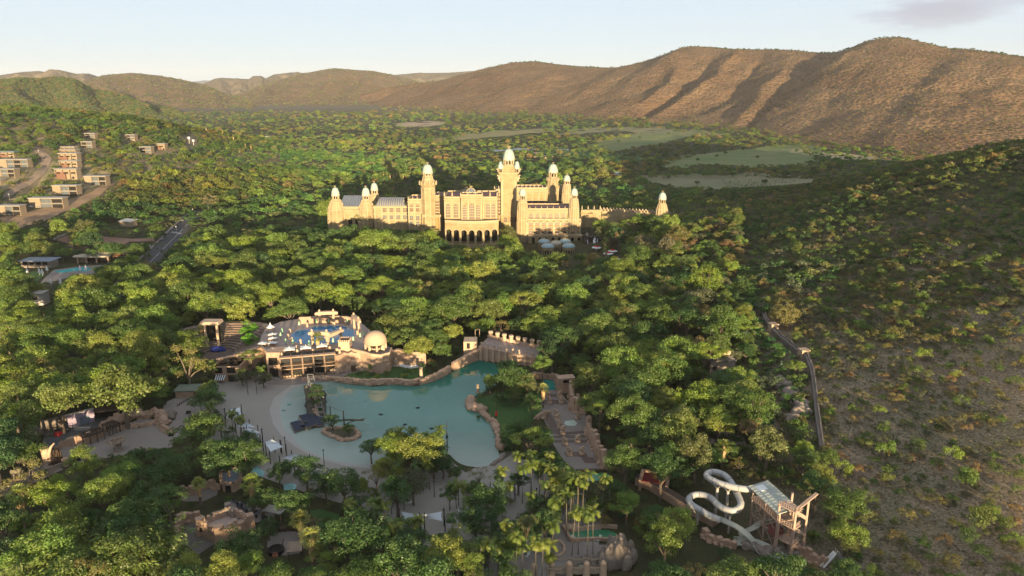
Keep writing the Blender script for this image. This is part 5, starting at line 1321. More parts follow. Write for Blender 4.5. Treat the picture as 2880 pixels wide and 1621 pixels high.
for zf, x, y in ((ZL, 1440, 290), (ZL, 1880, 500), (ZB, 1065, 300), (ZB, 1420, 420), (ZC, 400, 720), (ZC, 520, 300), (ZC, 1345, 790), (ZC, 1400, 860), (ZC, 490, 990), (ZC, 1142, 700), (ZC, 625, 800), (Z9, 330, 830), (Z9, 255, 870), (Z9, 800, 1200), (Z9, 605, 490), (Z9, 715, 480)):
 p = P(*zf(x, y))
 if lp is None:
  lp = empty("lamp_post", p); b = MB(); b.lathe(0, 0, [(.13, 0), (.09, 5.0)], 6); b.build("pole", [black], lp); b = MB(); b.lathe(0, 0, [(.1, 5), (.26, 5.2), (.2, 5.6), (.05, 5.7)], 8); b.build("lamp", [black], lp); o = lp
 else: o = copy_tree(lp)
 o.location = p; tag(o, "slim black post standing in the beach sand", "post", "black posts on the beach")
# masts of the palm island ride
o = empty("rigging_mast", P(*ZC(520, 300)), 0, "tall black mast with cross lines at the palm island's edge", "mast"); b = MB(); b.lathe(0, 0, [(.2, 0), (.14, 11)], 7); b.build("pole", [black], o)
b = MB(); b.bar((-6, .5, 8.6), (0, 0, 9.2), .1); b.box(0, 0, 5.2, .9, .5, .9, top=.6); b.build("crossbar", [black], o)
# ------------------------------------------------------------------ cafe building left of the terrace
A, B = Q6(205, 850), Q6(455, 850); L = B.x - A.x; hh = PY(*Z6(200, 690), A.y).z
o = empty("beach_cafe", (A.x, A.y, 0), .03, "two-storey sandstone beach cafe with a vine-covered roof left of the terrace", "cafe")
b = MB(); b.box(L / 2, 5, -.4, L, 10, hh + .4); b.box(L / 2, 4.9, hh - .5, L + .8, 10.6, .5); b.box(L / 2, -.08, hh * .48, L + .2, .3, .35); b.build("wall", [stone], o)
for x0, x1, z0, z1 in ((.03, .32, .55, .88), (.5, .84, .55, .9)):
 b = MB(); b.box(L * (x0 + x1) / 2, -.02, hh * z0, L * (x1 - x0), .1, hh * (z1 - z0)); b.build("window", [dark], o)
b = MB(); b.box(L * .72, -.02, 0, L * .4, .1, hh * .42); b.build("door", [dark], o)
b = MB(); n = 9
for k in range(n): x = L * (.06 + .38 * k / n); b.add([(x, 0, hh * .46), (x + L * .38 / n, 0, hh * .46), (x + L * .38 / n, -2.6, hh * .28), (x, -2.6, hh * .28), (x + L * .38 / n, -2.6, hh * .22), (x, -2.6, hh * .22)], [(3, 2, 1, 0), (5, 4, 2, 3)], k % 2)
b.build("awning", [white, mat("navy_stripe", (.04, .05, .10), .8)], o)
b = MB(); rr = random.Random(2)
for k in range(40): x, y = rr.uniform(1, L - 1), rr.uniform(.5, 8.5); b.tube([(x, y, hh + .1), (x + rr.uniform(-2, 2), y + rr.uniform(-1, 1), hh + rr.uniform(.4, 1.1)), (x + rr.uniform(-3, 3), y + rr.uniform(-2, 2), hh + .3)], .14, 4)
b.build("vine_roof", [wood], o)
b = MB(); p = Q6(300, 600, 8) ; b.wall([(x.x, x.y) for x in [Q6(215, 625, 7), Q6(300, 615, 7.2), Q6(400, 590, 7.6), Q6(520, 550, 8), Q6(640, 510, 8), Q6(720, 470, 8)]], [-.5] * 6, [7.6, 7.8, 8.2, 8.6, 8.8, 8.8], 1.6, jag=.1)
tag(b.build("terrace_wall", [stone]), "sandstone wall curving from the cafe up to the oval pool terrace", "wall")
# ------------------------------------------------------------------ amphitheatre
am = empty("amphitheatre", (0, 0, 0), 0, "small brown open-air amphitheatre of curved steps left of the oval pool", "amphitheatre")
ac = Q6(240, 560, 1.0); b = MB(); n = 26
for k in range(11):
 r0, r1 = 7 + k * 1.75, 7 + (k + 1) * 1.75 + (.01 if k < 10 else 2.0); z = 1.4 + k * .62
 for i in range(n):
  a0, a1 = R(-14) + R(190) * i / n, R(-14) + R(190) * (i + 1) / n
  pt = lambda r, a, zz: (ac.x + r * math.cos(a), ac.y + r * math.sin(a), zz)
  b.add([pt(r0, a0, z - .62), pt(r0, a1, z - .62), pt(r0, a1, z), pt(r0, a0, z), pt(r1, a0, z), pt(r1, a1, z)], [(0, 3, 2, 1), (3, 4, 5, 2)], 0 if i % 9 else 1)
b.build("seating", [mat("brown_step", (.155, .11, .085), .95, .15, .3), mat("aisle_step", (.22, .17, .14), .95)], am)
b = MB(); b.prism([(ac.x + 7 * math.cos(R(a)), ac.y + 7 * math.sin(R(a))) for a in range(-30, 215, 15)] + [(ac.x - 8, ac.y - 7), (ac.x + 6, ac.y - 8)], -.2, .78); b.build("stage_floor", [paving_dark], am)
p = Q6(240, 555); b = MB(); rr = random.Random(6)
for k in range(5): b.blob((p.x + rr.uniform(-2.4, 2.4), p.y + rr.uniform(-1, 1), 1.6), (1.8, 1.3, 1.3), k, .25, 8, 6)
tag(b.build("covered_equipment", [blue_cloth]), "dark blue tarpaulin over equipment on the amphitheatre floor", "tarpaulin")
p0, p1 = Q6(85, 405, 7), Q6(230, 385, 7); hz_ = PY(*Z6(230, 265), p1.y).z
o = empty("stage_canopy", (0, 0, 0), 0, "flat stone canopy on slim pillars at the top of the amphitheatre", "canopy")
b = MB(); xa, xb = PY(*Z6(45, 270), p1.y).x, PY(*Z6(245, 270), p1.y).x
b.box((xa + xb) / 2, p1.y + 2, hz_, xb - xa, 6, 1.3, top=.9); b.build("roof", [stone_lt], o)
for p in (p0, p1): b = MB(); b.box(p.x, p1.y - .3, 0, .9, .9, hz_); b.build("pillar", [stone_lt], o)
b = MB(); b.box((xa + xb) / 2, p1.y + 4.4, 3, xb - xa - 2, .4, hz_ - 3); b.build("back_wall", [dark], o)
# ------------------------------------------------------------------ avenue statues and ruins
def statue_mesh(seed):
 b = MB(); b.box(0, 0, 0, 1.7, 2.2, 1.0, top=.9); b.box(0, 0, 1.0, 1.45, 1.9, .2, mi=0)
 b.blob((0, .25, 2.1), (.62, .85, .85), seed, .12, 9, 7); b.blob((0, -.5, 2.95), (.5, .55, .55), seed + 3, .12, 8, 6)
 for sx in (-.3, .3): b.lathe(sx, -.45, [(.24, 1.15), (.2, 2.2)], 6); b.blob((sx * 1.6, -.3, 3.0), (.2, .12, .4), seed, .1, 6, 5)
 b.tube([(0, -1.0, 2.85), (0, -1.2, 2.3), (0, -1.1, 1.7)], .14, 6, 0, .08); return b.mesh("animal_statue", [stone_lt], True)
sm_ = statue_mesh(3)
for k, (x, y) in enumerate([(1620, 722), (1725, 720), (1635, 780), (1742, 775), (1690, 893), (1710, 935), (1730, 1003), (1758, 1055), (1775, 1160), (1892, 1138), (1815, 1252), (1932, 1246), (1775, 705 - 60), (1580, 915), (1893, 918)]):
 o = link("animal_statue", sm_); o.location = P(*Z7(x, y)); o.rotation_euler = (0, 0, R(90 if k % 2 else -90)); o.scale = (.92,) * 3
 tag(o, "pale carved animal statue on a plinth beside the paved avenue", "statue", "statues lining the avenue")
rr = random.Random(20)
def ruin(zf, pts, h0, h1, lab, seed, m=stone, n=5, th=1.3):
 b = MB(); w_ = smooth_line([P(*zf(x, y)) for x, y in pts], n); r2 = random.Random(seed)
 b.wall([(p.x, p.y) for p in w_], -.4, [r2.uniform(h0, h1) for _ in w_], th, seed=seed)
 for i in range(0, len(w_), 2):
  p = w_[i]; b.box(p.x + .3, p.y, -.3, r2.uniform(1.2, 1.9), r2.uniform(1.2, 1.8), r2.uniform(h0, h1 * 1.25), r2.random(), top=.85)
  b.blob((p.x - .8, p.y - .6, .3), (r2.uniform(.5, .9),) * 3, i + seed, .3, 7, 5)
 return tag(b.build("ruined_wall", [m]), lab, "ruin")
ruin(Z7, [(1820, 700), (1840, 760), (1835, 830), (1890, 860)], 2.5, 5.5, "tall broken sandstone wall beside the upper end of the avenue", 1)
ruin(Z7, [(1890, 790), (1920, 850), (1950, 870)], 2.5, 5, "short broken sandstone pillars behind the upper end of the avenue", 2)
ruin(Z7, [(1985, 1010), (2000, 1080), (2040, 1170), (2080, 1250), (2110, 1330), (2145, 1395)], 2.5, 5.2, "long broken sandstone wall down the right of the avenue", 3)
ruin(Z7, [(1470, 560), (1500, 545), (1620, 545), (1690, 555), (1715, 600), (1720, 650)], 1.5, 2.8, "low sandstone wall round the small teal pool at the avenue's head", 4)
ruin(Z7, [(1515, 915), (1560, 890), (1620, 865)], .5, 1.4, "low stone parapet crossing the avenue's left side", 5, n=3)
p = P(*Z7(1785, 690)); b = MB(); b.box(p.x, p.y + 3, 0, 7, 4, 6.5, .2); b.box(p.x + .3, p.y + .9, 4.6, 3, .2, 1.2, .2, mi=1); tag(b.build("gatehouse", [stone, dark]), "blocky sandstone gatehouse wall near the avenue's small teal pool", "gatehouse")
p0, p1 = P(*Z7(1880, 1412)), P(*Z7(2150, 1405)); b = MB(); b.wall([(p0.x, p0.y), (p1.x, p1.y)], -.3, .9, .9); tag(b.build("low_wall", [wood]), "dark low wall ending the avenue above the green pool", "wall")
# ------------------------------------------------------------------ sunken courtyard at the left
def rocks(zf, pts, lab, seed, r0=.9, r1=2.0, z=1.2, m=stone_gr, k=2, n=3):
 b = MB(); r2 = random.Random(seed); w_ = smooth_line([P(*zf(x, y)) for x, y in pts], n)
 for i, p in enumerate(w_):
  for q in range(k): b.blob((p.x + r2.uniform(-1, 1), p.y + r2.uniform(-1, 1), r2.uniform(0, z)), (r2.uniform(r0, r1), r2.uniform(r0, r1), r2.uniform(r0, r1) * .8), i * 7 + q + seed, .3, 9, 6)
 return tag(b.build("rock_pile", [m], None, True), lab, "rocks")
rocks(ZL, [(740, 395), (800, 370), (860, 345), (930, 325), (1000, 310), (1060, 310), (1130, 300), (1165, 330), (1170, 370)], "long pile of pale boulders along the back of the sandy courtyard", 1, 1.0, 2.3, 1.6, stone, 3)
rocks(ZL, [(1190, 300), (1215, 310), (1225, 330)], "loose boulders where the courtyard meets the beach walkway", 2, .8, 1.6)
rocks(ZL, [(230, 480), (260, 430), (300, 405)], "rounded boulders at the left end of the sunken court", 3, 1.0, 1.8)
rocks(ZL, [(240, 720), (290, 700), (330, 690), (360, 660)], "grey boulders around the foot of the tall round tower", 4, 1.0, 1.8)
ruin(ZL, [(430, 535), (480, 525), (540, 510), (600, 500), (660, 480), (740, 440)], 1.8, 3.2, "broken pink rock wall between the sunken court and the sandy courtyard", 7)
ruin(ZL, [(860, 400), (920, 390), (1000, 385), (1080, 370), (1130, 350), (1160, 390), (1200, 420), (1235, 440)], .9, 1.8, "low pink stone wall curving round the courtyard's right end", 8, th=.9)
def pergola(zf, a, c, d, lab, h=3.2):
 A, B, D = P(*zf(*a)), P(*zf(*c)), P(*zf(*d)); u = (B - A); an = math.atan2(u.y, u.x); L = u.length; wd = max(3.0, abs((D - A).y))
 o = empty("timber_pergola", A, an, lab, "pergola", "timber pergolas by the courtyard")
 for i in range(4):
  for y in (0, wd): b = MB(); b.box(L * i / 3, y, 0, .3, .3, h); b.build("post", [wood], o)
 b = MB(); n = int(L / .5)
 for y in (0, wd): b.box(L / 2, y, h, L + .6, .3, .3)
 for i in range(n + 1): b.box(L * i / n, wd / 2, h + .3, .3, wd + 1, .16)
 b.build("roof", [mat("pergola_slats", (.055, .038, .03), .85)], o)
pergola(ZL, (600, 525), (750, 475), (600, 490), "larger dark timber pergola along the courtyard's broken rock wall")
pergola(ZL, (785, 450), (860, 420), (785, 415), "smaller dark timber pergola nearer the boulder pile")
A, B = P(*ZL(490, 395)), P(*ZL(680, 345)); o = empty("lilac_wall", A, math.atan2(B.y - A.y, B.x - A.x), "lilac plaster stage wall with a door behind the sunken court", "wall"); L = (B - A).length
b = MB(); b.box(L / 2, .4, -.3, L, .8, 5.2); b.build("wall", [lilac], o); b = MB(); b.box(L * .63, -.04, 0, 3.2, .1, 3.2); b.build("door", [slate_roof], o); b = MB(); b.box(L / 2, .4, 4.9, L + .3, 1.2, .3); b.build("coping", [concrete], o)
A, B = P(*ZL(300, 420)), P(*ZL(490, 372)); b = MB(); b.wall([(A.x, A.y), (B.x, B.y)], -.3, 4.2, 1.0); tag(b.build("court_wall", [stone_gr]), "grey stone wall behind the stage gear in the sunken court", "wall")
A = P(*ZL(680, 345)); o = empty("stage_shed", A, .3, "dark open shed beside the lilac wall", "shed"); b = MB(); b.box(4, 3, 3.4, 9, 6, .35); b.build("roof", [wood], o)
for i in (0, 8): b = MB(); b.box(i, .3, 0, .4, .4, 3.4); b.build("post", [wood], o)
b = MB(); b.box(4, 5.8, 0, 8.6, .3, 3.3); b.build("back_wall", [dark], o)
rr = random.Random(15)
for k, (x, y) in enumerate([(345, 450), (385, 432), (430, 425), (470, 415)]):
 p = P(*ZL(x, y)); o = empty("steel_scaffold", p, rr.uniform(0, .6), "low black steel stage frame stored in the sunken court", "stage frame", "stage frames in the sunken court")
 b = MB(); [b.box(i * 1.4, j * .8, 0, .15, .15, 1.0) for i in (-1, 1) for j in (-1, 1)]; b.build("legs", [black], o); b = MB(); b.box(0, 0, 1.0, 3.2, 1.9, .15); b.build("deck", [steel_dark], o); b = MB(); b.bar((-1.4, .8, 1.1), (-1.4, .8, 2.0), .1); b.bar((1.4, .8, 1.1), (1.4, .8, 2.0), .1); b.bar((-1.4, .8, 2), (1.4, .8, 2), .1); b.build("rail", [black], o)
p = P(*ZL(420, 445)); b = MB(); b.box(p.x, p.y, .3, 2.2, 1.4, .9); b.lathe(p.x - .7, p.y - .7, [(.4, 0), (.4, .5)], 8); b.lathe(p.x + .7, p.y - .7, [(.4, 0), (.4, .5)], 8); tag(b.build("red_cart", [red_cloth]), "small dark red cart among the stage gear", "cart")
p = P(*ZL(590, 405)); b = MB(); b.box(p.x, p.y, 0, 5.5, 1.2, 1.0); b.box(p.x - 2, p.y + .2, 1.0, .9, .7, .6); tag(b.build("bar_counter", [concrete]), "pale counter in front of the lilac wall", "counter")
# round towers and horned ruin
def roundtower(c, rpx, top, base, lab, lean=0):
 B = P(*ZL(c, base)); r = SP(rpx / 2.5395, B.y) * 1.05; h = PY(*ZL(c, top), B.y + r).z
 o = empty("round_tower", (B.x, B.y + r * .6, 0), 0, lab, "tower", "round stone towers by the courtyard")
 b = MB(); b.lathe(0, 0, [(r * .86, -.5), (r * .9, h * .6), (r, h * .93), (r * 1.1, h * .94), (r * 1.1, h), (r * .75, h), (r * .7, h - 1.2)], 20, cap=False); b.build("shaft", [stone_lt], o, False)
 b = MB(); b.lathe(0, 0, [(.1, h - 1.1), (r * .74, h - 1.1)], 16, cap=False); b.build("hollow", [dark], o); return o, h, r
rt, hT, rT = roundtower(333, 27, 530, 690, "tall round stone tower catching the sun beside a thatched ruin")
roundtower(465, 22, 608, 668, "short round stone tower in the shade beside a thatched ruin")
A, B = P(*ZL(352, 690)), P(*ZL(438, 640)); o = empty("thatched_ruin", A, 0, "dark thatched broken wall between the two round towers", "ruin")
b = MB(); rr = random.Random(3)
for k in range(60):
 t = rr.random(); p = (B - A) * t; b.tube([(p.x + rr.uniform(-.4, .4), p.y + .6 + rr.uniform(-.5, .5), 0), (p.x + rr.uniform(-.5, .5), p.y + .6, (hT * .9) * (1 - .35 * t) * rr.uniform(.7, 1.05))], .38, 5, 0, .15)
b.build("thatch", [mat("dark_thatch", (.075, .05, .035), .95, .3, .8)], o)
b = MB(); b.tube([(-.2, .8, hT * .2), (.3, .8, hT * .75), (1.2, .8, hT * 1.02), (2.6, .9, hT * 1.22)], .75, 8, 0, .25); b.build("horn", [stone_lt], o, True)
p = P(*ZL(490, 640)); b = MB(); b.tube([(p.x, p.y + 1, 1.5), (p.x + 1.2, p.y + 1, 3.2), (p.x + 2.4, p.y + 1.2, 4.4)], .4, 7, 0, .15); b.box(p.x + 1.8, p.y + 1.4, -.3, 3.2, .8, 3.4, top=.7, mi=1); tag(b.build("horn_ruin", [stone_lt, dark], None), "small horn-topped ruin behind the short round tower", "ruin")
# elephant on its pedestal and the causeway wall
p = P(*ZL(125, 812)); o = empty("elephant_statue", p, R(10), "grey stone elephant standing on a tall pedestal above the causeway wall", "statue")
hp = PY(*ZL(125, 757), p.y).z; b = MB(); b.box(0, 1.6, -1, 3.4, 3.2, hp + 1, top=.93); b.box(0, 1.6, hp - .4, 3.7, 3.5, .4); b.build("pedestal", [stone], o)
b = MB(); z = hp
for sx in (-.75, .75):
 for sy in (.75, 2.5): b.lathe(sx, sy, [(.42, z), (.36, z + .7), (.48, z + 1.5)], 8)
b.blob((0, 1.7, z + 2.1), (1.1, 1.55, 1.0), 4, .06, 12, 9); b.blob((0, .1, z + 2.5), (.75, .7, .8), 8, .06, 10, 8)
for sx in (-1, 1): b.blob((sx * .95, .25, z + 2.45), (.55, .16, .75), 2, .08, 8, 6); b.tube([(sx * .35, -.35, z + 2.1), (sx * .45, -1.0, z + 1.8), (sx * .4, -1.4, z + 2.1)], .12, 6, 1, .04)
b.tube([(0, -.4, z + 2.3), (0, -.85, z + 1.6), (0, -.8, z + .8), (0, -1.1, z + .45)], .28, 7, 0, .12); b.build("elephant", [stone_gr, stone_lt], o, True)
cw = [P(*ZL(x, y)) for x, y in [(-60, 905), (0, 872), (100, 820), (200, 785), (300, 735), (380, 700)]]; b = MB(); b.wall([(p.x, p.y) for p in cw], -.5, 2.0, 1.2, jag=.1); b.wall([(p.x + 2, p.y + 4) for p in cw], -.5, 1.6, .8, jag=.1)
tag(b.build("causeway_wall", [stone_gr]), "long low stone causeway wall passing under the elephant statue", "wall")
drape("causeway", ribbon_poly([p + Vector((1, 2, 0)) for p in cw], 4), paving, .09, flat=0.0)
p = P(*ZL(845, 555)); o = empty("branch_hut", p, 0, "round hut roofed with piled branches in the sandy courtyard", "hut"); rr = random.Random(8); b = MB()
for k in range(45): a, r_ = rr.uniform(0, 6.28), rr.uniform(.5, 3.4); b.tube([(r_ * math.cos(a), r_ * math.sin(a), 4.2 - r_ * .35 + rr.uniform(0, 1)), (r_ * math.cos(a + 1.2) * 1.1, r_ * math.sin(a + 1.2) * 1.1, 3.9 - r_ * .3 + rr.uniform(0, 1))], .16, 4)
b.build("roof", [wood_lt], o); b = MB(); b.lathe(0, 0, [(1.6, 0), (1.3, 2), (1.5, 3.6)], 10); b.build("base", [stone_gr], o)
p = P(*ZL(1390, 175)); o = empty("beach_kiosk", (p.x, p.y + 3, 0), .1, "low kiosk with a dull green roof behind the round tree at the beach's left edge", "kiosk")
b = MB(); b.box(0, 0, 2.9, 16, 7, .4); b.build("roof", [mat("dull_green_roof", (.14, .17, .13), .8, .1, .4)], o); b = MB(); b.box(-4, 0, 0, 7, 6, 2.9); b.build("wall", [stone], o); b = MB(); b.box(4, -1.5, 0, .3, .3, 2.9); b.build("post", [wood], o)
A, B = P(*ZL(1268, 240)), P(*ZL(1345, 195)); b = MB(); b.wall([(A.x, A.y), (B.x, B.y)], .9, 1.0, .12); b.wall([(A.x, A.y), (B.x, B.y)], .45, .55, .1)
for k in range(6): q = A.lerp(B, k / 5); b.box(q.x, q.y, 0, .14, .14, 1.0)
tag(b.build("railing", [black]), "dark railing beside the walkway at the beach's left edge", "railing")
for k, (x, y) in enumerate([(1345, 290), (1220, 450), (1190, 390), (940, 392), (985, 390)]):
 p = P(*ZL(x, y)); b = MB(); b.box(p.x, p.y, 0, 1.6, .7, .5); b.box(p.x, p.y + .3, .5, 1.6, .12, .6); tag(b.build("bench", [black]), "small black bench by the courtyard and walkway", "bench", "benches by the courtyard")
# ------------------------------------------------------------------ ruined fort and yards at the bottom
A, B, C = P(*ZB(280, 1062)), P(*ZB(450, 1142)), P(*ZB(745, 1025)); D = A + C - B
o = empty("ruined_fort", (0, 0, 0), 0, "square ruined sandstone fort with broken battlements and an open roof", "fort")
hF = PY(*ZB(285, 945), A.y).z; b = MB(); rr = random.Random(5)
for p, q in ((A, B), (B, C), (C, D), (D, A)):
 n = 12; pts = [p.lerp(q, k / n) for k in range(n + 1)]; b.wall([(x.x, x.y) for x in pts], -.5, [hF - rr.uniform(0, .5) for _ in pts], 1.3, seed=4)
 for k in range(n):
  if rr.random() < .72: m = p.lerp(q, (k + .5) / n); b.box(m.x, m.y, hF - .6, 1.1, 1.2, rr.uniform(.7, 1.7), rr.random(), top=.8)
b.build("wall", [stone], o)
for p in (A, C, B): b = MB(); b.box(p.x, p.y, -.5, 2.3, 2.3, hF + 1.6, .5, top=.85); b.build("corner_turret", [stone], o)
b = MB(); ins = [A.lerp(C, .06), B.lerp(D, .06), C.lerp(A, .06), D.lerp(B, .06)]; b.prism([(p.x, p.y) for p in ins], hF - 1.6, hF - 1.1); b.build("roof", [mat("fort_roof", (.33, .255, .225), .95, .1, .3, .3)], o)
m = A.lerp(D, .9); b = MB(); b.box(m.x, m.y, 0, 2.2, 2.0, hF + 2.4, .4, top=.7); b.box(m.x + 1.6, m.y - 1.0, 0, 1.5, 1.4, hF + 1.2, .8, top=.8); b.build("broken_tower", [stone_gr], o)
w_ = A.lerp(B, .18); b = MB(); b.box(w_.x - .3, w_.y - .55, hF * .45, 1.0, .5, 1.1, math.atan2(B.y - A.y, B.x - A.x)); b.build("window", [dark], o)
b = MB()
for t in (.3, .55, .8): w_ = D.lerp(A, .1).lerp(C.lerp(B, .1), t); b.box(w_.x, w_.y, hF - 1.1, .8, .8, .5)
b.build("roof_vent", [stone_gr], o)
ruin(ZB, [(60, 1090), (75, 1000), (90, 950), (140, 945), (210, 940), (275, 938)], 1.6, 2.8, "broken sandstone yard wall to the left of the ruined fort", 11, th=1.0)
ruin(ZB, [(90, 670), (110, 690), (160, 682), (230, 690)], 1.2, 2.4, "low sandstone wall under the dry fan palm", 12, th=1.0)
ruin(ZB, [(300, 640), (350, 622), (390, 620), (440, 650)], 1.2, 2.0, "curved pale wall between the dry fan palm and the blue-roofed building", 13, th=1.0)
pl = [P(*ZB(x, y)) for x, y in [(478, 660), (505, 600 + 40), (640, 560), (655, 570), (660, 640), (600, 665)]]
o = empty("blue_roof_building", (0, 0, 0), 0, "small sandstone building with a flat blue-grey roof among the dark trees", "building")
p0, p1 = P(*ZB(482, 668)), P(*ZB(655, 632)); hB_ = PY(*ZB(482, 600), p0.y).z; L = (p1 - p0).length; an = math.atan2(p1.y - p0.y, p1.x - p0.x)
o.location = p0; o.rotation_euler = (0, 0, an)
b = MB(); poly = [(0, 0), (L * .6, -2), (L, 0), (L + .5, 8), (L * .3, 9), (0, 6)]; b.prism(poly, -.5, hB_);
for i in range(6):
 for k in range(5): q = Vector((*poly[i], 0)).lerp(Vector((*poly[(i + 1) % 6], 0)), (k + .5) / 5); b.box(q.x, q.y, hB_, 1.0, 1.0, .6 + .3 * (k % 2))
b.build("wall", [stone], o); cx_, cy_ = L * .48, 3.5
b = MB(); b.prism([(cx_ + (x - cx_) * .88, cy_ + (y - cy_) * .88) for x, y in poly], hB_ + .1, hB_ + .3); b.build("roof", [slate_roof], o)
b = MB(); b.box(L * .3, -1.1, 0, 1.6, .5, 2.4, -.25); b.build("door", [dark], o)
tb = None; rr = random.Random(77)
for k in range(12):
 p = P(*ZB(600 + 28 * k, 790 + 11 * k + (24 if k % 2 else -14)))
 if tb is None:
  tb = empty("cafe_table", p); b = MB(); b.box(0, 0, .72, 1.5, 1.0, .06); b.lathe(0, 0, [(.3, 0), (.06, .1), (.06, .72)], 6); b.build("tabletop", [steel_dark], tb)
  for s in (-1, 1): b = MB(); b.box(s * 1.1, 0, .4, .5, .6, .08); b.box(s * 1.3, 0, .48, .08, .6, .5); b.box(s * 1.1, 0, 0, .4, .4, .4); b.build("chair", [black], tb)
  o = tb
 else: o = copy_tree(tb)
 o.location = p; o.rotation_euler = (0, 0, rr.uniform(0, 3)); tag(o, "dark cafe table with two chairs on the terrace behind the ruined fort", "table", "cafe tables on the fort terrace")
p = P(*ZB(910, 920)); o = empty("terrace_shelter", p, -.3, "small flat-roofed shelter at the end of the fort's cafe terrace", "shelter"); b = MB(); b.box(1.5, 1, 2.6, 6, 3.4, .25); b.build("roof", [zinc], o)
for i in (-1, 4): b = MB(); b.box(i, 0, 0, .25, .25, 2.6); b.build("post", [wood_lt], o)
p = P(*ZB(975, 1225)); o = empty("fire_pit", p, 0, "dark round fire pit hut at the edge of the round sandy plaza", "fire pit"); b = MB(); b.lathe(0, 0, [(2.2, 0), (2.2, 1.0), (1.8, 1.0), (1.7, .5)], 14); b.build("ring", [dark], o); b = MB(); b.box(.4, -1.8, 0, 1.4, .8, .9); b.build("hearth", [mat("terracotta", (.45, .18, .10), .8)], o); b = MB(); b.bar((1.4, .5, 0), (2.0, .8, 3.4), .2); b.build("post", [wood], o)
A, B = P(*ZB(1090, 1300)), P(*ZB(1215, 1285)); o = empty("slatted_pergola", A, math.atan2(B.y - A.y, B.x - A.x), "low slatted timber pergola at the front of the round sandy plaza", "pergola"); L = (B - A).length; b = MB()
for k in range(9): b.box(L * k / 8, 1.6, 2.6, .3, 4.6, .2)
b.build("slats", [wood_lt], o)
for i in (0, L):
 for j in (0, 3.2): b = MB(); b.box(i, j, 0, .25, .25, 2.6); b.build("post", [wood], o)
ruin(ZB, [(1000, 1030), (1040, 1020), (1090, 1020)], .6, 1.1, "dark low kerb at the back of the round sandy plaza", 14, m=wood, th=.4)
# ------------------------------------------------------------------ bottom right: rope bridge, rockwork, lazy-river walls
rb = empty("rope_bridge", (0, 0, 0), 0, "rope bridge on stone posts with timber handrails beside the rock mound", "bridge")
posts = [P(*ZC(x, y)) for x, y in [(1320, 1470), (1482, 1450), (1645, 1450), (1805, 1450), (1960, 1445)]]
hP = PY(*ZC(1482, 1330), posts[1].y).z
for p in posts: b = MB(); b.lathe(p.x, p.y, [(1.0, -.3), (.85, hP * .5), (.75, hP), (.4, hP + .5)], 9); b.build("post", [stone_lt], rb)
for i in range(1, 4):
 a, c = posts[i], posts[i + 1]; b = MB(); pts = [a.lerp(c, k / 8) + Vector((0, 0, hP * .72 - .5 * math.sin(math.pi * k / 8))) for k in range(9)]; b.tube(pts, .18, 6); b.tube([p + Vector((0, 3, .4)) for p in pts], .18, 6); b.build("handrail", [wood_lt], rb)
 b = MB(); low = [a.lerp(c, k / 8) + Vector((0, 0, hP * .3 - .6 * math.sin(math.pi * k / 8))) for k in range(9)]
 for k in range(8): b.bar(low[k], low[k + 1], .07); b.bar(low[k], pts[k], .06); b.bar(low[k], pts[k + 1], .06)
 b.build("netting", [mat("rope", (.30, .27, .20))], rb); b = MB()
 for k in range(9): b.box(low[k].x, low[k].y + 1.5, low[k].z, .5, 3, .1)
 b.build("planks", [wood_lt], rb)
b = MB(); b.tube([P(*ZC(1420, 1375), 2.6), P(*ZC(1480, 1385), 3), P(*ZC(1560, 1395), 3)], .3, 6); b.build("log_rail", [wood_lt], rb)
b = MB(); rr = random.Random(14)
for k in range(34):
 x = rr.uniform(1945, 2240); c_ = 1 - abs(x - 2110) / 190; y = rr.uniform(1330, 1450); p = P(*ZC(x, y)); hh = rr.uniform(2.5, 4.0) * (.4 + 1.0 * c_)
 b.blob((p.x, p.y + 2.5, hh * .7), (rr.uniform(1.0, 1.7), rr.uniform(1.0, 1.7), hh), k, .22, 10, 8)
tag(b.build("rock_mound", [stone_gr], None, True), "tall mound of upright pinkish boulders beside the rope bridge", "rocks")
rocks(ZC, [(1660, 1345), (1720, 1318), (1800, 1308), (1880, 1320), (1900, 1345)], "flat stones rimming the milky pool by the rope bridge", 33, .7, 1.3, .4, stone_gr, 2)
rocks(ZC, [(1650, 1015), (1690, 1010), (1715, 1005)], "pair of pale round boulders by the green lazy river", 34, 1.0, 1.5, .6, stone_lt, 1, 1)
for pts, lab, sd_ in (([(1590, 1000), (1615, 1040), (1640, 1090), (1670, 1135)], "curved stone kerb left of the green lazy river", 21), ([(1660, 1045), (1760, 1020), (1880, 1005), (2010, 1000), (2090, 1010)], "pale stone wall along the far bank of the green lazy river", 22), ([(1670, 1130), (1760, 1125), (1880, 1118), (2000, 1122), (2090, 1110)], "low stone wall along the near bank of the green lazy river", 23), ([(1540, 1120), (1590, 1160), (1600, 1220), (1560, 1260), (1500, 1275)], "curved pale kerb on the sandy walkway", 24)):
 b = MB(); w_ = smooth_line([P(*ZC(*q)) for q in pts], 4); b.wall([(p.x, p.y) for p in w_], -.2, .95 if sd_ != 24 else .4, .7, jag=.06, seed=sd_); tag(b.build("low_wall", [stone_lt if sd_ in (22, 24) else stone]), lab, "wall")
lp = None
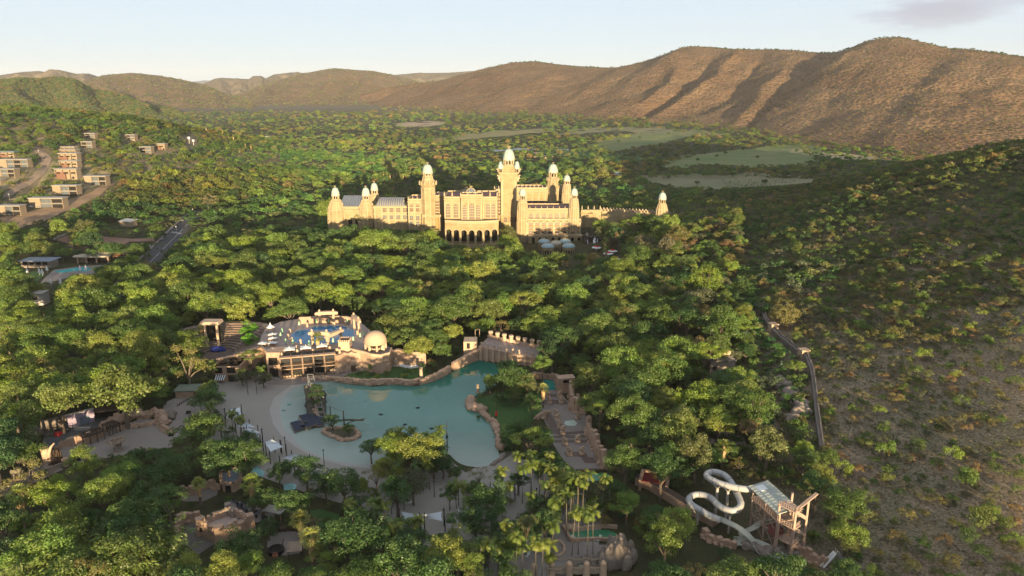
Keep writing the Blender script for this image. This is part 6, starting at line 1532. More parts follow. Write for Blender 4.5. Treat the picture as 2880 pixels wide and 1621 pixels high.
for x, y in ((1680, 1120), (1735, 1115), (1895, 1115), (1920, 1118), (1085, 1290), (1260, 1265), (655, 865), (720, 850), (160, 780)):
 p = P(*ZC(x, y))
 if lp is None:
  lp = empty("sun_lounger", p); b = MB(); b.box(0, 0, .3, .7, 1.5, .1); [b.box(i_ * .28, j_ * .6, 0, .08, .08, .3) for i_ in (-1, 1) for j_ in (-1, 1)]; b.build("seat", [white], lp); b = MB(); b.add([(-.35, .7, .4), (.35, .7, .4), (.35, 1.2, 1.0), (-.35, 1.2, 1.0), (-.35, .78, .38), (.35, .78, .38), (.35, 1.28, .98), (-.35, 1.28, .98)], [(0, 1, 2, 3), (7, 6, 5, 4), (0, 3, 7, 4), (1, 5, 6, 2), (3, 2, 6, 7)]); b.build("backrest", [white], lp); o = lp
 else: o = copy_tree(lp)
 o.location = p; o.rotation_euler = (0, 0, rnd.uniform(0, 6)); tag(o, "white sun lounger left on the shaded sand among palms", "lounger", "loungers on the sand")
# ------------------------------------------------------------------ elevated walkway and red hut right of the sand
o = empty("red_hut", P(*ZC(2250, 660)), -.3, "stone hut open to a red interior at the head of the slide walkway", "hut"); b = MB(); b.box(1.5, 4, -.5, .9, 7, 4.2); b.box(9.5, 4, -.5, .9, 7, 3.4); b.box(5.5, 7.5, -.5, 8, .8, 4.0); b.build("wall", [stone], o)
b = MB(); b.box(5.5, 4.5, 2.6, 7.2, 5.5, .3); b.box(5.5, 6.9, 0, 6.8, .2, 2.6); b.build("roof", [mat("dark_red_roof", (.16, .02, .025), .8, .15, .5)], o)
wk = empty("slide_walkway", (0, 0, 0), 0, "long narrow stone walkway with black rails running to the water slide", "walkway")
wl = smooth_line([PG(*ZS(x, y)) for x, y in [(-40, 400), (80, 440), (240, 530), (340, 590), (450, 660), (560, 720), (700, 800), (850, 880)]], 3)
wz = [float(p.z) + 2.6 for p in wl]
b = MB(); b.wall([(p.x, p.y) for p in wl], [p.z - 1 for p in wl], wz, 2.6); b.build("base", [stone], wk); b = MB(); b.wall([(p.x, p.y) for p in wl], wz, [z + .08 for z in wz], 2.2); b.build("deck", [paving_dark], wk)
b = MB()
for s in (-1.1, 1.1):
 pts = [Vector((p.x + s * .5, p.y + s, z + 1.0)) for p, z in zip(wl, wz)]; b.tube(pts, .06, 4); b.tube([p - Vector((0, 0, .5)) for p in pts], .05, 4)
 for p in pts[::2]: b.bar(p - Vector((0, 0, 1.0)), p, .09)
b.build("rail", [black], wk)
# ------------------------------------------------------------------ the water slide
ws = empty("water_slide", (0, 0, 0), 0, "grey tube water slide looping from a salmon steel tower down to a pale flume", "water slide")
def QS(x, y, z): return P(*ZS(x, y), z)
a0, b0, c0 = PG(*ZS(1240, 905)), PG(*ZS(1518, 1175)), PG(*ZS(1650, 1245))
g0 = float(min(a0.z, b0.z, c0.z))
zd = PY(*ZS(1268, 560), a0.y).z; zr = PY(*ZS(1270, 455), a0.y).z          # deck and roof heights
zl = PY(*ZS(1715, 700), c0.y).z
ux = (b0 - a0); ux.z = 0; L1 = ux.length; ux.normalize(); uy = Vector((-ux.y, ux.x, 0)); uy = uy if uy.x > 0 or uy.y > 0 else -uy
wd = 4.2
def LW(s, t, z): q = a0 + ux * s + uy * t; return Vector((q.x, q.y, z))
def railing(b, pts, z, mi=0, n=6):
 for p, q in zip(pts[:-1], pts[1:]):
  p = Vector((p.x, p.y, z)); q = Vector((q.x, q.y, z)); b.bar(p + Vector((0, 0, 1.1)), q + Vector((0, 0, 1.1)), .1, mi); b.bar(p + Vector((0, 0, .55)), q + Vector((0, 0, .55)), .07, mi)
  for k in range(n + 1): r_ = p.lerp(q, k / n); b.bar(r_, r_ + Vector((0, 0, 1.1)), .07, mi)
L1 += .5
b = MB()
for s, t in ((0, 0), (0, wd), (L1, 0), (L1, wd), (L1 * .5, 0), (L1 * .5, wd)):
 q = LW(s, t, 0); g = float(gz(q.x, q.y)) - .5; b.bar((q.x, q.y, g), (q.x, q.y, zr - .1), .42)
b.build("post", [rust], ws)
b = MB(); b.prism([(p.x, p.y) for p in (LW(-.4, -.4, 0), LW(L1 + .4, -.4, 0), LW(L1 + .4, wd + .4, 0), LW(-.4, wd + .4, 0))], zd - .35, zd); railing(b, [LW(0, wd, 0), LW(L1, wd, 0)], zd); railing(b, [LW(0, -.2, 0), LW(L1, -.2, 0)], zd, n=12); b.build("deck", [rust], ws)
b = MB(); e = [LW(-1.0, -1.0, zr), LW(L1 + .6, -1.0, zr - .5), LW(L1 + .6, wd + 1.0, zr + .3), LW(-1.0, wd + 1.0, zr + .8)]; up = Vector((0, 0, .18))
b.add(e + [p + up for p in e], [(0, 3, 2, 1), (4, 5, 6, 7), (0, 1, 5, 4), (1, 2, 6, 5), (2, 3, 7, 6), (3, 0, 4, 7)])
for k in range(12): p, q = e[0].lerp(e[1], k / 11) + up * 1.2, e[3].lerp(e[2], k / 11) + up * 1.2; b.bar(p, q, .06)
m_ = e[0].lerp(e[3], .35).lerp(e[1].lerp(e[2], .35), .12); b.build("roof", [mat("corrugated_roof", (.33, .35, .31), .55, .12, .4)], ws)
b = MB(); q0, q1 = e[0].lerp(e[1], .08), e[0].lerp(e[1], .26); d_ = e[3] - e[0]; b.add([q0 + d_ * .2 + up * 2.2, q1 + d_ * .2 + up * 2.2, q1 + d_ * .6 + up * 2.2, q0 + d_ * .6 + up * 2.2, q0 + d_ * .2 + up * .8, q1 + d_ * .2 + up * .8, q1 + d_ * .6 + up * .8, q0 + d_ * .6 + up * .8], [(0, 1, 2, 3), (4, 5, 1, 0), (5, 6, 2, 1), (6, 7, 3, 2), (7, 4, 0, 3)]); b.build("skylight", [white], ws)
# landing and stair tower
dl = (c0 - b0); dl.z = 0; Ls = dl.length + 1.2; ul = dl.normalized(); vl = Vector((-ul.y, ul.x, 0)); vl = vl if vl.y > 0 else -vl
def LS(s, t, z): q = b0 + ul * s + vl * t; return Vector((q.x, q.y, z))
wl_ = 6.0; hs = [zl, g0 + (zl - g0) * .66, g0 + (zl - g0) * .33]
b = MB()
for s, t in ((0, 0), (Ls, 0), (0, wl_), (Ls, wl_)):
 q = LS(s, t, 0); g = float(gz(q.x, q.y)) - .5; b.bar((q.x, q.y, g), (q.x, q.y, zl + (1.2 if t else .2)), .5)
 b.lathe(q.x, q.y, [(.55, g), (.45, g + 4)], 8)
b.build("stair_post", [rust], ws)
for k, z in enumerate(hs):
 b = MB(); b.prism([(p.x, p.y) for p in (LS(-.3, -.3, 0), LS(Ls + .3, -.3, 0), LS(Ls + .3, wl_ * .45, 0), LS(-.3, wl_ * .45, 0))], z - .3, z); railing(b, [LS(0, -.2, 0), LS(Ls, -.2, 0), LS(Ls, wl_ * .45, 0)], z, n=7); b.build("landing", [rust], ws)
 z2 = hs[k + 1] if k < 2 else g0
 b = MB(); st_ = 10
 for i in range(st_):
  t0 = i / st_; p = LS(Ls * .25, wl_ * (.45 + .5 * (1 - abs(2 * t0 - 1))), 0); b.box(p.x + (Ls * .45 if t0 > .5 else 0), p.y, z + (z2 - z) * t0, 1.5, .5, .12)
 b.bar(LS(Ls, -.1, z), LS(Ls, wl_, z2 + .5), .5, h=.9); b.bar(LS(0, wl_ * .45, z), LS(0, wl_, z2 + 1.5), .3); b.build("stair", [rust], ws)
b = MB(); b.bar(LS(Ls, wl_ * .2, zl + .6), LS(Ls + 1.5, wl_ + 1.0, zl + 3.4), .9, h=.3); b.build("stringer", [rust], ws)
b = MB()
for s0, s1 in ((0, .5), (.5, 1)):
 for z0, z1 in ((g0, g0 + (zd - g0) * .5), (g0 + (zd - g0) * .5, zd)):
  for t in (0, wd): b.bar(LW(L1 * s0, t, z0), LW(L1 * s1, t, z1), .16); b.bar(LW(L1 * s1, t, z0), LW(L1 * s0, t, z1), .16); b.bar(LW(L1 * s0, t, z1), LW(L1 * s1, t, z1), .2)
for z in np.linspace(g0 + 2, zd - 1.5, 7):
 b.bar(LW(L1 * .05, .6, z), LW(L1 * .5, 2.6, z + .8), .12)
 for k in range(6): q = LW(L1 * (.08 + .07 * k), 1.2 + .2 * k, z); b.bar(q, q + Vector((0, 0, 1.3)), .14)
b.build("bracing", [rust], ws)
q = LW(L1 * .82, 1.0, 0); b = MB(); b.box(q.x, q.y, g0 + (zd - g0) * .42, 2.8, 2.6, 2.4, math.atan2(ux.y, ux.x)); b.box(q.x - .8, q.y - 1.36, g0 + (zd - g0) * .45, .7, .2, 1.9, math.atan2(ux.y, ux.x), 1); b.build("start_box", [mat("maroon_panel", (.17, .055, .045), .7), rust], ws)
zs0 = zr - 1.9
tp = [(1275, 470, zs0), (1150, 462, zs0 - .1), (1000, 432, zs0 - .3), (880, 395, zs0 - .5), (790, 350, zs0 - .7), (752, 305, zs0 - .9), (800, 275, zs0 - 1.1), (880, 280, zs0 - 1.3), (965, 318, zs0 - 1.5), (1030, 390, zs0 - 1.8), (1080, 490, zs0 - 2.2), (1130, 590, zs0 - 2.7), (1132, 665, zs0 - 3.1), (1060, 712, zs0 - 3.5), (960, 695, zs0 - 3.8), (880, 645, zs0 - 4.1), (810, 575, zs0 - 4.4), (720, 535, zs0 - 4.7), (620, 532, zs0 - 5.0), (553, 575, zs0 - 5.3), (580, 640, zs0 - 5.6), (680, 705, zs0 - 5.9), (800, 775, zs0 - 6.2), (910, 815, zs0 - 6.5)]
tl = smooth_line([QS(*q) for q in tp], 5); rT_ = .92
b = MB(); b.tube(tl, rT_, 14); b.build("tube", [tube_mat], ws, True)
acc, seams = 0.0, []
for p, q, r_ in zip(tl[:-2], tl[1:-1], tl[2:]):
 acc += (q - p).length
 if acc > 3.2: acc = 0; seams.append((q, (r_ - p).normalized()))
b = MB()
for q, t in seams: b.tube([q - t * .07, q + t * .07], rT_ + .09, 14)
b.build("flange", [mat("flange_grey", (.22, .22, .23), .5)], ws)
def flume(pts, w, name="flume"):
 L = smooth_line(pts, 6); vs = []; n = 9
 for j, p in enumerate(L):
  t = (L[min(j + 1, len(L) - 1)] - L[max(j - 1, 0)]).normalized(); s = t.cross(Vector((0, 0, 1))).normalized(); u = s.cross(t)
  for k in range(n): a = math.pi * (k / (n - 1)); vs.append(p - s * (w * math.cos(a)) - u * (w * .75 * math.sin(a)) + u * w * .4)
  for k in range(n): a = math.pi * (1 - k / (n - 1)); vs.append(p - s * ((w + .1) * math.cos(a)) - u * ((w * .75 + .1) * math.sin(a)) + u * w * .4)
 m = 2 * n; b = MB(); b.add(vs, [(j * m + k, j * m + (k + 1) % m, (j + 1) * m + (k + 1) % m, (j + 1) * m + k) for j in range(len(L) - 1) for k in range(m)]); return b.build(name, [flume_mat], ws, True)
ze = tp[-1][2]; gend = float(PG(*ZS(1370, 1190)).z)
flume([QS(905, 813, ze - .1), QS(1030, 868, ze - .4), QS(1130, 925, ze - .9), QS(1220, 1000, ze - 1.5), QS(1300, 1095, (ze - 1.9 + gend) / 2), QS(1375, 1195, gend + .4)], .95)
flume([LW(L1 * .62, .4, zd - 2.6), QS(1375, 845, g0 + 3.6), QS(1290, 905, g0 + 2.4), QS(1200, 950, g0 + 1.4), QS(1130, 990, g0 + .8)], .8)
flume([QS(1080, 1070, g0 + .8), QS(1220, 1075, g0 + .7), QS(1370, 1120, g0 + .6), QS(1500, 1195, g0 + .6), QS(1640, 1285, g0 + .5), QS(1700, 1330, g0 + .5)], 1.7, "run_out")
for x, y0, y1, thick in ((862, 432, 755, .45), (988, 478, 790, .42), (690, 640, 885, .42), (1010, 720, 800, .3)):
 best = min(tl, key=lambda p: (proj(p.x, p.y, p.z)[0] - ZS(x, y0)[0]) ** 2 + (proj(p.x, p.y, p.z)[1] - ZS(x, y0)[1]) ** 2); g = float(gz(best.x, best.y))
 b = MB(); b.lathe(best.x, best.y, [(thick, g - .5), (thick * .9, best.z - rT_ - .6)], 10); b.bar((best.x, best.y, best.z - rT_ - .9), (best.x - 1.3, best.y, best.z - rT_ + .4), .2); b.bar((best.x, best.y, best.z - rT_ - .9), (best.x + 1.3, best.y, best.z - rT_ + .4), .2); b.build("support_column", [concrete], ws)
rocks(ZS, [(1200, 1120), (1400, 1180), (1560, 1200), (1750, 1190), (1900, 1210)], "grey rocks around the foot of the slide tower", 41, .9, 1.9, 1.0, stone_gr, 2)
ruin(ZS, [(1680, 1180), (1800, 1210), (1950, 1290), (2080, 1330)], 1.5, 3.2, "pinkish bank wall to the right of the slide tower", 25)
ruin(ZS, [(720, 985), (780, 1040), (950, 1100), (1060, 1130)], 1.2, 2.0, "stone retaining wall below the loop of the tube slide", 26)
p0, p1 = PG(*ZS(2055, 1350)), PG(*ZS(2190, 1290)); o = empty("small_slide", p0, 0, "short straight white slide with a metal stair at the far right end of the bank", "slide")
hs_ = PY(*ZS(2170, 1180), p1.y).z - p0.z; d = p1 - p0; b = MB(); b.bar((0, 0, .2), (d.x, d.y, hs_), 1.3, h=.3); b.bar((-.6, -.3, .45), (d.x - .6, d.y - .3, hs_ + .3), .12, h=.4); b.build("chute", [white], o)
b = MB()
for k in range(9): b.box(d.x + 2.6 - 1.9 * k / 8, d.y - .4, hs_ * k / 8, 1.0, 1.4, .1)
for i in (0, 1): b.bar((d.x + 2.7, d.y - .9 + i, 0), (d.x + 2.7, d.y - .9 + i, hs_ * .6), .12); b.bar((d.x, d.y - .9 + i, 0), (d.x, d.y - .9 + i, hs_ + 1.2), .12); b.bar((d.x + 2.7, d.y - .9 + i, 1.2), (d.x, d.y - .9 + i, hs_ + 1.2), .1)
b.build("stair", [mat("grey_steel", (.26, .25, .23), .6)], o)
# ------------------------------------------------------------------ hillside lookout, fortress wall, outcrops
p0, p1, p2 = PG(*ZR(895, 710)), PG(*ZR(945, 760)), PG(*ZR(1130, 720)); hL = PY(*ZR(893, 592), p0.y).z - float(p0.z)
o = empty("hillside_lookout", (p0.x, p0.y, p0.z), .0, "stone lookout hut on the slope with a smooth boulder lying on its stepped roof", "lookout"); b = MB(); Wd, Dp = p2.x - p0.x, 9.0
b.box(Wd / 2, Dp / 2, -3, Wd, Dp, hL + 3); b.build("wall", [stone_gr], o); b = MB()
for k in range(4): b.box(Wd / 2 + k * .3, Dp / 2 + k * .5, hL + k * .4, Wd * (1.06 - .16 * k), Dp * (1.06 - .16 * k), .4)
b.build("roof", [mat("dark_slab", (.13, .115, .11), .95, .2, .5, .4)], o)
b = MB(); b.blob((Wd * .58, Dp * .55, hL + 2.5), (3.0, 2.4, 2.1), 3, .08, 16, 10); b.blob((Wd * .58 + 2.0, Dp * .55 - .8, hL + 2.2), (1.5, 1.4, 1.3), 6, .1, 10, 8); b.blob((Wd * .58 - 1.8, Dp * .5 - 1.2, hL + 1.8), (.9, 1.3, .8), 7, .1, 10, 8); b.build("boulder", [stone_lt], o, True)
b = MB(); b.box(Wd * .17, -.05, hL * .35, 1.4, .2, 1.5); b.build("window", [dark], o)
rocks(ZR, [(850, 790), (890, 770), (930, 790), (960, 760)], "dark boulders below the hillside lookout", 51, 1.0, 2.0, 1.0, stone_gr, 2)
def PGz(zf, x, y): return PG(*zf(x, y))
fw = smooth_line([PGz(ZR, x, y) for x, y in [(1345, 90), (1345, 200), (1395, 310), (1500, 420), (1620, 520), (1690, 560), (1735, 640), (1765, 740), (1785, 900), (1800, 1050), (1825, 1250), (1850, 1420)]], 5)
o = empty("fortress_wall", (0, 0, 0), 0, "long weathered stone wall with two small turrets climbing the bushy hillside", "wall"); b = MB(); r2 = random.Random(3)
b.wall([(p.x, p.y) for p in fw], [p.z - 2 for p in fw], [p.z + 2.3 + r2.uniform(-.25, .25) for p in fw], 1.5); b.wall([(p.x + .6, p.y + .2) for p in fw], [p.z + 1 for p in fw], [p.z + 3.0 + r2.uniform(-.3, .3) for p in fw], .5)
b.build("wall", [mat("weathered_wall", (.15, .125, .11), .95, .2, .4, .4)], o)
for x, y in ((1430, 335), (1688, 560)): p = PGz(ZR, x, y); b = MB(); b.box(p.x, p.y, p.z - 2, 3.6, 3.4, 5.2, .2, top=.95); b.box(p.x, p.y, p.z + 3.2, 3.9, 3.7, .5, .2); b.build("turret", [stone_lt], o)
def outcrop(zf, spots, lab, seed, m=stone_gr, r0=1.5, r1=3.4):
 b = MB(); r2 = random.Random(seed)
 for i, (x, y) in enumerate(spots): p = PG(*zf(x, y)); b.blob((p.x, p.y, p.z + .4), (r2.uniform(r0, r1), r2.uniform(r0, r1), r2.uniform(r0, r1) * .75), i + seed, .32, 10, 7)
 return tag(b.build("rock_outcrop", [m], None, True), lab, "rocks")
outcrop(ZR, [(1450, 800), (1480, 770), (1510, 790), (1490, 830), (1540, 810), (1530, 850), (1570, 870), (1600, 880), (1560, 910), (1620, 920), (1660, 900), (1640, 950), (1690, 960), (1600, 950), (1660, 990), (1700, 1010), (1720, 1050), (1680, 1040), (1640, 1070), (1560, 1090), (1600, 1110)], "large grey rock outcrop sloping beside the hillside wall", 61, r1=4.0)
outcrop(ZR, [(1010, 1170), (1030, 1200), (1070, 1180), (1050, 1230), (1080, 1250), (1000, 1220), (1090, 1280), (910, 1290)], "pile of pale boulders above the hillside footpath", 62, r0=.9, r1=1.8)
outcrop(ZR, [(160, 830), (170, 870), (190, 900), (650, 800), (670, 830)], "grey boulders half buried in the woods left of the lookout", 63, r0=1.2, r1=2.4)
# ------------------------------------------------------------------ hillside houses
def house(zf, xl, xr, yb, yt, lab, rz=0.0, dep=9.0, bays=3, roofm=zinc, side_brick=False, kind=0):
 A, B = PG(*zf(xl, yb)), PG(*zf(xr, yb)); g = min(float(A.z), float(B.z)); Y = A.y; L = B.x - A.x; h = max(3.0, PY(*zf((xl + xr) / 2, yt), Y).z - g)
 o = empty("hillside_house", (A.x, Y, g - .3), rz, lab, "house", "flat-roofed houses on the hillside")
 b = MB(); b.box(L / 2, dep / 2 + .9, -2, L, dep - 1.8, h + 2 - .5, mi=0)
 nw = bays + 1
 for k in range(nw): b.box(L * k / bays if 0 < k < bays else (.2 if k == 0 else L - .2), dep / 2, -2, .5, dep, h + 2, mi=0)
 b.build("wall", [brick if side_brick else house_wall], o)
 b = MB(); b.box(L / 2, dep / 2, h, L + 1.2, dep + 1.6, .55); b.box(L / 2, dep / 2, h + .55, L + .6, dep + .9, .12); b.build("roof", [roofm], o)
 for k in range(bays):
  x0 = L * k / bays + .4; w = L / bays - .8
  if kind == 0 and k == 0 and bays > 2:
   b = MB(); b.box(x0 + w / 2, .4, -1, w + .7, 1.2, h + .9); b.build("end_wall", [house_wall], o)
  elif kind == 0:
   b = MB(); b.box(x0 + w / 2, .75, h * .08, w, .2, h * .36); b.box(x0 + w / 2, .75, h * .54, w, .2, h * .38); b.build("window", [glass if k % 2 else dark], o)
   b = MB(); b.box(x0 + w / 2, .3, h * .47, w, 1.4, .25); b.box(x0 + w / 2, -.3, h * .47 + .9, w, .08, .1)
   for q in range(6): b.box(x0 + w * (q + .5) / 6, -.3, h * .47 + .2, .06, .06, .75)
   b.build("balcony", [concrete], o)
  else:
   b = MB(); b.box(x0 + w * .5, .02, h * .55, w * .5, 1.8, h * .14); b.build("window", [dark], o)
 if kind:
  b = MB(); b.box(L * .25, .0, -.5, L * .46, .3, h * .72 + .5); b.build("brick_panel", [brick], o)
  b = MB(); b.box(L * .8, .02, 0, 1.4, .3, 2.3); b.build("door", [dark], o)
 return o
HS = [(0, 262, 315, 262, "long two-storey balconied house at the upper left beside the bend of the hill road", 4, 0), (-40, 155, 385, 332, "balconied house below the uppermost left house, left of the hill road", 3, 0), (-60, 20, 440, 410, "house cut off by the picture's left edge below the others", 2, 0),
 (450, 618, 188, 168, "narrow house at the very back of the stacked terrace row", 3, 1), (446, 618, 217, 190, "house in the stacked terrace row, second from the top", 3, 1), (437, 620, 262, 216, "brick-panelled house in the middle of the stacked terrace row", 3, 1), (445, 636, 318, 272, "brick-panelled house fourth from the top of the stacked terrace row", 3, 1), (412, 610, 396, 332, "largest brick-panelled house at the bottom of the stacked terrace row", 3, 1),
 (630, 830, 445, 385, "balconied house just right of and below the stacked terrace row", 3, 0), (395, 615, 522, 455, "balconied house with deep dark bays above the parked white cars", 3, 0), (222, 495, 618, 548, "balconied house beside the parked white cars", 3, 0), (-10, 178, 672, 605, "lowest balconied house at the left edge below the parked cars", 3, 0),
 (605, 750, 170, 130, "small house standing alone above the stacked terrace row", 2, 0), (935, 1040, 108, 78, "small house highest on the hillside near the dark woods", 2, 0), (1038, 1168, 205, 168, "house at the right end of the hillside, left of its tall pale annexe", 2, 0), (1168, 1235, 188, 145, "tall pale box-like annexe at the right end of the hillside", 1, 1), (630, 745, 94, 68, "grey half-hidden house near the top of the hillside", 2, 0), (0, 130, 245, 205, "house with a dull green roof behind the uppermost left house", 2, 1)]
for xl, xr, yb, yt, lab, bays, kind in HS:
 house(ZH, xl, xr, yb, yt, lab, 0, 8.5, bays, zinc if "green" not in lab else slate_roof, False, kind)
def car(p, rz, m, lab):
 o = empty("parked_car", p, rz, lab, "car", "parked cars on the hillside")
 b = MB(); b.box(0, 0, .35, 1.8, 4.3, .6, top=.97); b.box(0, -.1, .95, 1.65, 2.4, .6, top=.8); b.build("body", [m], o)
 b = MB(); b.box(0, -.1, 1.0, 1.68, 2.2, .4, top=.86); b.build("windows", [glass], o)
 for i in (-.8, .8):
  for j in (-1.3, 1.3): b = MB(); b.lathe(0, 0, [(.33, -.1), (.33, .1)], 10); w_ = b.build("wheel", [black], o); w_.rotation_euler = (0, R(90), 0); w_.location = (i, j, .33)
 return o
for x, y, rz, m in ((185, 612, .3, white), (232, 618, 1.2, white), (290, 622, 1.3, zinc), (665, 448, 1.4, white), (430, 516, 1.4, white)):
 car(PG(*ZH(x, y)) + Vector((0, 0, .35)), rz, m, "white car parked by the balconied hillside houses" if m == white else "silver car parked at the end of the row by the houses")
for x, y, rz in ((1200, 860, 2.75), (1345, 720, 2.7)):
 o = car(PG(*ZH(x, y)) + Vector((0, 0, .15)), rz, zinc, "pale car on the main road below the crossing" if x < 1300 else "pale car at the far end of the main road by the trees"); o['group'] = "cars on the main road"
# clubhouse
A = PG(*ZH(545, 1030)); o = empty("clubhouse", A, .04, "single-storey clubhouse with a curved pale roof above the turquoise pool", "clubhouse"); B = PG(*ZH(820, 1030)); L = B.x - A.x; h = PY(*ZH(600, 985), A.y).z - A.z
b = MB(); n = 12; ar_ = [(L * .02 + L * .98 * k / n, -1 + 4 * math.sin(k / n * math.pi) * -.3) for k in range(n + 1)]
b.prism(ar_ + [(L * .92, 9), (L * .45, 15), (0, 10)], h, h + .7); b.build("roof", [mat("sand_roof", (.40, .34, .26), .8, .08, .2)], o)
b = MB(); b.prism([(L * .1, 2), (L * .9, 2), (L * .85, 8), (L * .45, 13), (L * .06, 9)], 0, h); b.build("wall", [house_wall], o); b = MB(); b.box(L * .58, 1.9, .3, L * .55, .2, h * .75); b.build("window", [dark], o)
for k in (.12, .35, .62, .93): b = MB(); b.box(L * k, .2, -.5, .9, .9, h + .5); b.build("pillar", [stone_lt], o)
b = MB(); b.box(L * .95, 13, h * .4, L * .3, 8, h * .75); b.build("brick_wing", [brick], o); b = MB(); b.box(L * .78, 13.2, h * 1.16, L * .85, 10, .5); b.build("upper_roof", [zinc], o)
A = PG(*ZH(160, 1065)); B = PG(*ZH(360, 1075)); o = empty("spa_building", A, .0, "low grey-roofed building with a glazed front left of the clubhouse", "building"); L = B.x - A.x; h = PY(*ZH(200, 1015), A.y).z - A.z
b = MB(); b.box(L / 2, 4, -.5, L, 8, h + .5); b.build("wall", [stone_gr], o); b = MB(); b.box(L / 2 - .5, 5, h, L + 2, 13, .4, top=.92); b.build("roof", [slate_roof], o)
for k in range(4): b = MB(); b.box(L * (.14 + .22 * k), -.04, h * .45, L * .15, .15, h * .4); b.build("window", [dark], o)
A, B = PG(*ZH(480, 950)), PG(*ZH(660, 925)); b = MB(); b.box((A.x + B.x) / 2, A.y + 5, A.z - .5, B.x - A.x, 9, 4.5); b.box((A.x + B.x) / 2, A.y + 5, A.z + 4, B.x - A.x + 1, 10, .3, mi=1); tag(b.build("service_building", [house_wall, mat("dark_grey_roof", (.12, .115, .125), .8, .1, .2)]), "dark flat-roofed building half hidden behind the clubhouse", "building")
A, B = PG(*ZH(240, 1345)), PG(*ZH(380, 1320)); L = B.x - A.x; h = PY(*ZH(250, 1262), A.y).z - A.z; o = empty("garden_pavilion", A, .1, "small two-level pavilion with pale flat roofs below the parasol lawn", "pavilion")
b = MB(); b.box(L / 2, 3.5, -.5, L * .9, 7, h + .5); b.build("wall", [concrete], o); b = MB(); b.box(L / 2, 3.5, h, L, 8, .4); b.build("roof", [zinc], o); b = MB(); b.box(L * .25, -2, h * .4, L * .9, 4, .4); b.build("lower_roof", [zinc], o); b = MB(); b.box(L * .3, -.06, h * .5, L * .4, .2, h * .35); b.build("window", [dark], o)
A = PG(*ZH(955, 755)); b = MB(); b.box(0, 0, 0, 12, 7, 4.5); b.add([(-7, -4.5, 4.5), (7, -4.5, 4.5), (7, 4.5, 5.6), (-7, 4.5, 5.6)], [(0, 1, 2, 3), (3, 2, 1, 0)], 1); o = b.build("white_roof_house", [house_wall, white]); o.location = A; o.rotation_euler = (0, 0, -.3); tag(o, "house with a white sheet roof half buried in trees below the hillside", "house")
A, B = PG(*ZH(400, 858)), PG(*ZH(520, 812)); b = MB(); b.wall([(A.x, A.y), (A.lerp(B, .5).x, A.lerp(B, .5).y), (B.x, B.y)], [float(A.z) - .5, float(A.lerp(B, .5).z) - .5, float(B.z) - .5], [float(A.z) + 1.5, float(A.lerp(B, .5).z) + 1.5, float(B.z) + 1.5], .6); tag(b.build("retaining_wall", [concrete]), "pale retaining wall along the drive above the clubhouse", "wall")
um2 = None
for x, y in ((205, 1118), (295, 1118), (318, 1125), (352, 1100), (598, 1098), (640, 1095), (380, 1200), (452, 1198)):
 p = PG(*ZH(x, y))
 if um2 is None:
  um2 = empty("white_parasol", p); b = MB(); b.lathe(0, 0, [(.05, 0), (.05, 2.6)], 5); b.build("pole", [white], um2); b = MB(); b.lathe(0, 0, [(.3, .8), (.55, 1.1), (.35, 2.3), (.05, 3.3)], 8, ribs=.1); b.build("canopy", [white], um2); o = um2
 else: o = copy_tree(um2)
 o.location = p; o.scale = (1.5,) * 3; tag(o, "folded white parasol on the lawn and paving by the clubhouse pool", "parasol", "folded white parasols by the clubhouse")
lm = None
for x, y in ((1433, 672), (1118, 952), (1310, 805), (290, 232), (72, 562), (960, 1090)):
 p = PG(*ZH(x, y))
 if lm is None:
  lm = empty("street_lamp", p); b = MB(); b.lathe(0, 0, [(.1, 0), (.07, 5)], 6); b.build("pole", [concrete], lm); b = MB(); b.lathe(0, 0, [(.2, 5), (.45, 5.3), (.3, 5.7)], 8); b.build("lamp", [white], lm); o = lm
 else: o = copy_tree(lm)
 o.location = p; tag(o, "white globe street lamp beside a road on the left", "street lamp", "street lamps along the roads")
# masts and small buildings in the valley beyond
for x, y, yt in ((533, 405, 385), (545, 409, 393)):
 p = PG(x, y); h = PY(x, yt, p.y).z - p.z; o = empty("water_tower", p, 0, "slim white water tower rising from the dark woods, " + ("the left and taller one" if x < 540 else "the right and shorter one"), "water tower", "white towers in the valley woods")
 b = MB(); b.lathe(0, 0, [(.5, 0), (.4, h * .7)], 8); b.build("shaft", [concrete], o); b = MB(); b.lathe(0, 0, [(.5, h * .62), (1.5, h * .68), (1.5, h * .97), (.4, h)], 12); b.build("tank", [white], o)
for x0, x1, yb, yt, m, lab in ((1501, 1519, 443, 431, rust, "small pink block building behind the great tower"), (1528, 1556, 447, 440, rust, "low pink rounded building behind the palace's right wing"), (1730, 1750, 493, 490, white, "long low white shed at the edge of the golf course"), (728, 762, 388, 384, zinc, "long pale grey shed in the valley woods"), (1655, 1668, 492, 488, stone_lt, "small tan shed among trees beyond the palace's right wing")):
 A, B = PG(x0, yb), PG(x1, yb); h = max(3, PY(x0, yt, A.y).z - A.z); L = B.x - A.x; o = empty("valley_building", A, 0, lab, "building"); b = MB(); b.box(L / 2, 6, -1, L, 12, h + 1); b.build("wall", [m], o); b = MB(); b.box(L / 2, 6, h, L + 1, 13, .5, top=.9); b.build("roof", [m], o); b = MB(); [b.box(L * (k + .5) / 4, -.05, h * .3, L * .1, .2, h * .35) for k in range(4)]; b.build("windows", [dark], o)
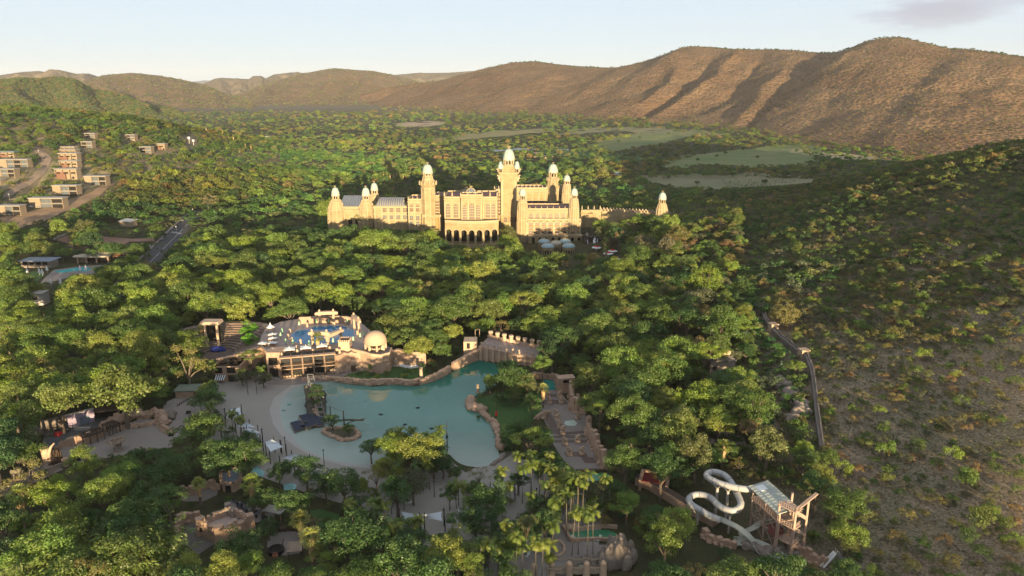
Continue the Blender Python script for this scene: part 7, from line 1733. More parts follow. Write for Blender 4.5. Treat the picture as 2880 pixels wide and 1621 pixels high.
# ------------------------------------------------------------------ vegetation meshes
def leaf_mat2(name, spread=.3, trans=.3, fixed=None):
 m = leaf_mat(name, spread, fixed, trans); nt = m.node_tree; N = nt.nodes; L = nt.links
 at = N.new('ShaderNodeAttribute'); at.attribute_name = 'tone'
 for n in [n for n in N if n.type == 'MAP_RANGE']: L.new(at.outputs['Fac'], n.inputs['Value'])
 return m
foliage = leaf_mat2("foliage", .34, .32)
frond_m = leaf_mat2("frond", .25, .35)
skirt_leaf = leaf_mat2("dry_frond", .25, .2)
nrg = np.random.default_rng(11)
def rand_dirs(n):
 v = nrg.normal(size=(n, 3)); return v / np.linalg.norm(v, axis=1, keepdims=True)
def quads(C, Nn, su, sv):
 """quads centred at C with normals Nn, half sizes su, sv"""
 n = len(C); r = rand_dirs(n); U = np.cross(Nn, r); U /= np.linalg.norm(U, axis=1, keepdims=True) + 1e-9; Vv = np.cross(Nn, U)
 su = np.broadcast_to(su, n)[:, None]; sv = np.broadcast_to(sv, n)[:, None]
 P4 = np.stack([C - U * su - Vv * sv * .5, C + U * su * .4 - Vv * sv, C + U * su + Vv * sv * .5, C - U * su * .4 + Vv * sv], 1)
 return P4.reshape(-1, 3), np.arange(4 * n).reshape(n, 4)
CROWNS = {}
def crown_mesh(kind, seed, nq):
 global nrg
 key = (kind, seed, nq)
 if key in CROWNS: return CROWNS[key]
 nrg = np.random.default_rng(seed * 101 + hash(kind) % 1 + len(kind) * 7)
 K = dict(round=34, spread=30, tall=34, shrub=16, sparse=20, far=14, farflat=12, thorn=15)[kind]
 d = rand_dirs(K * 6)
 if kind in ('round', 'tall'):
  d = d[d[:, 2] > -.45][:K]; rz = .78 if kind == 'round' else 1.12
  rad = .62 + .30 * nrg.random(len(d)); c = d * rad[:, None] * np.array([1, 1, rz]); r = .22 + .15 * nrg.random(len(d))
  inner = rand_dirs(8) * .35; c = np.concatenate([c, inner]); r = np.concatenate([r, np.full(8, .3)])
 elif kind in ('spread', 'farflat'):
  a = nrg.random(K) * 6.283; q = np.sqrt(nrg.random(K)) * .88
  c = np.stack([q * np.cos(a), q * np.sin(a), .34 * (1 - q ** 2) + nrg.normal(size=K) * .05 - .10 * (nrg.random(K) < .3)], 1); r = .17 + .12 * nrg.random(K)
 elif kind == 'far':
  d = d[d[:, 2] > -.25][:K]; c = d * (.55 + .25 * nrg.random(len(d)))[:, None] * np.array([1, 1, .75]); r = .3 + .15 * nrg.random(len(d))
 elif kind == 'shrub':
  d = d[d[:, 2] > -.2][:K]; c = d * (.5 + .35 * nrg.random(len(d)))[:, None] * np.array([1, 1, .8]); r = .25 + .16 * nrg.random(len(d))
 elif kind == 'thorn':
  d = d[d[:, 2] > -.3][:K]; c = d * (.45 + .5 * nrg.random(len(d)))[:, None] * np.array([1, 1, .72]); r = .2 + .17 * nrg.random(len(d))
 else:
  d = d[d[:, 2] > -.4][:K]; c = d * (.55 + .45 * nrg.random(len(d)))[:, None] * np.array([1, 1, .85]); r = .16 + .12 * nrg.random(len(d))
 # the crown leans and bulges a little so that no outline is regular
 c[:, :2] *= 1 + .22 * np.sin(np.arctan2(c[:, 1], c[:, 0]) * (2 + seed % 2) + seed)[:, None]
 w = r ** 2; n_c = np.maximum(4, (nq * w / w.sum()).astype(int)); idx = np.repeat(np.arange(len(c)), n_c); n = len(idx)
 dd = rand_dirs(n); dd[:, 2] = np.where(dd[:, 2] < -.3, -dd[:, 2] * .6, dd[:, 2]); flat = np.array([1, 1, .55 if kind in ('spread', 'farflat') else .85])
 pos = c[idx] + dd * flat * (r[idx] * (.62 + .42 * nrg.random(n)))[:, None]
 nrm = dd * .8 + rand_dirs(n) * .75 + np.array([0, 0, .25]); nrm /= np.linalg.norm(nrm, axis=1, keepdims=True)
 area = 12.5 * (w.sum()) / n; s = math.sqrt(area) * (.60 if kind != 'sparse' else .46)
 s = s * (.65 + .7 * nrg.random(n))
 V, Fq = quads(pos, nrm, s * .62, s * .42)
 me = np_mesh("crown", V, Fq, [foliage])
 tone = np.clip(.5 + .28 * (nrg.random(len(c))[idx] - .5) * 2 + .22 * (nrg.random(n) - .5) * 2, 0, 1)
 at = me.attributes.new('tone', 'FLOAT', 'POINT'); at.data.foreach_set('value', np.repeat(tone, 4).astype(np.float32))
 CROWNS[key] = me; me['limbs'] = c[:8].ravel().tolist()
 return me
def trunk_mesh(seed, limbs, h=1.35, thick=.085):
 """trunk of unit-crown size from the ground at 0 up to the crown centre at h, forking into limbs"""
 r_ = random.Random(seed); b = MB(); fork = h * .55
 b.tube([(0, 0, -.15), (.01, .0, h * .15), (r_.uniform(-.04, .04), r_.uniform(-.04, .04), fork)], lambda t: thick * (1.35 - .55 * t), 7)
 for k in range(min(7, len(limbs) // 3)):
  e = Vector(limbs[3 * k:3 * k + 3]) * .9 + Vector((0, 0, h)); m = Vector((e.x * .45, e.y * .45, fork + (e.z - fork) * .55))
  b.tube([(0, 0, fork - .06), m, e], thick * .55, 5, 0, thick * .12)
 return b.mesh("trunk", [bark])
def feather_palm_mesh(seed, drop=1.0, nf=17, Lf=3.0):
 rg = np.random.default_rng(seed); Q = []; tone = []
 for k in range(nf):
  a = 6.283 * k / nf + rg.normal() * .2; el = R(72) * (1 - (k % 5) / 4 * 1.15) + rg.normal() * .1; L = Lf * (.85 + .3 * rg.random()); p = np.zeros(3); segs = 9; h = np.array([math.cos(a), math.sin(a), 0]); side = np.array([-math.sin(a), math.cos(a), 0]); pts = [p.copy()]
  for s in range(segs):
   d = h * math.cos(el) + np.array([0, 0, math.sin(el)]); p = p + d * L / segs; el -= R(17) * drop * (.6 + .8 * s / segs); pts.append(p.copy())
  tn = rg.random()
  for s in range(1, segs):
   w = .62 * L / 3 * math.sin(math.pi * (s + .6) / (segs + 1)) ** .6; t = pts[s + 1] - pts[s]; t /= np.linalg.norm(t)
   for sg in (-1, 1):
    e = pts[s] + side * sg * w + t * w * .55 + np.array([0, 0, -.38 * w]); b0 = pts[s] - t * .04 * L; b1 = pts[s] + (pts[s + 1] - pts[s]) * .72
    Q += [b0, b1, e + t * .10, e - t * .06]; tone.append(np.clip(tn * .7 + .3 * rg.random(), 0, 1))
 V = np.array(Q); n = len(V) // 4; me = np_mesh("crown", V, np.arange(4 * n).reshape(n, 4), [frond_m]); at = me.attributes.new('tone', 'FLOAT', 'POINT'); at.data.foreach_set('value', np.repeat(np.array(tone), 4).astype(np.float32)); return me
def fan_palm_mesh(seed, nf=24):
 rg = np.random.default_rng(seed); Q = []; tone = []
 for k in range(nf):
  a = 2.4 * k; el = R(80 - 118 * k / nf) + rg.normal() * .16; st = .9 + .6 * rg.random(); h = np.array([math.cos(a), math.sin(a), 0]); d = h * math.cos(el) + np.array([0, 0, math.sin(el)]); side = np.array([-math.sin(a), math.cos(a), 0]); up = np.cross(side, d); base = d * st; r = .95 + .25 * rg.random(); tn = rg.random()
  Q += [d * .1 - side * .04, base - side * .04, base + side * .04, d * .1 + side * .04]; tone.append(.5)
  n = 7
  for j in range(n):
   a0, a1 = R(-95 + 190 * j / n), R(-95 + 190 * (j + .62) / n); tip = lambda x: base + (d * math.cos(x) + side * math.sin(x)) * r - up * abs(math.sin(x)) * .25 * r + np.array([0, 0, -.34 * r])
   m = (a0 + a1) / 2; Q += [base, base + (tip(a0) - base) * .9, tip(m) * 1.0, base + (tip(a1) - base) * .9]; tone.append(np.clip(tn * .7 + .3 * rg.random(), 0, 1))
 V = np.array(Q); n = len(V) // 4; me = np_mesh("crown", V, np.arange(4 * n).reshape(n, 4), [frond_m]); at = me.attributes.new('tone', 'FLOAT', 'POINT'); at.data.foreach_set('value', np.repeat(np.array(tone), 4).astype(np.float32)); return me
def skirt_mesh(seed, L=3.2):
 rg = np.random.default_rng(seed); Q = []; tone = []
 for k in range(110):
  a = 6.283 * rg.random(); z = -rg.random() * L; r0 = .42 - .05 * z / L; r1 = r0 + .28 + .25 * rg.random(); ll = .9 + .5 * rg.random(); h = np.array([math.cos(a), math.sin(a), 0]); s = np.array([-math.sin(a), math.cos(a), 0]) * .2
  k_ = 1 - .45 * (-z / L); p0 = h * r0 * k_ + np.array([0, 0, z]); p1 = h * r1 * k_ + np.array([0, 0, z - ll]); Q += [p0 - s * .6, p0 + s * .6, p1 + s, p1 - s]; tone.append(rg.random())
 V = np.array(Q); n = len(V) // 4; me = np_mesh("skirt", V, np.arange(4 * n).reshape(n, 4), [skirt_leaf]); at = me.attributes.new('tone', 'FLOAT', 'POINT'); at.data.foreach_set('value', np.repeat(np.array(tone), 4).astype(np.float32)); return me
def bamboo_mesh(seed):
 rg = np.random.default_rng(seed); Q = []; tone = []
 for k in range(26):
  a = 6.283 * rg.random(); el = R(86 - 26 * rg.random()); h = np.array([math.cos(a), math.sin(a), 0]); p = h * rg.random() * .18; L = .8 + .45 * rg.random(); segs = 10; pts = []
  for s in range(segs):
   p = p + (h * math.cos(el) + np.array([0, 0, math.sin(el)])) * L / segs; el -= R(7) * (s / segs) * 2.2; pts.append(p.copy())
  tn = rg.random()
  for s in range(3, segs):
   for j in range(17):
    d = rand_dirs(1)[0] * np.array([1, 1, .6]); c = pts[s] + d * .07; e = c + d * .03 + h * .03 + np.array([0, 0, -.02]); sd_ = np.cross(d, h + .01) ; sd_ = sd_ / (np.linalg.norm(sd_) + 1e-6) * .012
    Q += [c - sd_ * .4, c + sd_ * .4, e + sd_, e - sd_]; tone.append(np.clip(tn * .6 + .4 * rg.random(), 0, 1))
 V = np.array(Q); n = len(V) // 4; me = np_mesh("crown", V, np.arange(4 * n).reshape(n, 4), [frond_m]); at = me.attributes.new('tone', 'FLOAT', 'POINT'); at.data.foreach_set('value', np.repeat(np.array(tone), 4).astype(np.float32)); return me
# ------------------------------------------------------------------ what the trees must leave in view
PROT = []
def keep(zf, poly, level=0.0, Y=None): PROT.append(([zf(*p) for p in poly], level, Y))
ID = zw(0, 0, 1)
keep(ID, [(690, 1085), (790, 1060), (900, 1060), (980, 1055), (1100, 1075), (1190, 1075), (1290, 1030), (1345, 1000), (1395, 1015), (1390, 1050), (1340, 1090), (1310, 1120), (1310, 1150), (1350, 1190), (1385, 1220), (1398, 1290), (1370, 1310), (1310, 1312), (1265, 1295), (1275, 1230), (1180, 1215), (1110, 1220), (1060, 1240), (1040, 1260), (1050, 1300), (960, 1310), (860, 1300), (740, 1230), (650, 1165), (620, 1120)])
keep(ID, [(640, 1050), (690, 1085), (760, 1240), (950, 1320), (1060, 1330), (1080, 1340), (930, 1340), (860, 1310), (740, 1290), (725, 1260), (660, 1210), (620, 1150), (600, 1090)])
keep(Z6, [(720, 300), (950, 260), (1050, 190), (1220, 110), (1450, 110), (1480, 180), (1640, 150), (1720, 330), (1950, 330), (2000, 560), (2360, 620), (2370, 840), (1500, 870), (1050, 850), (860, 820), (720, 800), (640, 480)], 4.0)
keep(Z6, [(45, 235), (250, 225), (380, 340), (485, 350), (470, 500), (280, 590), (90, 580), (75, 420)], 2)
keep(Z6, [(165, 620), (460, 600), (460, 860), (200, 870)])
keep(Z7, [(0, 550), (430, 560), (700, 430), (870, 250), (980, 170), (1480, 270), (1500, 400), (1150, 440), (990, 380), (430, 620), (0, 620)])
keep(Z7, [(1470, 500), (1700, 500), (1730, 620), (1860, 600), (1900, 760), (1950, 800), (1960, 880), (2000, 1000), (2160, 1280), (2150, 1420), (1880, 1400), (1760, 1260), (1680, 1110), (1620, 930), (1560, 880), (1560, 700)])
keep(Z7, [(890, 750), (960, 760), (1100, 740), (1240, 800), (1400, 830), (1540, 850), (1440, 950), (1300, 960), (1180, 960), (1150, 1160), (1090, 960), (1000, 890)])
keep(ZL, [(310, 460), (330, 400), (490, 320), (680, 290), (820, 320), (960, 290), (1160, 270), (1240, 310), (1240, 440), (1220, 530), (1050, 500), (930, 500), (790, 570), (560, 620), (430, 560)])
keep(ZL, [(285, 500), (400, 470), (440, 560), (500, 590), (500, 660), (430, 690), (300, 690)], 2)
keep(ZL, [(70, 700), (190, 700), (220, 780), (120, 830), (-10, 880), (-10, 840), (80, 800)], 2)
keep(ZL, [(1170, 240), (1330, 130), (1440, 220), (1330, 370), (1240, 420)])
keep(ZB, [(60, 930), (280, 910), (480, 800), (560, 810), (760, 910), (760, 1030), (470, 1150), (330, 1180), (230, 1240), (60, 1090)])
keep(ZB, [(470, 510), (660, 510), (660, 660), (480, 680)]); keep(ZB, [(100, 640), (300, 610), (460, 640), (450, 740), (330, 760), (110, 740)])
keep(ZB, [(520, 760), (600, 730), (900, 840), (960, 900), (860, 960), (740, 900)])
keep(ZB, [(890, 1080), (1000, 1020), (1160, 1040), (1220, 1090), (1220, 1220), (1180, 1290), (960, 1260)])
keep(ZB, [(1040, 590), (1170, 590), (1160, 660), (1050, 660)]); keep(ZB, [(740, 440), (870, 470), (870, 520), (740, 510)]); keep(ZB, [(1310, 700), (1560, 880), (1500, 900), (1350, 920)])
keep(ZC, [(60, 820), (100, 720), (330, 700), (420, 560), (660, 660), (690, 830), (620, 1000), (560, 1020), (380, 1030), (330, 950), (120, 940)])
keep(ZC, [(920, 570), (1000, 560), (1280, 600), (1400, 620), (1440, 720), (1200, 690), (950, 690)]); keep(ZC, [(570, 400), (700, 440), (950, 440), (1100, 330), (1300, 480), (1280, 600), (1000, 560), (680, 560)])
keep(ZC, [(1540, 920), (1620, 960), (1760, 980), (2090, 1000), (2090, 1160), (2260, 1150), (2320, 1440), (1080, 1440), (1180, 1330), (1500, 1180)])
keep(ZC, [(1810, 490), (1980, 490), (2010, 560), (1830, 580)]); keep(ZC, [(2190, 580), (2330, 570), (2500, 680), (2480, 710), (2330, 650), (2200, 660)], 6)
keep(ZS, [(0, 380), (330, 560), (530, 560), (540, 510), (730, 500), (730, 270), (860, 250), (1000, 300), (1100, 420), (1260, 420), (1350, 350), (1700, 490), (1860, 570), (1830, 780), (1700, 1250), (1640, 1290), (1380, 1190), (1180, 980), (1060, 880), (900, 830), (700, 880), (560, 720), (330, 620), (0, 480)], 0, 225)
keep(ZS, [(700, 880), (900, 830), (960, 1090), (1180, 1080), (1640, 1290), (1560, 1290), (1300, 1150), (1060, 1140), (720, 1060)], 0, 215); keep(ZS, [(1700, 1150), (1950, 1180), (2280, 1160), (2270, 1320), (2040, 1350), (1720, 1240)])
keep(ZR, [(880, 540), (1150, 560), (1140, 650), (950, 640), (940, 700), (960, 770), (880, 720)], 8, 290)
keep(ZR, [(1330, 90), (1380, 200), (1450, 270), (1560, 390), (1720, 490), (1730, 560), (1800, 700), (1830, 1050), (1860, 1380), (1820, 1380), (1760, 1050), (1740, 700), (1690, 620), (1560, 490), (1400, 340)], 12)
keep(ZR, [(1440, 740), (1560, 760), (1600, 870), (1740, 900), (1750, 1080), (1640, 1110), (1580, 1000), (1520, 880), (1450, 830)], 12); keep(ZR, [(990, 1150), (1100, 1150), (1190, 1290), (1190, 1350), (1100, 1290), (1010, 1230)], 6)
# palace, seen above the tree line
keep(ID, [(928, 520), (960, 590), (964, 625), (985, 628), (1004, 600), (1036, 570), (1090, 600), (1130, 622), (1190, 632), (1222, 640), (1250, 675), (1280, 690), (1402, 690), (1404, 632), (1424, 612), (1452, 634), (1462, 690), (1500, 712), (1640, 712), (1665, 690), (1690, 700), (1740, 700), (1740, 730), (1700, 720), (1690, 670), (1655, 640), (1680, 612), (1740, 598), (1850, 592), (1900, 600), (1900, 530), (1700, 560), (1620, 480), (1560, 440), (1460, 400), (1180, 440), (1000, 500)], 0, 610)
keep(Z4, [(650, 1085), (1090, 1085), (1090, 1215), (1000, 1250), (760, 1250), (660, 1200)], 0, 528); keep(Z4, [(1190, 1050), (1370, 1060), (1360, 1190), (1560, 1240), (1550, 1280), (1400, 1270), (1230, 1220)], 0, 528); keep(Z4, [(920, 1390), (1090, 1320), (1090, 1420), (940, 1430)])
# hillside houses, roads, clubhouse
for xl, xr, yb, yt, lab, bays, kind in HS: keep(ZH, [(xl - 6, yt - 14), (xr + 10, yt - 14), (xr + 10, yb + 6), (xl - 6, yb + 6)], 0, PG(*ZH((xl + xr) / 2, yb)).y + 3)
keep(ZH, [(0, 545), (110, 470), (210, 420), (290, 360), (320, 300), (300, 220), (240, 180), (280, 150), (330, 200), (380, 250), (370, 330), (300, 430), (160, 500), (0, 590)], 20); keep(ZH, [(170, 600), (320, 610), (310, 640), (170, 630)], 14)
keep(ZH, [(1340, 720), (1400, 710), (1380, 780), (1200, 1000), (1130, 1060), (1030, 1060), (1110, 950), (1230, 820)], 4); keep(ZH, [(960, 1160), (1000, 1160), (900, 1270), (870, 1260)], 2)
keep(ZH, [(480, 900), (660, 880), (880, 900), (880, 940), (820, 1030), (680, 1040), (660, 1100), (380, 1110), (350, 1080), (160, 1080), (150, 1010), (340, 970), (480, 960)], 0, PG(*ZH(600, 1040)).y + 2)
keep(ZH, [(190, 1080), (390, 1080), (470, 1180), (380, 1180), (280, 1150), (190, 1130)]); keep(ZH, [(230, 1215), (385, 1215), (380, 1320), (200, 1350)], 0, PG(*ZH(300, 1340)).y + 2); keep(ZH, [(910, 705), (1010, 705), (1000, 750), (920, 750)], 0, PG(*ZH(955, 755)).y)
keep(ZH, [(700, 850), (760, 830), (960, 830), (1150, 845), (1140, 870), (900, 880)], 3); keep(ZH, [(400, 860), (510, 810), (520, 850), (440, 890)], 3)
keep(ZH, [(640, 460), (800, 430), (860, 420), (800, 470), (700, 540), (560, 600), (480, 640), (300, 700), (120, 740), (20, 730), (0, 690), (300, 640), (520, 550)], 10)
for poly in ([(1790, 502), (1850, 496), (2010, 494), (2170, 492), (2300, 499), (2330, 512), (2200, 528), (2050, 534), (1900, 522)], [(1850, 464), (1920, 440), (2050, 425), (2180, 414), (2290, 406), (2305, 428), (2295, 453), (2200, 466), (2090, 466), (1990, 458), (1900, 470)], [(1670, 408), (1760, 387), (1860, 375), (1950, 374), (1940, 384), (1880, 398), (1780, 418), (1700, 428)], [(1240, 394), (1300, 380), (1420, 370), (1540, 364), (1560, 369), (1420, 382), (1290, 394)], [(1110, 351), (1180, 343), (1250, 344), (1230, 353), (1140, 357)], [(1600, 378), (1650, 366), (1800, 362), (1960, 368), (1900, 376), (1760, 369), (1640, 377)], [(1730, 405), (1860, 364), (1880, 366), (1800, 390)]):
 cx_, cy_ = sum(p[0] for p in poly) / len(poly), sum(p[1] for p in poly) / len(poly)
 keep(ID, [(cx_ + (p[0] - cx_) * rnd.uniform(.72, .98), cy_ + (p[1] - cy_) * rnd.uniform(.6, .95)) for p in poly], sum(PG(*p).z for p in poly) / len(poly) + .5)
keep(ID, [(525, 380), (550, 380), (550, 408), (525, 408)], 0, 1300)
def blocked(x, y, z0, hc, Rr, rz=.75, lowest=0.0):
 """which of the candidate trees (arrays) would stand on or hide something that the photo shows"""
 bad = np.zeros(len(x), bool)
 zs = [(0, 0, z0 + hc + Rr * rz * .95), (0, 0, z0 + hc), (-.85, 0, z0 + hc), (.85, 0, z0 + hc), (0, 0, z0 + hc - Rr * rz * .8), (0, 0, z0 + .3), (-.6, 0, z0 + hc + Rr * rz * .6), (.6, 0, z0 + hc + Rr * rz * .6), (0, 0, z0 + hc * .5)]
 for dx, _, z in zs:
  px, py, d = proj(x + dx * Rr, y, z)
  for poly, lev, Y in PROT:
   xs = [p[0] for p in poly]; ys = [p[1] for p in poly]
   m = (px > min(xs)) & (px < max(xs)) & (py > min(ys)) & (py < max(ys)) & ~bad
   if not m.any(): continue
   i = np.nonzero(m)[0]
   ins = inside(px[i], py[i], poly)
   if Y is not None: hit = ins & (y[i] < Y)
   else:
    v = (810.5 - py[i]) / F; yy = CT + v * ST; ww = -ST + v * CT; t = (lev - H) / np.where(ww > -1e-4, -1e-4, ww)
    hit = ins & (y[i] < yy * t + 2.5)
   bad[i[hit]] = True
 return bad
# ------------------------------------------------------------------ where the trees stand
TREES = []     # dicts: kind, x, y, z, R, hc, col, seed
rg = np.random.default_rng(5)
def jitter_grid(x0, x1, y0, y1, s):
 xs, ys = np.arange(x0, x1, s), np.arange(y0, y1, s); X, Y = np.meshgrid(xs, ys); X = X + (rg.random(X.shape) - .5) * s * .95; Y = Y + (rg.random(X.shape) - .5) * s * .95
 X, Y = X.ravel(), Y.ravel(); m = np.abs(X) < Y * .76 + 25; return X[m], Y[m]
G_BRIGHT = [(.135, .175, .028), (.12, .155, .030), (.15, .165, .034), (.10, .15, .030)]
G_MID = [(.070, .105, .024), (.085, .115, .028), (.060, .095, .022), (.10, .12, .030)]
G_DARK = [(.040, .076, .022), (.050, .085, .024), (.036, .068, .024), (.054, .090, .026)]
G_OLIVE = [(.115, .105, .035), (.135, .115, .040), (.105, .11, .04), (.15, .115, .045)]
G_BROWN = [(.17, .105, .05), (.15, .095, .045), (.19, .13, .07)]
G_GREY = [(.085, .085, .05), (.10, .09, .055), (.075, .08, .045)]
def pick(n, pals, wts):
 wts = np.array(wts, float); k = rg.choice(len(pals), size=n, p=wts / wts.sum()); return [tuple(np.array(pals[i][rg.integers(len(pals[i]))]) * (.88 + .26 * rg.random())) for i in k], k
def right_side(x, y): return np.clip((x - (.05 * y + 40)) / (60 + .08 * y), 0, 1)
def slope_px(x, y): px, py, d = proj(x, y, gz(x, y)); return px, py, px > np.interp(py, [760, 928, 1000, 1252, 1621], [2120, 2180, 2230, 2310, 2430])
def on_slope(x, y): px, py, r = slope_px(x, y); return r & (py > 800 - (px - 2200) * .10 + 40 * np.sin(x * .09) * np.cos(y * .05))
def right_wood(x, y): return (x > .275 * y + 12) & ~on_slope(x, y)
def add(kind, x, y, R_, hc, cols, z=None):
 zz = gz(x, y) if z is None else z
 for i in range(len(x)): TREES.append(dict(kind=kind, x=float(x[i]), y=float(y[i]), z=float(zz[i]), R=float(R_[i]), hc=float(hc[i]), col=cols[i], seed=int(rg.integers(1000))))
def fill(x0, x1, y0, y1, s, kind_fn, rmin, rmax, hk, where=None, z=None):
 x, y = jitter_grid(x0, x1, y0, y1, s)
 if where is not None: m = where(x, y); x, y = x[m], y[m]
 R_ = rmin + (rmax - rmin) * rg.random(len(x)) ** 1.4; hc = R_ * (hk + .45 * rg.random(len(x))); z0 = gz(x, y)
 bad = blocked(x, y, z0, hc, R_)
 return x, y, R_, hc, z0, bad
# 1. tall trees of the near valley
def wood(y0, y1, s, rmin, rmax, hk, east=False):
 x, y, R_, hc, z0, bad = fill(-650, 650, y0, y1, s, None, rmin, rmax, hk, lambda x, y: ~on_slope(x, y) & ((x < .275 * y + 22) | (y < 215)) & ((right_side(x, y) > .5) == east))
 # smaller trees where a tall one would hide something
 R2 = R_ * .55; h2 = R2 * 1.05; bad2 = blocked(x, y, z0, h2, R2); use2 = bad & ~bad2; ok = ~bad
 R3 = R_ * .3; h3 = R3 * .8; bad3 = blocked(x, y, z0, h3, R3); use3 = bad & bad2 & ~bad3
 for m, r_, h_, small in ((ok, R_, hc, 0), (use2, R2, h2, 1), (use3, R3, h3, 2)):
  i = np.nonzero(m)[0]
  if not len(i): continue
  rs = right_side(x[i], y[i]); n = len(i)
  for j, k in enumerate(i):
   r = rs[j]; u = rg.random(); lefty = x[k] < -60 and y[k] < 420
   pal = (G_OLIVE if u < .36 * r else G_BROWN if u < .45 * r else G_GREY if u < .56 * r else None)
   if pal is None:
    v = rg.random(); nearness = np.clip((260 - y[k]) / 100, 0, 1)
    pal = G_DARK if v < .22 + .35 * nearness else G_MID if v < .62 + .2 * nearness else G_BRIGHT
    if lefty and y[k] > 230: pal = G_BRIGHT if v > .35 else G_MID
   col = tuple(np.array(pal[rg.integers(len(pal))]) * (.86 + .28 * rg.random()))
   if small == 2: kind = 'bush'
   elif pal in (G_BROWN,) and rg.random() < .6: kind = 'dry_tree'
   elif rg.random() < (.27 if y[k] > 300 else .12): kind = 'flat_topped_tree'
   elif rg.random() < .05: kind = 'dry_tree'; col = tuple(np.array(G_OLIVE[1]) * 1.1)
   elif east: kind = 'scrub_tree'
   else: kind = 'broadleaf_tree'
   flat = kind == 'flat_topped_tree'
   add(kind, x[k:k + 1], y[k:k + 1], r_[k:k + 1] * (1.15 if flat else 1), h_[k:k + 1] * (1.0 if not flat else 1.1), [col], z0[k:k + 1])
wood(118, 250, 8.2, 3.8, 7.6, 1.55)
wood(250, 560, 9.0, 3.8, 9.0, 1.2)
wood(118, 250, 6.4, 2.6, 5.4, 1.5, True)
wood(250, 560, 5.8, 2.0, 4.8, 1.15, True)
# 2. bushes between them
x, y, R_, hc, z0, bad = fill(-420, 420, 125, 420, 4.7, None, 1.2, 2.7, .55, lambda x, y: ~on_slope(x, y))
i = np.nonzero(~bad)[0]; i = i[rg.random(len(i)) < .75]
add('bush', x[i], y[i], R_[i], hc[i], pick(len(i), [G_DARK, G_MID, G_OLIVE], [3, 2, 1])[0], z0[i])
# 3. scattered shrubs of the stony slope
x, y, R_, hc, z0, bad = fill(60, 420, 120, 520, 3.3, None, .95, 2.9, .55, on_slope)
dens = np.clip((1150 - slope_px(x, y)[1]) / 350, 0, 1) * .45 + .5 + .25 * np.sin(x * .11 + 1) * np.sin(y * .07); i = np.nonzero(~bad & (rg.random(len(x)) < dens))[0]
add('thorn_bush', x[i], y[i], R_[i] * (1 + .5 * np.clip((y[i] - 260) / 100, 0, 1)), hc[i], pick(len(i), [G_GREY, G_OLIVE, G_BROWN, G_MID], [3, 3.2, 1.0, 3.2])[0], z0[i])
x, y, R_, hc, z0, bad = fill(60, 430, 120, 620, 9, None, 1.9, 3.9, .75, lambda x, y: on_slope(x, y))
i = np.nonzero(~bad & (rg.random(len(x)) < .55))[0]
add('thorn_bush', x[i], y[i], R_[i], hc[i], pick(len(i), [G_MID, G_BRIGHT, G_OLIVE], [3, 1.5, 2])[0], z0[i])
for (px, py, rpx, c) in ((2570, 1250, 42, G_MID[1]), (2730, 1345, 55, G_MID[0]), (2760, 1455, 58, G_MID[3]), (2755, 1540, 45, G_MID[0]), (2570, 1045, 30, G_MID[1]), (2280, 1310, 28, G_BRIGHT[1]), (2780, 730, 34, G_MID[1]), (2510, 930, 42, G_OLIVE[0])):
 p = PG(px, py + rpx * .6); Rr = SP(rpx, p.y); add('thorn_bush', np.array([p.x]), np.array([p.y]), np.array([Rr]), np.array([Rr * .7]), [c])
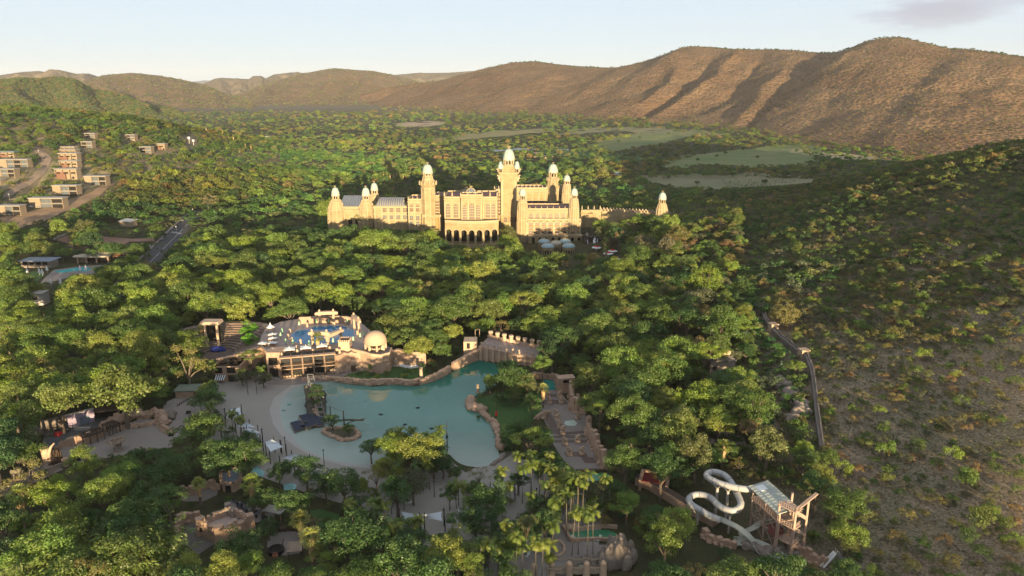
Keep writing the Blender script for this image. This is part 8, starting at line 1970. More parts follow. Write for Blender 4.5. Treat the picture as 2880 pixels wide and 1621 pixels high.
# 4. hand-placed trees: crown centre in photo px, crown radius px, height of the crown centre
HAND = [(Z6, 2130, 410, 225, 9, G_MID[1], 'flat_topped_tree'), (Z6, 2450, 430, 140, 8, G_MID[0], 'broadleaf_tree'), (Z6, 560, 590, 130, 9, G_MID[3], 'flat_topped_tree'), (Z6, 550, 320, 90, 6, (.10, .22, .02), 'broadleaf_tree'), (Z6, 560, 430, 85, 4.5, (.10, .22, .02), 'broadleaf_tree'), (Z6, 320, 270, 70, 5, (.08, .17, .02), 'broadleaf_tree'), (Z6, 470, 800, 90, 4, G_GREY[2], 'broadleaf_tree'), (Z6, 690, 820, 80, 4, G_GREY[2], 'broadleaf_tree'), (Z6, 1800, 690, 55, 3, G_MID[0], 'bush'),
  (ZL, 1480, 190, 115, 6, G_DARK[1], 'broadleaf_tree'), (ZL, 1370, 330, 60, 2.6, G_DARK[0], 'bush'), (ZL, 1420, 430, 165, 8, G_MID[0], 'broadleaf_tree'), (ZL, 1620, 620, 165, 8.5, G_DARK[1], 'broadleaf_tree'), (ZL, 1770, 500, 95, 5, G_DARK[0], 'broadleaf_tree'), (ZL, 1200, 720, 140, 7, G_DARK[1], 'broadleaf_tree'), (ZL, 1450, 560, 120, 9, G_DARK[3], 'broadleaf_tree'), (ZL, 600, 650, 110, 10, G_BRIGHT[1], 'broadleaf_tree'), (ZL, 720, 860, 150, 12, G_BRIGHT[1], 'broadleaf_tree'), (ZL, 330, 890, 140, 11, G_BRIGHT[0], 'broadleaf_tree'), (ZL, 430, 1070, 160, 11, G_BRIGHT[1], 'broadleaf_tree'),
  (ZL, 410, 190, 165, 13, (.14, .165, .045), 'broadleaf_tree'), (ZL, 110, 150, 130, 13, (.13, .155, .04), 'broadleaf_tree'), (ZL, 880, 140, 220, 14, G_MID[3], 'broadleaf_tree'), (ZL, 200, 1300, 170, 11, G_BRIGHT[3], 'broadleaf_tree'), (ZL, 130, 580, 130, 8, G_MID[0], 'broadleaf_tree'),
  (ZB, 1850, 260, 105, 6, G_DARK[1], 'broadleaf_tree'), (ZB, 2050, 190, 130, 8, G_MID[3], 'broadleaf_tree'), (ZB, 2230, 290, 120, 6, G_DARK[0], 'broadleaf_tree'), (ZB, 1000, 480, 110, 6, G_DARK[2], 'broadleaf_tree'), (ZB, 1250, 450, 140, 8, G_DARK[0], 'broadleaf_tree'), (ZB, 2440, 330, 95, 5, G_DARK[2], 'broadleaf_tree'), (ZB, 2430, 420, 120, 5, G_DARK[2], 'broadleaf_tree'),
  (ZB, 1900, 520, 115, 7, G_OLIVE[1], 'dry_tree'), (ZC, 810, 520, 100, 5, G_OLIVE[0], 'dry_tree'), (ZC, 1180, 560, 90, 5, G_DARK[2], 'broadleaf_tree'), (ZC, 930, 760, 190, 8, G_DARK[1], 'broadleaf_tree'), (ZC, 1250, 960, 90, 10, G_OLIVE[2], 'broadleaf_tree'), (ZC, 540, 700, 85, 5, G_DARK[0], 'broadleaf_tree'), (ZC, 1290, 180, 180, 9, G_BRIGHT[1], 'flat_topped_tree'), (ZC, 1180, 90, 120, 6, G_DARK[3], 'broadleaf_tree'), (ZC, 780, 950, 170, 7, G_DARK[2], 'broadleaf_tree'), (ZC, 1420, 950, 130, 7, G_DARK[3], 'broadleaf_tree'),
  (ZC, 1540, 470, 100, 4.5, G_DARK[2], 'broadleaf_tree'), (ZC, 1640, 620, 90, 4.5, G_DARK[0], 'broadleaf_tree'), (ZC, 1480, 850, 90, 5, G_DARK[3], 'broadleaf_tree'), (ZC, 1920, 700, 130, 6, G_GREY[2], 'broadleaf_tree'), (ZC, 1880, 800, 90, 5, G_MID[2], 'broadleaf_tree'), (ZC, 2080, 650, 110, 6, G_DARK[1], 'broadleaf_tree'), (ZC, 870, 1210, 120, 5, G_DARK[0], 'broadleaf_tree'), (ZC, 1010, 1060, 100, 5.5, G_DARK[2], 'broadleaf_tree'), (ZC, 1160, 1050, 110, 6, G_DARK[1], 'broadleaf_tree'), (ZC, 1310, 1060, 90, 5, G_DARK[0], 'broadleaf_tree'), (ZC, 470, 1280, 190, 12, G_BRIGHT[2], 'broadleaf_tree'), (ZC, 750, 1350, 130, 11, G_BRIGHT[1], 'broadleaf_tree'), (ZC, 180, 1150, 170, 8, G_DARK[2], 'broadleaf_tree'), (ZC, 1380, 860, 90, 5, G_GREY[2], 'broadleaf_tree'),
  (ZB, 150, 1350, 120, 11, G_BRIGHT[2], 'broadleaf_tree'), (ZB, 480, 1370, 150, 11, G_BRIGHT[2], 'broadleaf_tree'), (ZB, 620, 1180, 190, 6, G_DARK[1], 'broadleaf_tree'), (ZB, 900, 1000, 110, 4, G_DARK[2], 'broadleaf_tree'), (ZB, 1520, 1090, 170, 8, G_DARK[1], 'broadleaf_tree'), (ZB, 1330, 960, 70, 4, G_BROWN[0], 'dry_tree'), (ZB, 1120, 780, 160, 8, G_DARK[3], 'broadleaf_tree'), (ZB, 840, 740, 120, 6, G_DARK[1], 'broadleaf_tree'), (ZB, 1780, 980, 80, 6, G_GREY[2], 'broadleaf_tree'), (ZB, 1930, 1080, 110, 7, G_DARK[0], 'broadleaf_tree'), (ZB, 1600, 620, 170, 7, G_DARK[1], 'broadleaf_tree'), (ZB, 1430, 590, 120, 6, G_DARK[2], 'broadleaf_tree'),
  (ZC, 200, 600, 150, 7, G_GREY[2], 'broadleaf_tree'), (ZC, 600, 480, 70, 4, G_DARK[1], 'broadleaf_tree'), (ZC, 480, 420, 110, 5, G_DARK[2], 'broadleaf_tree'),
  (Z7, 1270, 470, 120, 7, G_DARK[3], 'broadleaf_tree'), (Z7, 1080, 570, 70, 5, G_BRIGHT[0], 'broadleaf_tree'), (Z7, 1300, 690, 80, 5, G_MID[1], 'broadleaf_tree'), (Z7, 1420, 600, 110, 7, G_OLIVE[2], 'broadleaf_tree'), (Z7, 1570, 410, 95, 8, G_BRIGHT[3], 'broadleaf_tree'), (Z7, 1470, 790, 90, 5, G_DARK[1], 'broadleaf_tree'), (Z7, 1230, 560, 90, 5, G_DARK[0], 'broadleaf_tree'), (Z7, 2100, 830, 150, 10, G_BRIGHT[1], 'flat_topped_tree'), (Z7, 1000, 700, 45, 2, G_DARK[1], 'bush'), (Z7, 450, 430, 45, 2, G_DARK[2], 'bush'),
  (Z6, 1390, 1260, 85, 4, G_DARK[1], 'broadleaf_tree'), (Z6, 1555, 1330, 62, 3, G_MID[0], 'broadleaf_tree'), (Z6, 1235, 920, 62, 8, G_DARK[2], 'broadleaf_tree'), (Z6, 1270, 985, 45, 6, G_DARK[1], 'broadleaf_tree'), (Z6, 1200, 985, 48, 7, G_DARK[2], 'broadleaf_tree'), (Z6, 1250, 1060, 45, 4.5, G_DARK[0], 'broadleaf_tree'), (Z6, 1180, 1040, 40, 4, G_DARK[2], 'bush'), (Z6, 1280, 1120, 36, 3, G_DARK[0], 'bush'),
  (ID, 1045, 606, 44, 16, G_MID[0], 'broadleaf_tree'), (ID, 935, 600, 42, 14, G_BRIGHT[1], 'broadleaf_tree'), (ID, 1428, 660, 30, 8, G_OLIVE[2], 'broadleaf_tree'), (Z4, 840, 670, 95, 4, G_OLIVE[0], 'broadleaf_tree'), (Z4, 1880, 1240, 165, 9, (.17, .16, .06), 'dry_tree'), (Z4, 1310, 1360, 120, 6, (.20, .15, .055), 'broadleaf_tree'), (Z4, 1490, 740 + 300, 160, 8, G_OLIVE[2], 'broadleaf_tree'), (ID, 1150, 690, 75, 14, G_MID[1], 'flat_topped_tree'), (ID, 1060, 700, 62, 13, G_BRIGHT[1], 'broadleaf_tree'),
  (ZR, 1625, 640, 95, 5, G_BRIGHT[1], 'flat_topped_tree'), (ZR, 1540, 210, 120, 5, G_OLIVE[1], 'broadleaf_tree'), (ZR, 630, 1140, 180, 9, G_OLIVE[2], 'broadleaf_tree'), (ZR, 1140, 720, 110, 7, G_BRIGHT[1], 'broadleaf_tree'), (ZH, 1080, 1090, 95, 7, G_OLIVE[1], 'broadleaf_tree'), (ZH, 1545, 580, 70, 8, (.20, .16, .08), 'dry_tree'), (ZH, 620, 800, 90, 6, G_OLIVE[2], 'broadleaf_tree')]
for zf, xx, yy, rz_, hc_, c, kind in HAND:
 px, py = zf(xx, yy); p = P(px, py, hc_)
 for _ in range(4): p = P(px, py, hc_ + float(gz(p.x, p.y)))
 k_ = zf(1, 0)[0] - zf(0, 0)[0]; Rr = rz_ * k_ / ppm(p.x, p.y, hc_)
 TREES.append(dict(kind=kind, x=p.x, y=p.y, z=float(gz(p.x, p.y)) if zf is not Z4 or yy > 800 else 0.0, R=Rr, hc=hc_, col=c, seed=int(rg.integers(1000)), hand=1))
# thin out random trees standing inside hand-placed ones
hx = np.array([[t['x'], t['y'], t['R']] for t in TREES if t.get('hand')])
TREES = [t for t in TREES if t.get('hand') or t['kind'] in ('bush', 'thorn_bush') or not (np.hypot(hx[:, 0] - t['x'], hx[:, 1] - t['y']) < hx[:, 2] * .75 + t['R'] * .3).any()]
# 5. valley and hillside woods farther away
FAR = []
def far_fill(x0, x1, y0, y1, s, r0, r1, pals, wts, keepfrac=1.0, where=None, flatp=.4):
 x, y = jitter_grid(x0, x1, y0, y1, s)
 if where is not None: m = where(x, y); x, y = x[m], y[m]
 m = rg.random(len(x)) < keepfrac; x, y = x[m], y[m]
 R_ = (r0 * .7 + (r1 - r0 * .7) * rg.random(len(x)) ** 1.3) * (1 + .5 * fbm(x, y, .012, 2, 3)); z0 = gz(x, y); hc = R_ * 1.1; bad = blocked(x, y, z0, hc, R_); i = np.nonzero(~bad)[0]
 R_s = np.minimum(R_, 99); ok2 = ~blocked(x, y, z0, R_ * .4, R_ * .45) & bad; j = np.nonzero(ok2)[0]
 for idx, sc in ((i, 1.0), (j, .45)):
  cols, k = pick(len(idx), pals, wts)
  tn = 1 + .55 * fbm(x, y, .0055, 3, 1); yl = .5 * fbm(x, y, .0085, 2, 7)
  for a, c in zip(idx, cols): FAR.append((x[a], y[a], z0[a], R_[a] * sc, (c[0] * tn[a] * (1 + yl[a]), c[1] * tn[a], c[2] * tn[a]), rg.random() < flatp))
far_fill(-900, 900, 560, 800, 10.5, 4.2, 7.5, [G_BRIGHT, G_MID, G_DARK, G_OLIVE], [3, 4, 2, 1], 1.0, lambda x, y: ~right_wood(x, y))
far_fill(-900, -130, 480, 1180, 8.0, 2.6, 5.6, [G_BRIGHT, G_MID, G_DARK, G_OLIVE], [2, 4, 2, 1.5], .85, lambda x, y: gz(x, y) > 6)
x, y, R_, hc, z0, bad = fill(60, 420, 120, 480, 2.6, None, .3, .75, .6, on_slope); i = np.nonzero(~bad)[0]; i = i[rg.random(len(i)) < .7]
add('thorn_bush', x[i], y[i], R_[i], hc[i], pick(len(i), [[(.20, .155, .09), (.16, .125, .07)], G_GREY], [3, 1])[0], z0[i])
far_fill(-1100, 1100, 800, 1150, 12.5, 4.2, 7.5, [G_BRIGHT, G_MID, G_DARK, G_OLIVE], [2, 4, 3, 1.6], 1.0, lambda x, y: (x < .3 * y) | (y > 1000))
far_fill(-1500, 1500, 1150, 1700, 17, 4, 7.5, [G_MID, G_DARK, G_OLIVE, G_BRIGHT], [5, 3, 2, 1.5], .95)
far_fill(-2000, 2200, 1700, 2900, 26, 4.5, 9, [G_MID, G_DARK, G_OLIVE, G_BRIGHT], [5, 2, 3, 1], .9)
far_fill(-600, 1500, 2900, 3600, 40, 4.5, 10, [G_MID, G_OLIVE, G_GREY], [2, 4, 2], .7)
far_fill(60, 760, 200, 1000, 4.5, 2.0, 4.0, [G_DARK, G_MID, G_GREY, G_OLIVE], [3, 4.5, 2, 1.5], .95, right_wood, .1)
for nm, Vh in HILLS:
 pass
def hill_scatter(V, n, r0, r1, pals, wts, tmin=0.02, tmax=.97):
 nt_, ns_, _ = V.shape
 a, b_ = rg.random(n) * (nt_ - 2) * (tmax - tmin) + tmin * nt_, rg.random(n) * (ns_ - 2); ia, ib = a.astype(int), b_.astype(int); fa_, fb = (a - ia)[:, None], (b_ - ib)[:, None]
 p = V[ia, ib] * (1 - fa_) * (1 - fb) + V[ia + 1, ib] * fa_ * (1 - fb) + V[ia, ib + 1] * (1 - fa_) * fb + V[ia + 1, ib + 1] * fa_ * fb
 R_ = r0 + (r1 - r0) * rg.random(n) ** 2; cols, _k = pick(n, pals, wts); return [(p[i, 0], p[i, 1], p[i, 2] - R_[i] * .3, R_[i], cols[i], False) for i in range(n)]
SCRUB = hill_scatter(HILLS[0][1], 12000, 1.3, 3.4, [G_OLIVE, G_GREY, G_BROWN], [3, 3, 2])
Vc = HILLS[0][1]; SCRUB += hill_scatter(Vc[-6:], 700, 2.5, 5.5, [G_GREY, G_DARK], [1, 1], 0, 1.0)
for hi, n_ in ((1, 2500), (2, 2200)): SCRUB += hill_scatter(HILLS[hi][1], n_, 3, 8, [G_OLIVE, G_GREY, G_MID], [3, 3, 1])
FAR += hill_scatter(HILLS[3][1], 6500, 4, 9, [G_MID, G_OLIVE, G_DARK], [3, 3, 1.5])
# lone trees on the golf course
for px, py, rr_ in ((2212, 500, 12), (2285, 498, 13), (1932, 448, 6), (1962, 455, 6), (2015, 445, 6), (1900, 445, 7), (2090, 425, 6), (2280, 462, 6), (1970, 405, 5), (2060, 500, 8), (1880, 506, 7), (2150, 521, 9), (1960, 523, 8), (2240, 430, 6), (2130, 448, 6), (1800, 392, 5), (1880, 382, 5), (1740, 403, 5), (2040, 436, 6), (1640, 442, 6), (1590, 438, 7)):
 p = PG(px, py); Rr = rr_ / ppm(p.x, p.y, 5); TREES.append(dict(kind='broadleaf_tree', x=p.x, y=p.y, z=p.z, R=Rr, hc=Rr * 1.05, col=G_DARK[1], seed=int(rg.integers(1000)), hand=1))
# ------------------------------------------------------------------ build the trees: the largest in the picture as things, the far rest as woods
LM = [("the oval pool", P(911, 943, 8)), ("the domed kiosk", P(1057, 984, 8)), ("the amphitheatre", Q6(250, 480)), ("the beach cafe", Q6(320, 840)), ("the wave wall", P(*Z7(1200, 400))), ("the stepped avenue", P(*Z7(1760, 950))), ("the rocky headland", P(*Z7(1200, 850))), ("the sandy courtyard", P(*ZL(900, 450))), ("the tall round tower", P(*ZL(330, 680))), ("the elephant statue", P(*ZL(125, 810))), ("the ruined fort", P(*ZB(500, 1050))), ("the round sandy plaza", P(*ZB(1060, 1140))), ("the blue-roofed building", P(*ZB(570, 640))), ("the rope bridge", P(*ZC(1640, 1400))), ("the rock mound", P(*ZC(2110, 1350))), ("the double white sail", P(*ZC(285, 940))), ("the slide tower", PG(*ZS(1500, 1100))), ("the looping tube", PG(*ZS(850, 900))), ("the red hut", P(*ZC(2290, 660))), ("the hillside lookout", PG(*ZR(1000, 740))), ("the fortress wall", PG(*ZR(1700, 600))), ("the wall's lower end", PG(*ZR(1850, 1350))), ("the rock outcrop", PG(*ZR(1620, 950))), ("the great tower", PG(1431, 690)), ("the palace rotunda", PG(1325, 720)), ("the left palace tower", PG(941, 690)), ("the domed restaurant", PG(1570, 740)), ("the palace waterfall", PG(1660, 730)), ("the far right tower", PG(1865, 650)), ("the clubhouse", PG(*ZH(680, 1040))), ("the main road", PG(*ZH(1150, 980))), ("the garden pavilion", PG(*ZH(300, 1340))), ("the hillside houses", PG(*ZH(450, 560))), ("the wave pool", P(1150, 1160)), ("the beach sails", P(*Z9(650, 950))), ("the green lazy river", P(*ZC(1860, 1080))), ("the milky pool", P(*ZC(1780, 1350))), ("the palm island", P(*ZB(2200, 350)))]
USED = {}
BASES = []
def tint(c): return (c[0] * 1.38, c[1] * 1.42, c[2] * 1.3, 1)
def shade_word(c):
 r, g, b = c
 if r > g * 1.25: return "brown"
 if r > g * .98: return "olive"
 if g > .145: return "bright green"
 if g > .085: return "mid green"
 return "dark green"
def place_words(x, y):
 d = sorted(((l[1].x - x) ** 2 + (l[1].y - y) ** 2, i) for i, l in enumerate(LM)); out = []
 for _, i in d[:3]:
  n, p = LM[i]; dx, dy = x - p.x, y - p.y; q = math.hypot(dx, dy)
  rel = "beside" if q < 9 else (("right of" if dx > 0 else "left of") if abs(dx) > abs(dy) * 1.4 else ("behind" if dy > 0 else "in front of") if abs(dy) > abs(dx) * 1.4 else ("behind and right of" if dy > 0 and dx > 0 else "behind and left of" if dy > 0 else "in front and right of" if dx > 0 else "in front and left of"))
  if q > 60 and "and" not in rel: rel = "well " + rel if rel not in ("in front of",) else "far in front of"
  out.append((rel, n, q))
 return out
def make_label(kindw, c, x, y, big):
 size = big; sh = shade_word(c); pw = place_words(x, y); base = f"{size} {sh} {kindw}".strip()
 cands = [f"{base} {pw[0][0]} {pw[0][1]}", f"{base} {pw[0][0]} {pw[0][1]}, {pw[1][0]} {pw[1][1]}", f"{base} {pw[0][0]} {pw[0][1]}, {pw[2][0]} {pw[2][1]}", f"{base} {pw[1][0]} {pw[1][1]}, {pw[2][0]} {pw[2][1]}"]
 BASES.append((cands[0], x, y))
 cands = [s for s in cands if len(s.split()) <= 16]
 for s in cands:
  if s not in USED: USED[s] = 1; return s
 return cands[1] if len(cands) > 1 else cands[0]
for t in TREES:
 px, py, d = proj(t['x'], t['y'], t['z'] + t['hc']); t['px'], t['py'] = px, py; t['size'] = t['R'] * F / d; t['in'] = -t['size'] * .6 < px < 2880 + t['size'] * .6 and -50 < py < 1621 + t['size'] * .7
TREES = [t for t in TREES if t['in']]
TREES.sort(key=lambda t: (-1 if t.get('hand') else 0, -t['size']))
NAMES = {'broadleaf_tree': ("round-crowned tree", 'round', "tree", "round-crowned trees of the valley"), 'flat_topped_tree': ("flat-topped tree", 'spread', "tree", "flat-topped trees of the valley"), 'bush': ("bush", 'shrub', "bush", "bushes under the trees"), 'thorn_bush': ("thorn bush", 'thorn', "bush", "bushes on the stony slope"), 'scrub_tree': ("scrub tree", 'round', "tree", "scrub trees below the stony slope"), 'dry_tree': ("half-bare tree", 'sparse', "tree", "half-bare trees in the woods")}
NQ = {'round': 5600, 'spread': 5000, 'shrub': 1700, 'thorn': 1300, 'sparse': 1900, 'tall': 5600}
COUNT = {k: 0 for k in NAMES}; UNDER = []
TR = {}
def trunk_for(kind, seed, me, h):
 key = (kind, seed, round(h, 1))
 if key not in TR: TR[key] = trunk_mesh(seed, list(me['limbs']), h, .075)
 return TR[key]
for t in TREES:
 k = t['kind']
 if COUNT[k] >= 296:
  UNDER.append(t); continue
 COUNT[k] += 1
 word, shape, cat, grp = NAMES[k]; s = t['seed'] % (9 if shape in ('round', 'spread') else 5)
 if k in ('broadleaf_tree', 'scrub_tree') and t['seed'] % 4 == 0: shape = 'tall'; s %= 4
 me = crown_mesh(shape, s, NQ[shape]); big = "large" if t['R'] > 6 else "small" if t['R'] < 3.4 and k.endswith('tree') else ""
 lab = make_label(word, t['col'], t['x'], t['y'], big); rz = (t['seed'] * 2.399) % 6.283
 parts = t['size'] > 26 and k not in ('bush', 'thorn_bush')
 if k in ('bush', 'thorn_bush'):
  o = link(k, me); o.location = (t['x'], t['y'], t['z'] + t['hc'] * .8); o.rotation_euler = (0, 0, rz); o.scale = (t['R'], t['R'], t['R'] * (.8 + (t['seed'] % 7) * .06)); o.color = tint(t['col']); tag(o, lab, cat, grp); continue
 o = empty(k, (t['x'], t['y'], t['z']), rz, lab, cat, grp)
 c = link("crown", me, o); c.location = (0, 0, t['hc']); c.scale = (t['R'], t['R'], t['R'] * (.85 + (t['seed'] % 7) * .05)); c.color = tint(t['col'])
 h = min(2.6, max(.6, round(t['hc'] / t['R'] * 2.5) / 2.5)); tr = link("trunk", trunk_for(shape, s, me, h), o); tr.scale = (t['R'], t['R'], t['hc'] / h)
# palms -------------------------------------------------------------
FP = [feather_palm_mesh(s, .8 + .25 * (s % 3)) for s in range(5)]; FN = [fan_palm_mesh(s) for s in range(4)]; SK = [skirt_mesh(s) for s in range(3)]; DP = [feather_palm_mesh(40 + s, .55, 40, 4.6) for s in range(2)]; BM = [bamboo_mesh(s) for s in range(4)]
STEM = {}
def stem_mesh(key, prof):
 if key not in STEM: b = MB(); b.lathe(0, 0, prof, 8); STEM[key] = b.mesh("trunk", [palm_bark])
 return STEM[key]
def palm(kind, p, h, k, col, sc=1.0, lean=0.0):
 word, cat, grp = {'feather_palm': ("slim feather palm", "palm", "slim feather palms"), 'fan_palm': ("fan palm with shaggy skirt", "palm", "shaggy fan palms"), 'date_palm': ("thick date palm", "palm", "date palms by the palace"), 'bamboo_clump': ("arching bamboo clump", "bamboo", "bamboo clumps in the corner")}[kind]
 o = empty(kind, p, (k * 2.4) % 6.28); o.rotation_euler = (lean, 0, (k * 2.4) % 6.28)
 tag(o, make_label(word, col, p.x, p.y, "tall" if h > 11 else ""), cat, grp)
 if kind == 'feather_palm':
  c = link("crown", FP[k % 5], o); t = link("trunk", stem_mesh('f', [(.20, -.03), (.13, .1), (.10, .6), (.09, .93), (.14, .97), (.08, 1.0)]), o)
 elif kind == 'fan_palm':
  c = link("crown", FN[k % 4], o); t = link("trunk", stem_mesh('n', [(.55, -.03), (.42, .1), (.36, .6), (.3, 1.0)]), o); s = link("skirt", SK[k % 3], o); s.location = (0, 0, h - .1); s.scale = (sc * .9, sc * .9, sc); s.color = (.50, .33, .16, 1)
 elif kind == 'date_palm':
  c = link("crown", DP[k % 2], o); t = link("trunk", stem_mesh('d', [(.8, -.03), (.6, .3), (.6, 1.0)]), o)
 else:
  c = link("crown", BM[k % 4], o); t = None
 c.location = (0, 0, h if t else 0); c.scale = (sc,) * 3 if t else (h,) * 3; c.color = tint(col)
 if t: t.scale = (1, 1, h)
 return o
def crown_at(zf, x, y, h):
 px, py = zf(x, y); p = P(px, py, h)
 for _ in range(4): g = float(gz(p.x, p.y)); p = P(px, py, h + g)
 return Vector((p.x, p.y, float(gz(p.x, p.y))))
PG_C = [(.10, .125, .022), (.08, .11, .022), (.12, .135, .026), (.05, .08, .024)]
fl = [(ZC, x, y, h) for x, y, h in [(1172, 350, 13), (1300, 315, 13), (1462, 325, 13), (1290, 420, 13), (1215, 470, 11), (1460, 470, 13), (1380, 420, 12), (1420, 400, 12), (1025, 470, 12), (990, 520, 10), (1660, 540, 14), (1740, 530, 14), (1780, 590, 14), (1690, 500, 13), (1720, 560, 14), (1800, 520, 13), (1435, 605, 12), (1535, 640, 12), (1630, 690, 13), (1490, 760, 11), (1680, 865, 13), (1740, 850, 13), (1825, 890, 13), (1880, 850, 13), (1280, 700, 9), (1340, 740, 8), (1065, 985, 13), (1160, 1090, 13), (1345, 1115, 12), (1395, 1130, 12), (1470, 1150, 9), (1210, 1170, 10), (1120, 1150, 10), (830, 1140, 9), (900, 1130, 10), (990, 1150, 10), (1050, 1100, 11), (560, 905, 9), (245, 935, 7), (600, 600, 8), (350, 410, 9), (230, 420, 10), (160, 285, 11), (240, 345, 9), (110, 370, 9), (470, 95, 12), (430, 140, 11), (375, 165, 10), (320, 155, 10), (210, 105, 11), (90, 115, 11), (450, 235, 6), (1470, 1275, 6), (1050, 1350, 7), (2000, 560, 11), (1500, 960, 8), (1550, 470, 10), (1600, 430, 9), (1660, 640, 11), (1500, 1000, 9), (660, 620, 8), (40, 590, 8), (5, 560, 9), (720, 760, 7), (1100, 620, 6), (30, 440, 9), (80, 1000, 9), (40, 960, 8), (1340, 1140, 12), (1600, 560, 11), (1570, 520, 10)]] + \
 [(Z9, x, y, h) for x, y, h in [(150, 775, 6), (395, 710, 9), (430, 720, 8), (487, 790, 8), (135, 595, 8), (165, 340, 9), (185, 385, 8), (175, 155, 7), (755, 165, 7), (520, 190, 6)]] + [(ZB, x, y, h) for x, y, h in [(1260, 530, 8), (1660, 770, 8), (1880, 775, 9), (1975, 785, 8), (1900, 855, 7), (2150, 610, 8), (2030, 620, 9)]] + [(Z6, 1005, 500 + 30, 3), (Z7, 1135, 710, 5), (ZL, 1000, 150, 9), (ZL, 1550, 330, 5)]
for k, (zf, x, y, h) in enumerate(fl): palm('feather_palm', crown_at(zf, x, y, h), h, k, PG_C[k % 3] if h > 10 else PG_C[(k * 7) % 4], .82 + .05 * (k % 4), .03 * ((k % 5) - 2))
fn = [(ZL, 135, 870, 13.5, 1.5), (ZR, 160, 920, 9, 1.3), (ZR, 355, 990, 9, 1.3), (ZR, 1015, 1310, 8, 1.25), (ZR, 1335, 1290, 8, 1.25), (ZB, 1300, 1095, 10, 1.5), (ZB, 255, 590, 7, 1.0), (ZB, 740, 580, 10, 1.4), (ZB, 1195, 930, 6, 1.4), (Z4, 440, 1190, 10, 1.6), (Z4, 930, 1300, 11, 1.4), (Z4, 985, 1310, 10, 1.4), (Z4, 1420, 1125, 10, 1.4), (Z4, 1430, 1215, 8, 1.3), (Z4, 2240, 1180, 11, 1.2), (Z4, 1970, 1060, 10, 1.2), (Z3, 1640, 1115, 14, 1.2), (Z7, 1575, 640, 8, 1.1), (ZL, 130, 1380, 8, 1.2), (ZH, 130, 1380, 8, 1.3), (Z6, 55, 310, 8, 1.3), (Z6, 1075, 110, 9, 1.4), (Z6, 170, 670, 6, 1.0), (ID, 1393, 812, 9, 1.3), (ID, 1553, 830, 8, 1.2), (ID, 1405, 755, 9, 1.3)]
for k in range(16): fn.append((Z3, 690 + 28 * k + (k % 3) * 6, 385 + (k * 37) % 45 if k < 15 else 410, 9, 1.1))
for k in range(9): fn.append((zw(0, 0, 1.789), 1050 + 27 * k, 770 + (k * 31) % 40, 9, 1.2))
p_ = P(*Z6(1252, 520), DK)
fanc = [(.15, .17, .04), (.12, .15, .035), (.17, .17, .05)]
for k, (zf, x, y, h, s) in enumerate(fn): palm('fan_palm', crown_at(zf, x, y, h), h, k, fanc[k % 3], s)
o = palm('fan_palm', p_, 5.6, 3, fanc[0], 1.25)
for k, (x, y) in enumerate([(2150, 1320), (2330, 1365), (1850, 1420), (2150, 1425), (1520, 1385), (1950, 1400)]): palm('date_palm', crown_at(Z4, x, y, 6), 6, k, (.10, .125, .05), 1.25)
for k, (x, y, h) in enumerate([(800, 1080, 16), (1000, 1070, 15), (1085, 1190, 14), (760, 1230, 17), (640, 1300, 16), (1060, 1340, 14), (540, 1220, 17), (330, 1350, 15), (960, 1260, 14), (880, 1380, 14), (460, 1330, 15), (220, 1240, 15)]):
 palm('bamboo_clump', crown_at(ZL, x, y + 60, h * .75), h * .95, k, [(.115, .145, .035), (.10, .14, .035), (.13, .15, .05)][k % 3])
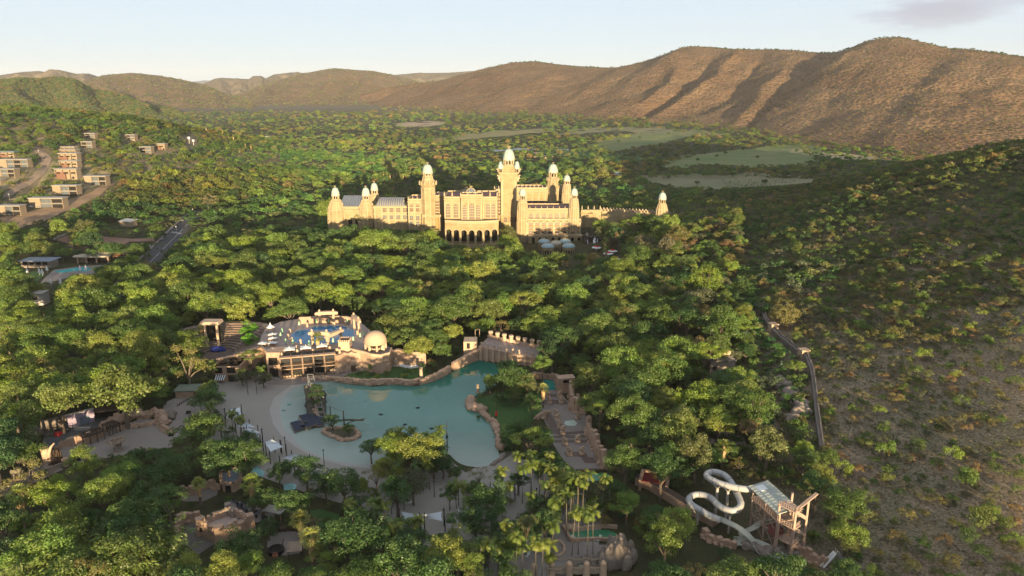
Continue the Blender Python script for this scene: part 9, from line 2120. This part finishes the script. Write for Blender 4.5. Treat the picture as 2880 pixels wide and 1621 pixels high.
# stuff: woods instanced over one object's points --------------------
wood_leaf = leaf_mat2("woods_foliage", .34, .32); nt_ = wood_leaf.node_tree; ca = nt_.nodes.new('ShaderNodeAttribute'); ca.attribute_type = 'INSTANCER'; ca.attribute_name = 'col'
for n_ in nt_.nodes:
 if n_.type == 'HUE_SAT': nt_.links.new(ca.outputs['Color'], n_.inputs['Color'])
def woods(name, pts, kinds, label, wind=0):
 src = bpy.data.collections.new(name + "_kinds")
 V = np.array([[p[0], p[1], p[2]] for p in pts], np.float32); me = bpy.data.meshes.new(name); me.vertices.add(len(V)); me.vertices.foreach_set('co', V.ravel())
 C = np.array([tint(p[4]) for p in pts]); a = me.attributes.new('col', 'FLOAT_COLOR', 'POINT'); a.data.foreach_set('color', C.astype(np.float32).ravel())
 n = 0
 for shape, nq in kinds:
  for sd_ in range(5):
   mc = crown_mesh(shape, sd_, nq).copy(); mc.materials.clear(); mc.materials.append(wood_leaf)
   o = bpy.data.objects.new(f"{name}_{n:03d}", mc); src.objects.link(o); n += 1
 fl_ = np.array([p[5] for p in pts]).astype(int); idx = np.minimum(fl_, len(kinds) - 1) * 5 + rg.integers(0, 5, len(pts))
 a = me.attributes.new('pick', 'INT', 'POINT'); a.data.foreach_set('value', idx.astype(np.int32))
 s = np.array([p[3] for p in pts]); S = np.stack([s, s, s * (.85 + .35 * rg.random(len(s)))], 1); a = me.attributes.new('size', 'FLOAT_VECTOR', 'POINT'); a.data.foreach_set('vector', S.astype(np.float32).ravel())
 rt_ = np.zeros((len(s), 3)); rt_[:, 2] = rg.random(len(s)) * 6.283; a = me.attributes.new('turn', 'FLOAT_VECTOR', 'POINT'); a.data.foreach_set('vector', rt_.astype(np.float32).ravel())
 V[:, 2] += s * .72; me.vertices.foreach_set('co', V.ravel())
 ob = link(name, me); tag(ob, label, None, None, 'stuff')
 ng = bpy.data.node_groups.new(name, 'GeometryNodeTree'); ng.interface.new_socket('Geometry', in_out='INPUT', socket_type='NodeSocketGeometry'); ng.interface.new_socket('Geometry', in_out='OUTPUT', socket_type='NodeSocketGeometry')
 N, L = ng.nodes, ng.links; gi, go = N.new('NodeGroupInput'), N.new('NodeGroupOutput'); iop = N.new('GeometryNodeInstanceOnPoints'); ci = N.new('GeometryNodeCollectionInfo'); ci.inputs['Collection'].default_value = src; ci.inputs['Separate Children'].default_value = True; ci.inputs['Reset Children'].default_value = True
 def na(n, t): q = N.new('GeometryNodeInputNamedAttribute'); q.data_type = t; q.inputs['Name'].default_value = n; return q
 L.new(gi.outputs[0], iop.inputs['Points']); L.new(ci.outputs[0], iop.inputs['Instance']); iop.inputs['Pick Instance'].default_value = True
 L.new(na('pick', 'INT').outputs['Attribute'], iop.inputs['Instance Index']); L.new(na('size', 'FLOAT_VECTOR').outputs['Attribute'], iop.inputs['Scale']); L.new(na('turn', 'FLOAT_VECTOR').outputs['Attribute'], iop.inputs['Rotation']); L.new(iop.outputs[0], go.inputs[0])
 md = ob.modifiers.new("woods", 'NODES'); md.node_group = ng
 return ob
und_t = [(t['x'], t['y'], t['z'], t['R'], t['col'], t['kind'] == 'flat_topped_tree') for t in UNDER if t['kind'] in ('broadleaf_tree', 'flat_topped_tree', 'dry_tree', 'scrub_tree')]
und_b = [(t['x'], t['y'], t['z'] - t['R'] * .3, t['R'], t['col'], t['kind'] == 'thorn_bush') for t in UNDER if t['kind'] in ('bush', 'thorn_bush')]
# keep trees of the near woods at their own heights
und_t = [(p[0], p[1], p[2] + max(0, t['hc'] - .72 * t['R']), *p[3:]) for p, t in zip(und_t, [t for t in UNDER if t['kind'] in ('broadleaf_tree', 'flat_topped_tree', 'dry_tree', 'scrub_tree')])]
woods("valley_forest", und_t, [('round', 3200), ('spread', 3000)], "forest of the valley between the wave pool and the palace")
woods("undergrowth", und_b, [('shrub', 700), ('thorn', 700)], "low bushes filling the gaps between trees and over the stony slope")
woods("distant_woodland", FAR, [('far', 520), ('farflat', 460)], "distant woodland covering the valley floor and green hills")
woods("hill_scrub", SCRUB, [('far', 60)], "small shrubs dotted over the brown hills")
# labels that several share get their place among their like, counted from the left
ORD = "leftmost second third fourth fifth sixth seventh eighth ninth tenth eleventh twelfth thirteenth fourteenth fifteenth sixteenth seventeenth eighteenth nineteenth twentieth".split() + ["twenty-" + q for q in "first second third fourth fifth sixth seventh eighth ninth".split()] + ["thirtieth"]
bpy.context.view_layer.update()
tops = [o for o in COL.objects if o.parent is None and o.get('category')]
by = {}
for o in tops: by.setdefault(o['label'], []).append(o)
bs = {}
for l, x, y in BASES: bs.setdefault(l, []).append((proj(x, y, float(gz(x, y)))[0], x, y))
for l in bs: bs[l].sort()
at_ = {(round(x, 3), round(y, 3)): l for l, x, y in BASES}
for l, os_ in by.items():
 if len(os_) < 2: continue
 for o in os_:
  p = o.matrix_world.translation
  if p.length < 1 and o.type == 'MESH': p = o.matrix_world @ (sum((Vector(c) for c in o.bound_box), Vector()) / 8)
  o['px_'] = proj(p.x, p.y, p.z)[0]
 os_.sort(key=lambda o: o['px_'])
 for k, o in enumerate(os_):
  bl = at_.get((round(o.location.x, 3), round(o.location.y, 3))) if o.type == 'EMPTY' or 'bush' in o.name else None
  body, n_ = (bl, [round(q[1], 3) for q in bs[bl]].index(round(o.location.x, 3))) if bl else (l, k)
  if n_ >= len(ORD): continue
  new = f"{ORD[n_]}{'' if n_ == 0 else ' from left'}, {body}"
  if len(new.split()) <= 16: o['label'] = new
 for o in os_: del o['px_']
print("TREES", len(TREES), COUNT, "under", len(und_t), len(und_b), "far", len(FAR), "scrub", len(SCRUB))
# ------------------------------------------------------------------ the air
hm = bpy.data.materials.new("haze"); hm.use_nodes = True; hn = hm.node_tree.nodes; hn.remove(hn["Principled BSDF"])
hv = hn.new("ShaderNodeVolumePrincipled"); hv.inputs['Color'].default_value = (.92, .93, .96, 1); hv.inputs['Density'].default_value = 2.6e-5; hv.inputs['Anisotropy'].default_value = 0.0
hm.node_tree.links.new(hv.outputs[0], hn["Material Output"].inputs['Volume'])
b = MB(); b.box(0, 8200, -45, 30000, 20000, 560); tag(b.build("haze", [hm]), kind='stuff')
SC.cycles.volume_bounces = 0
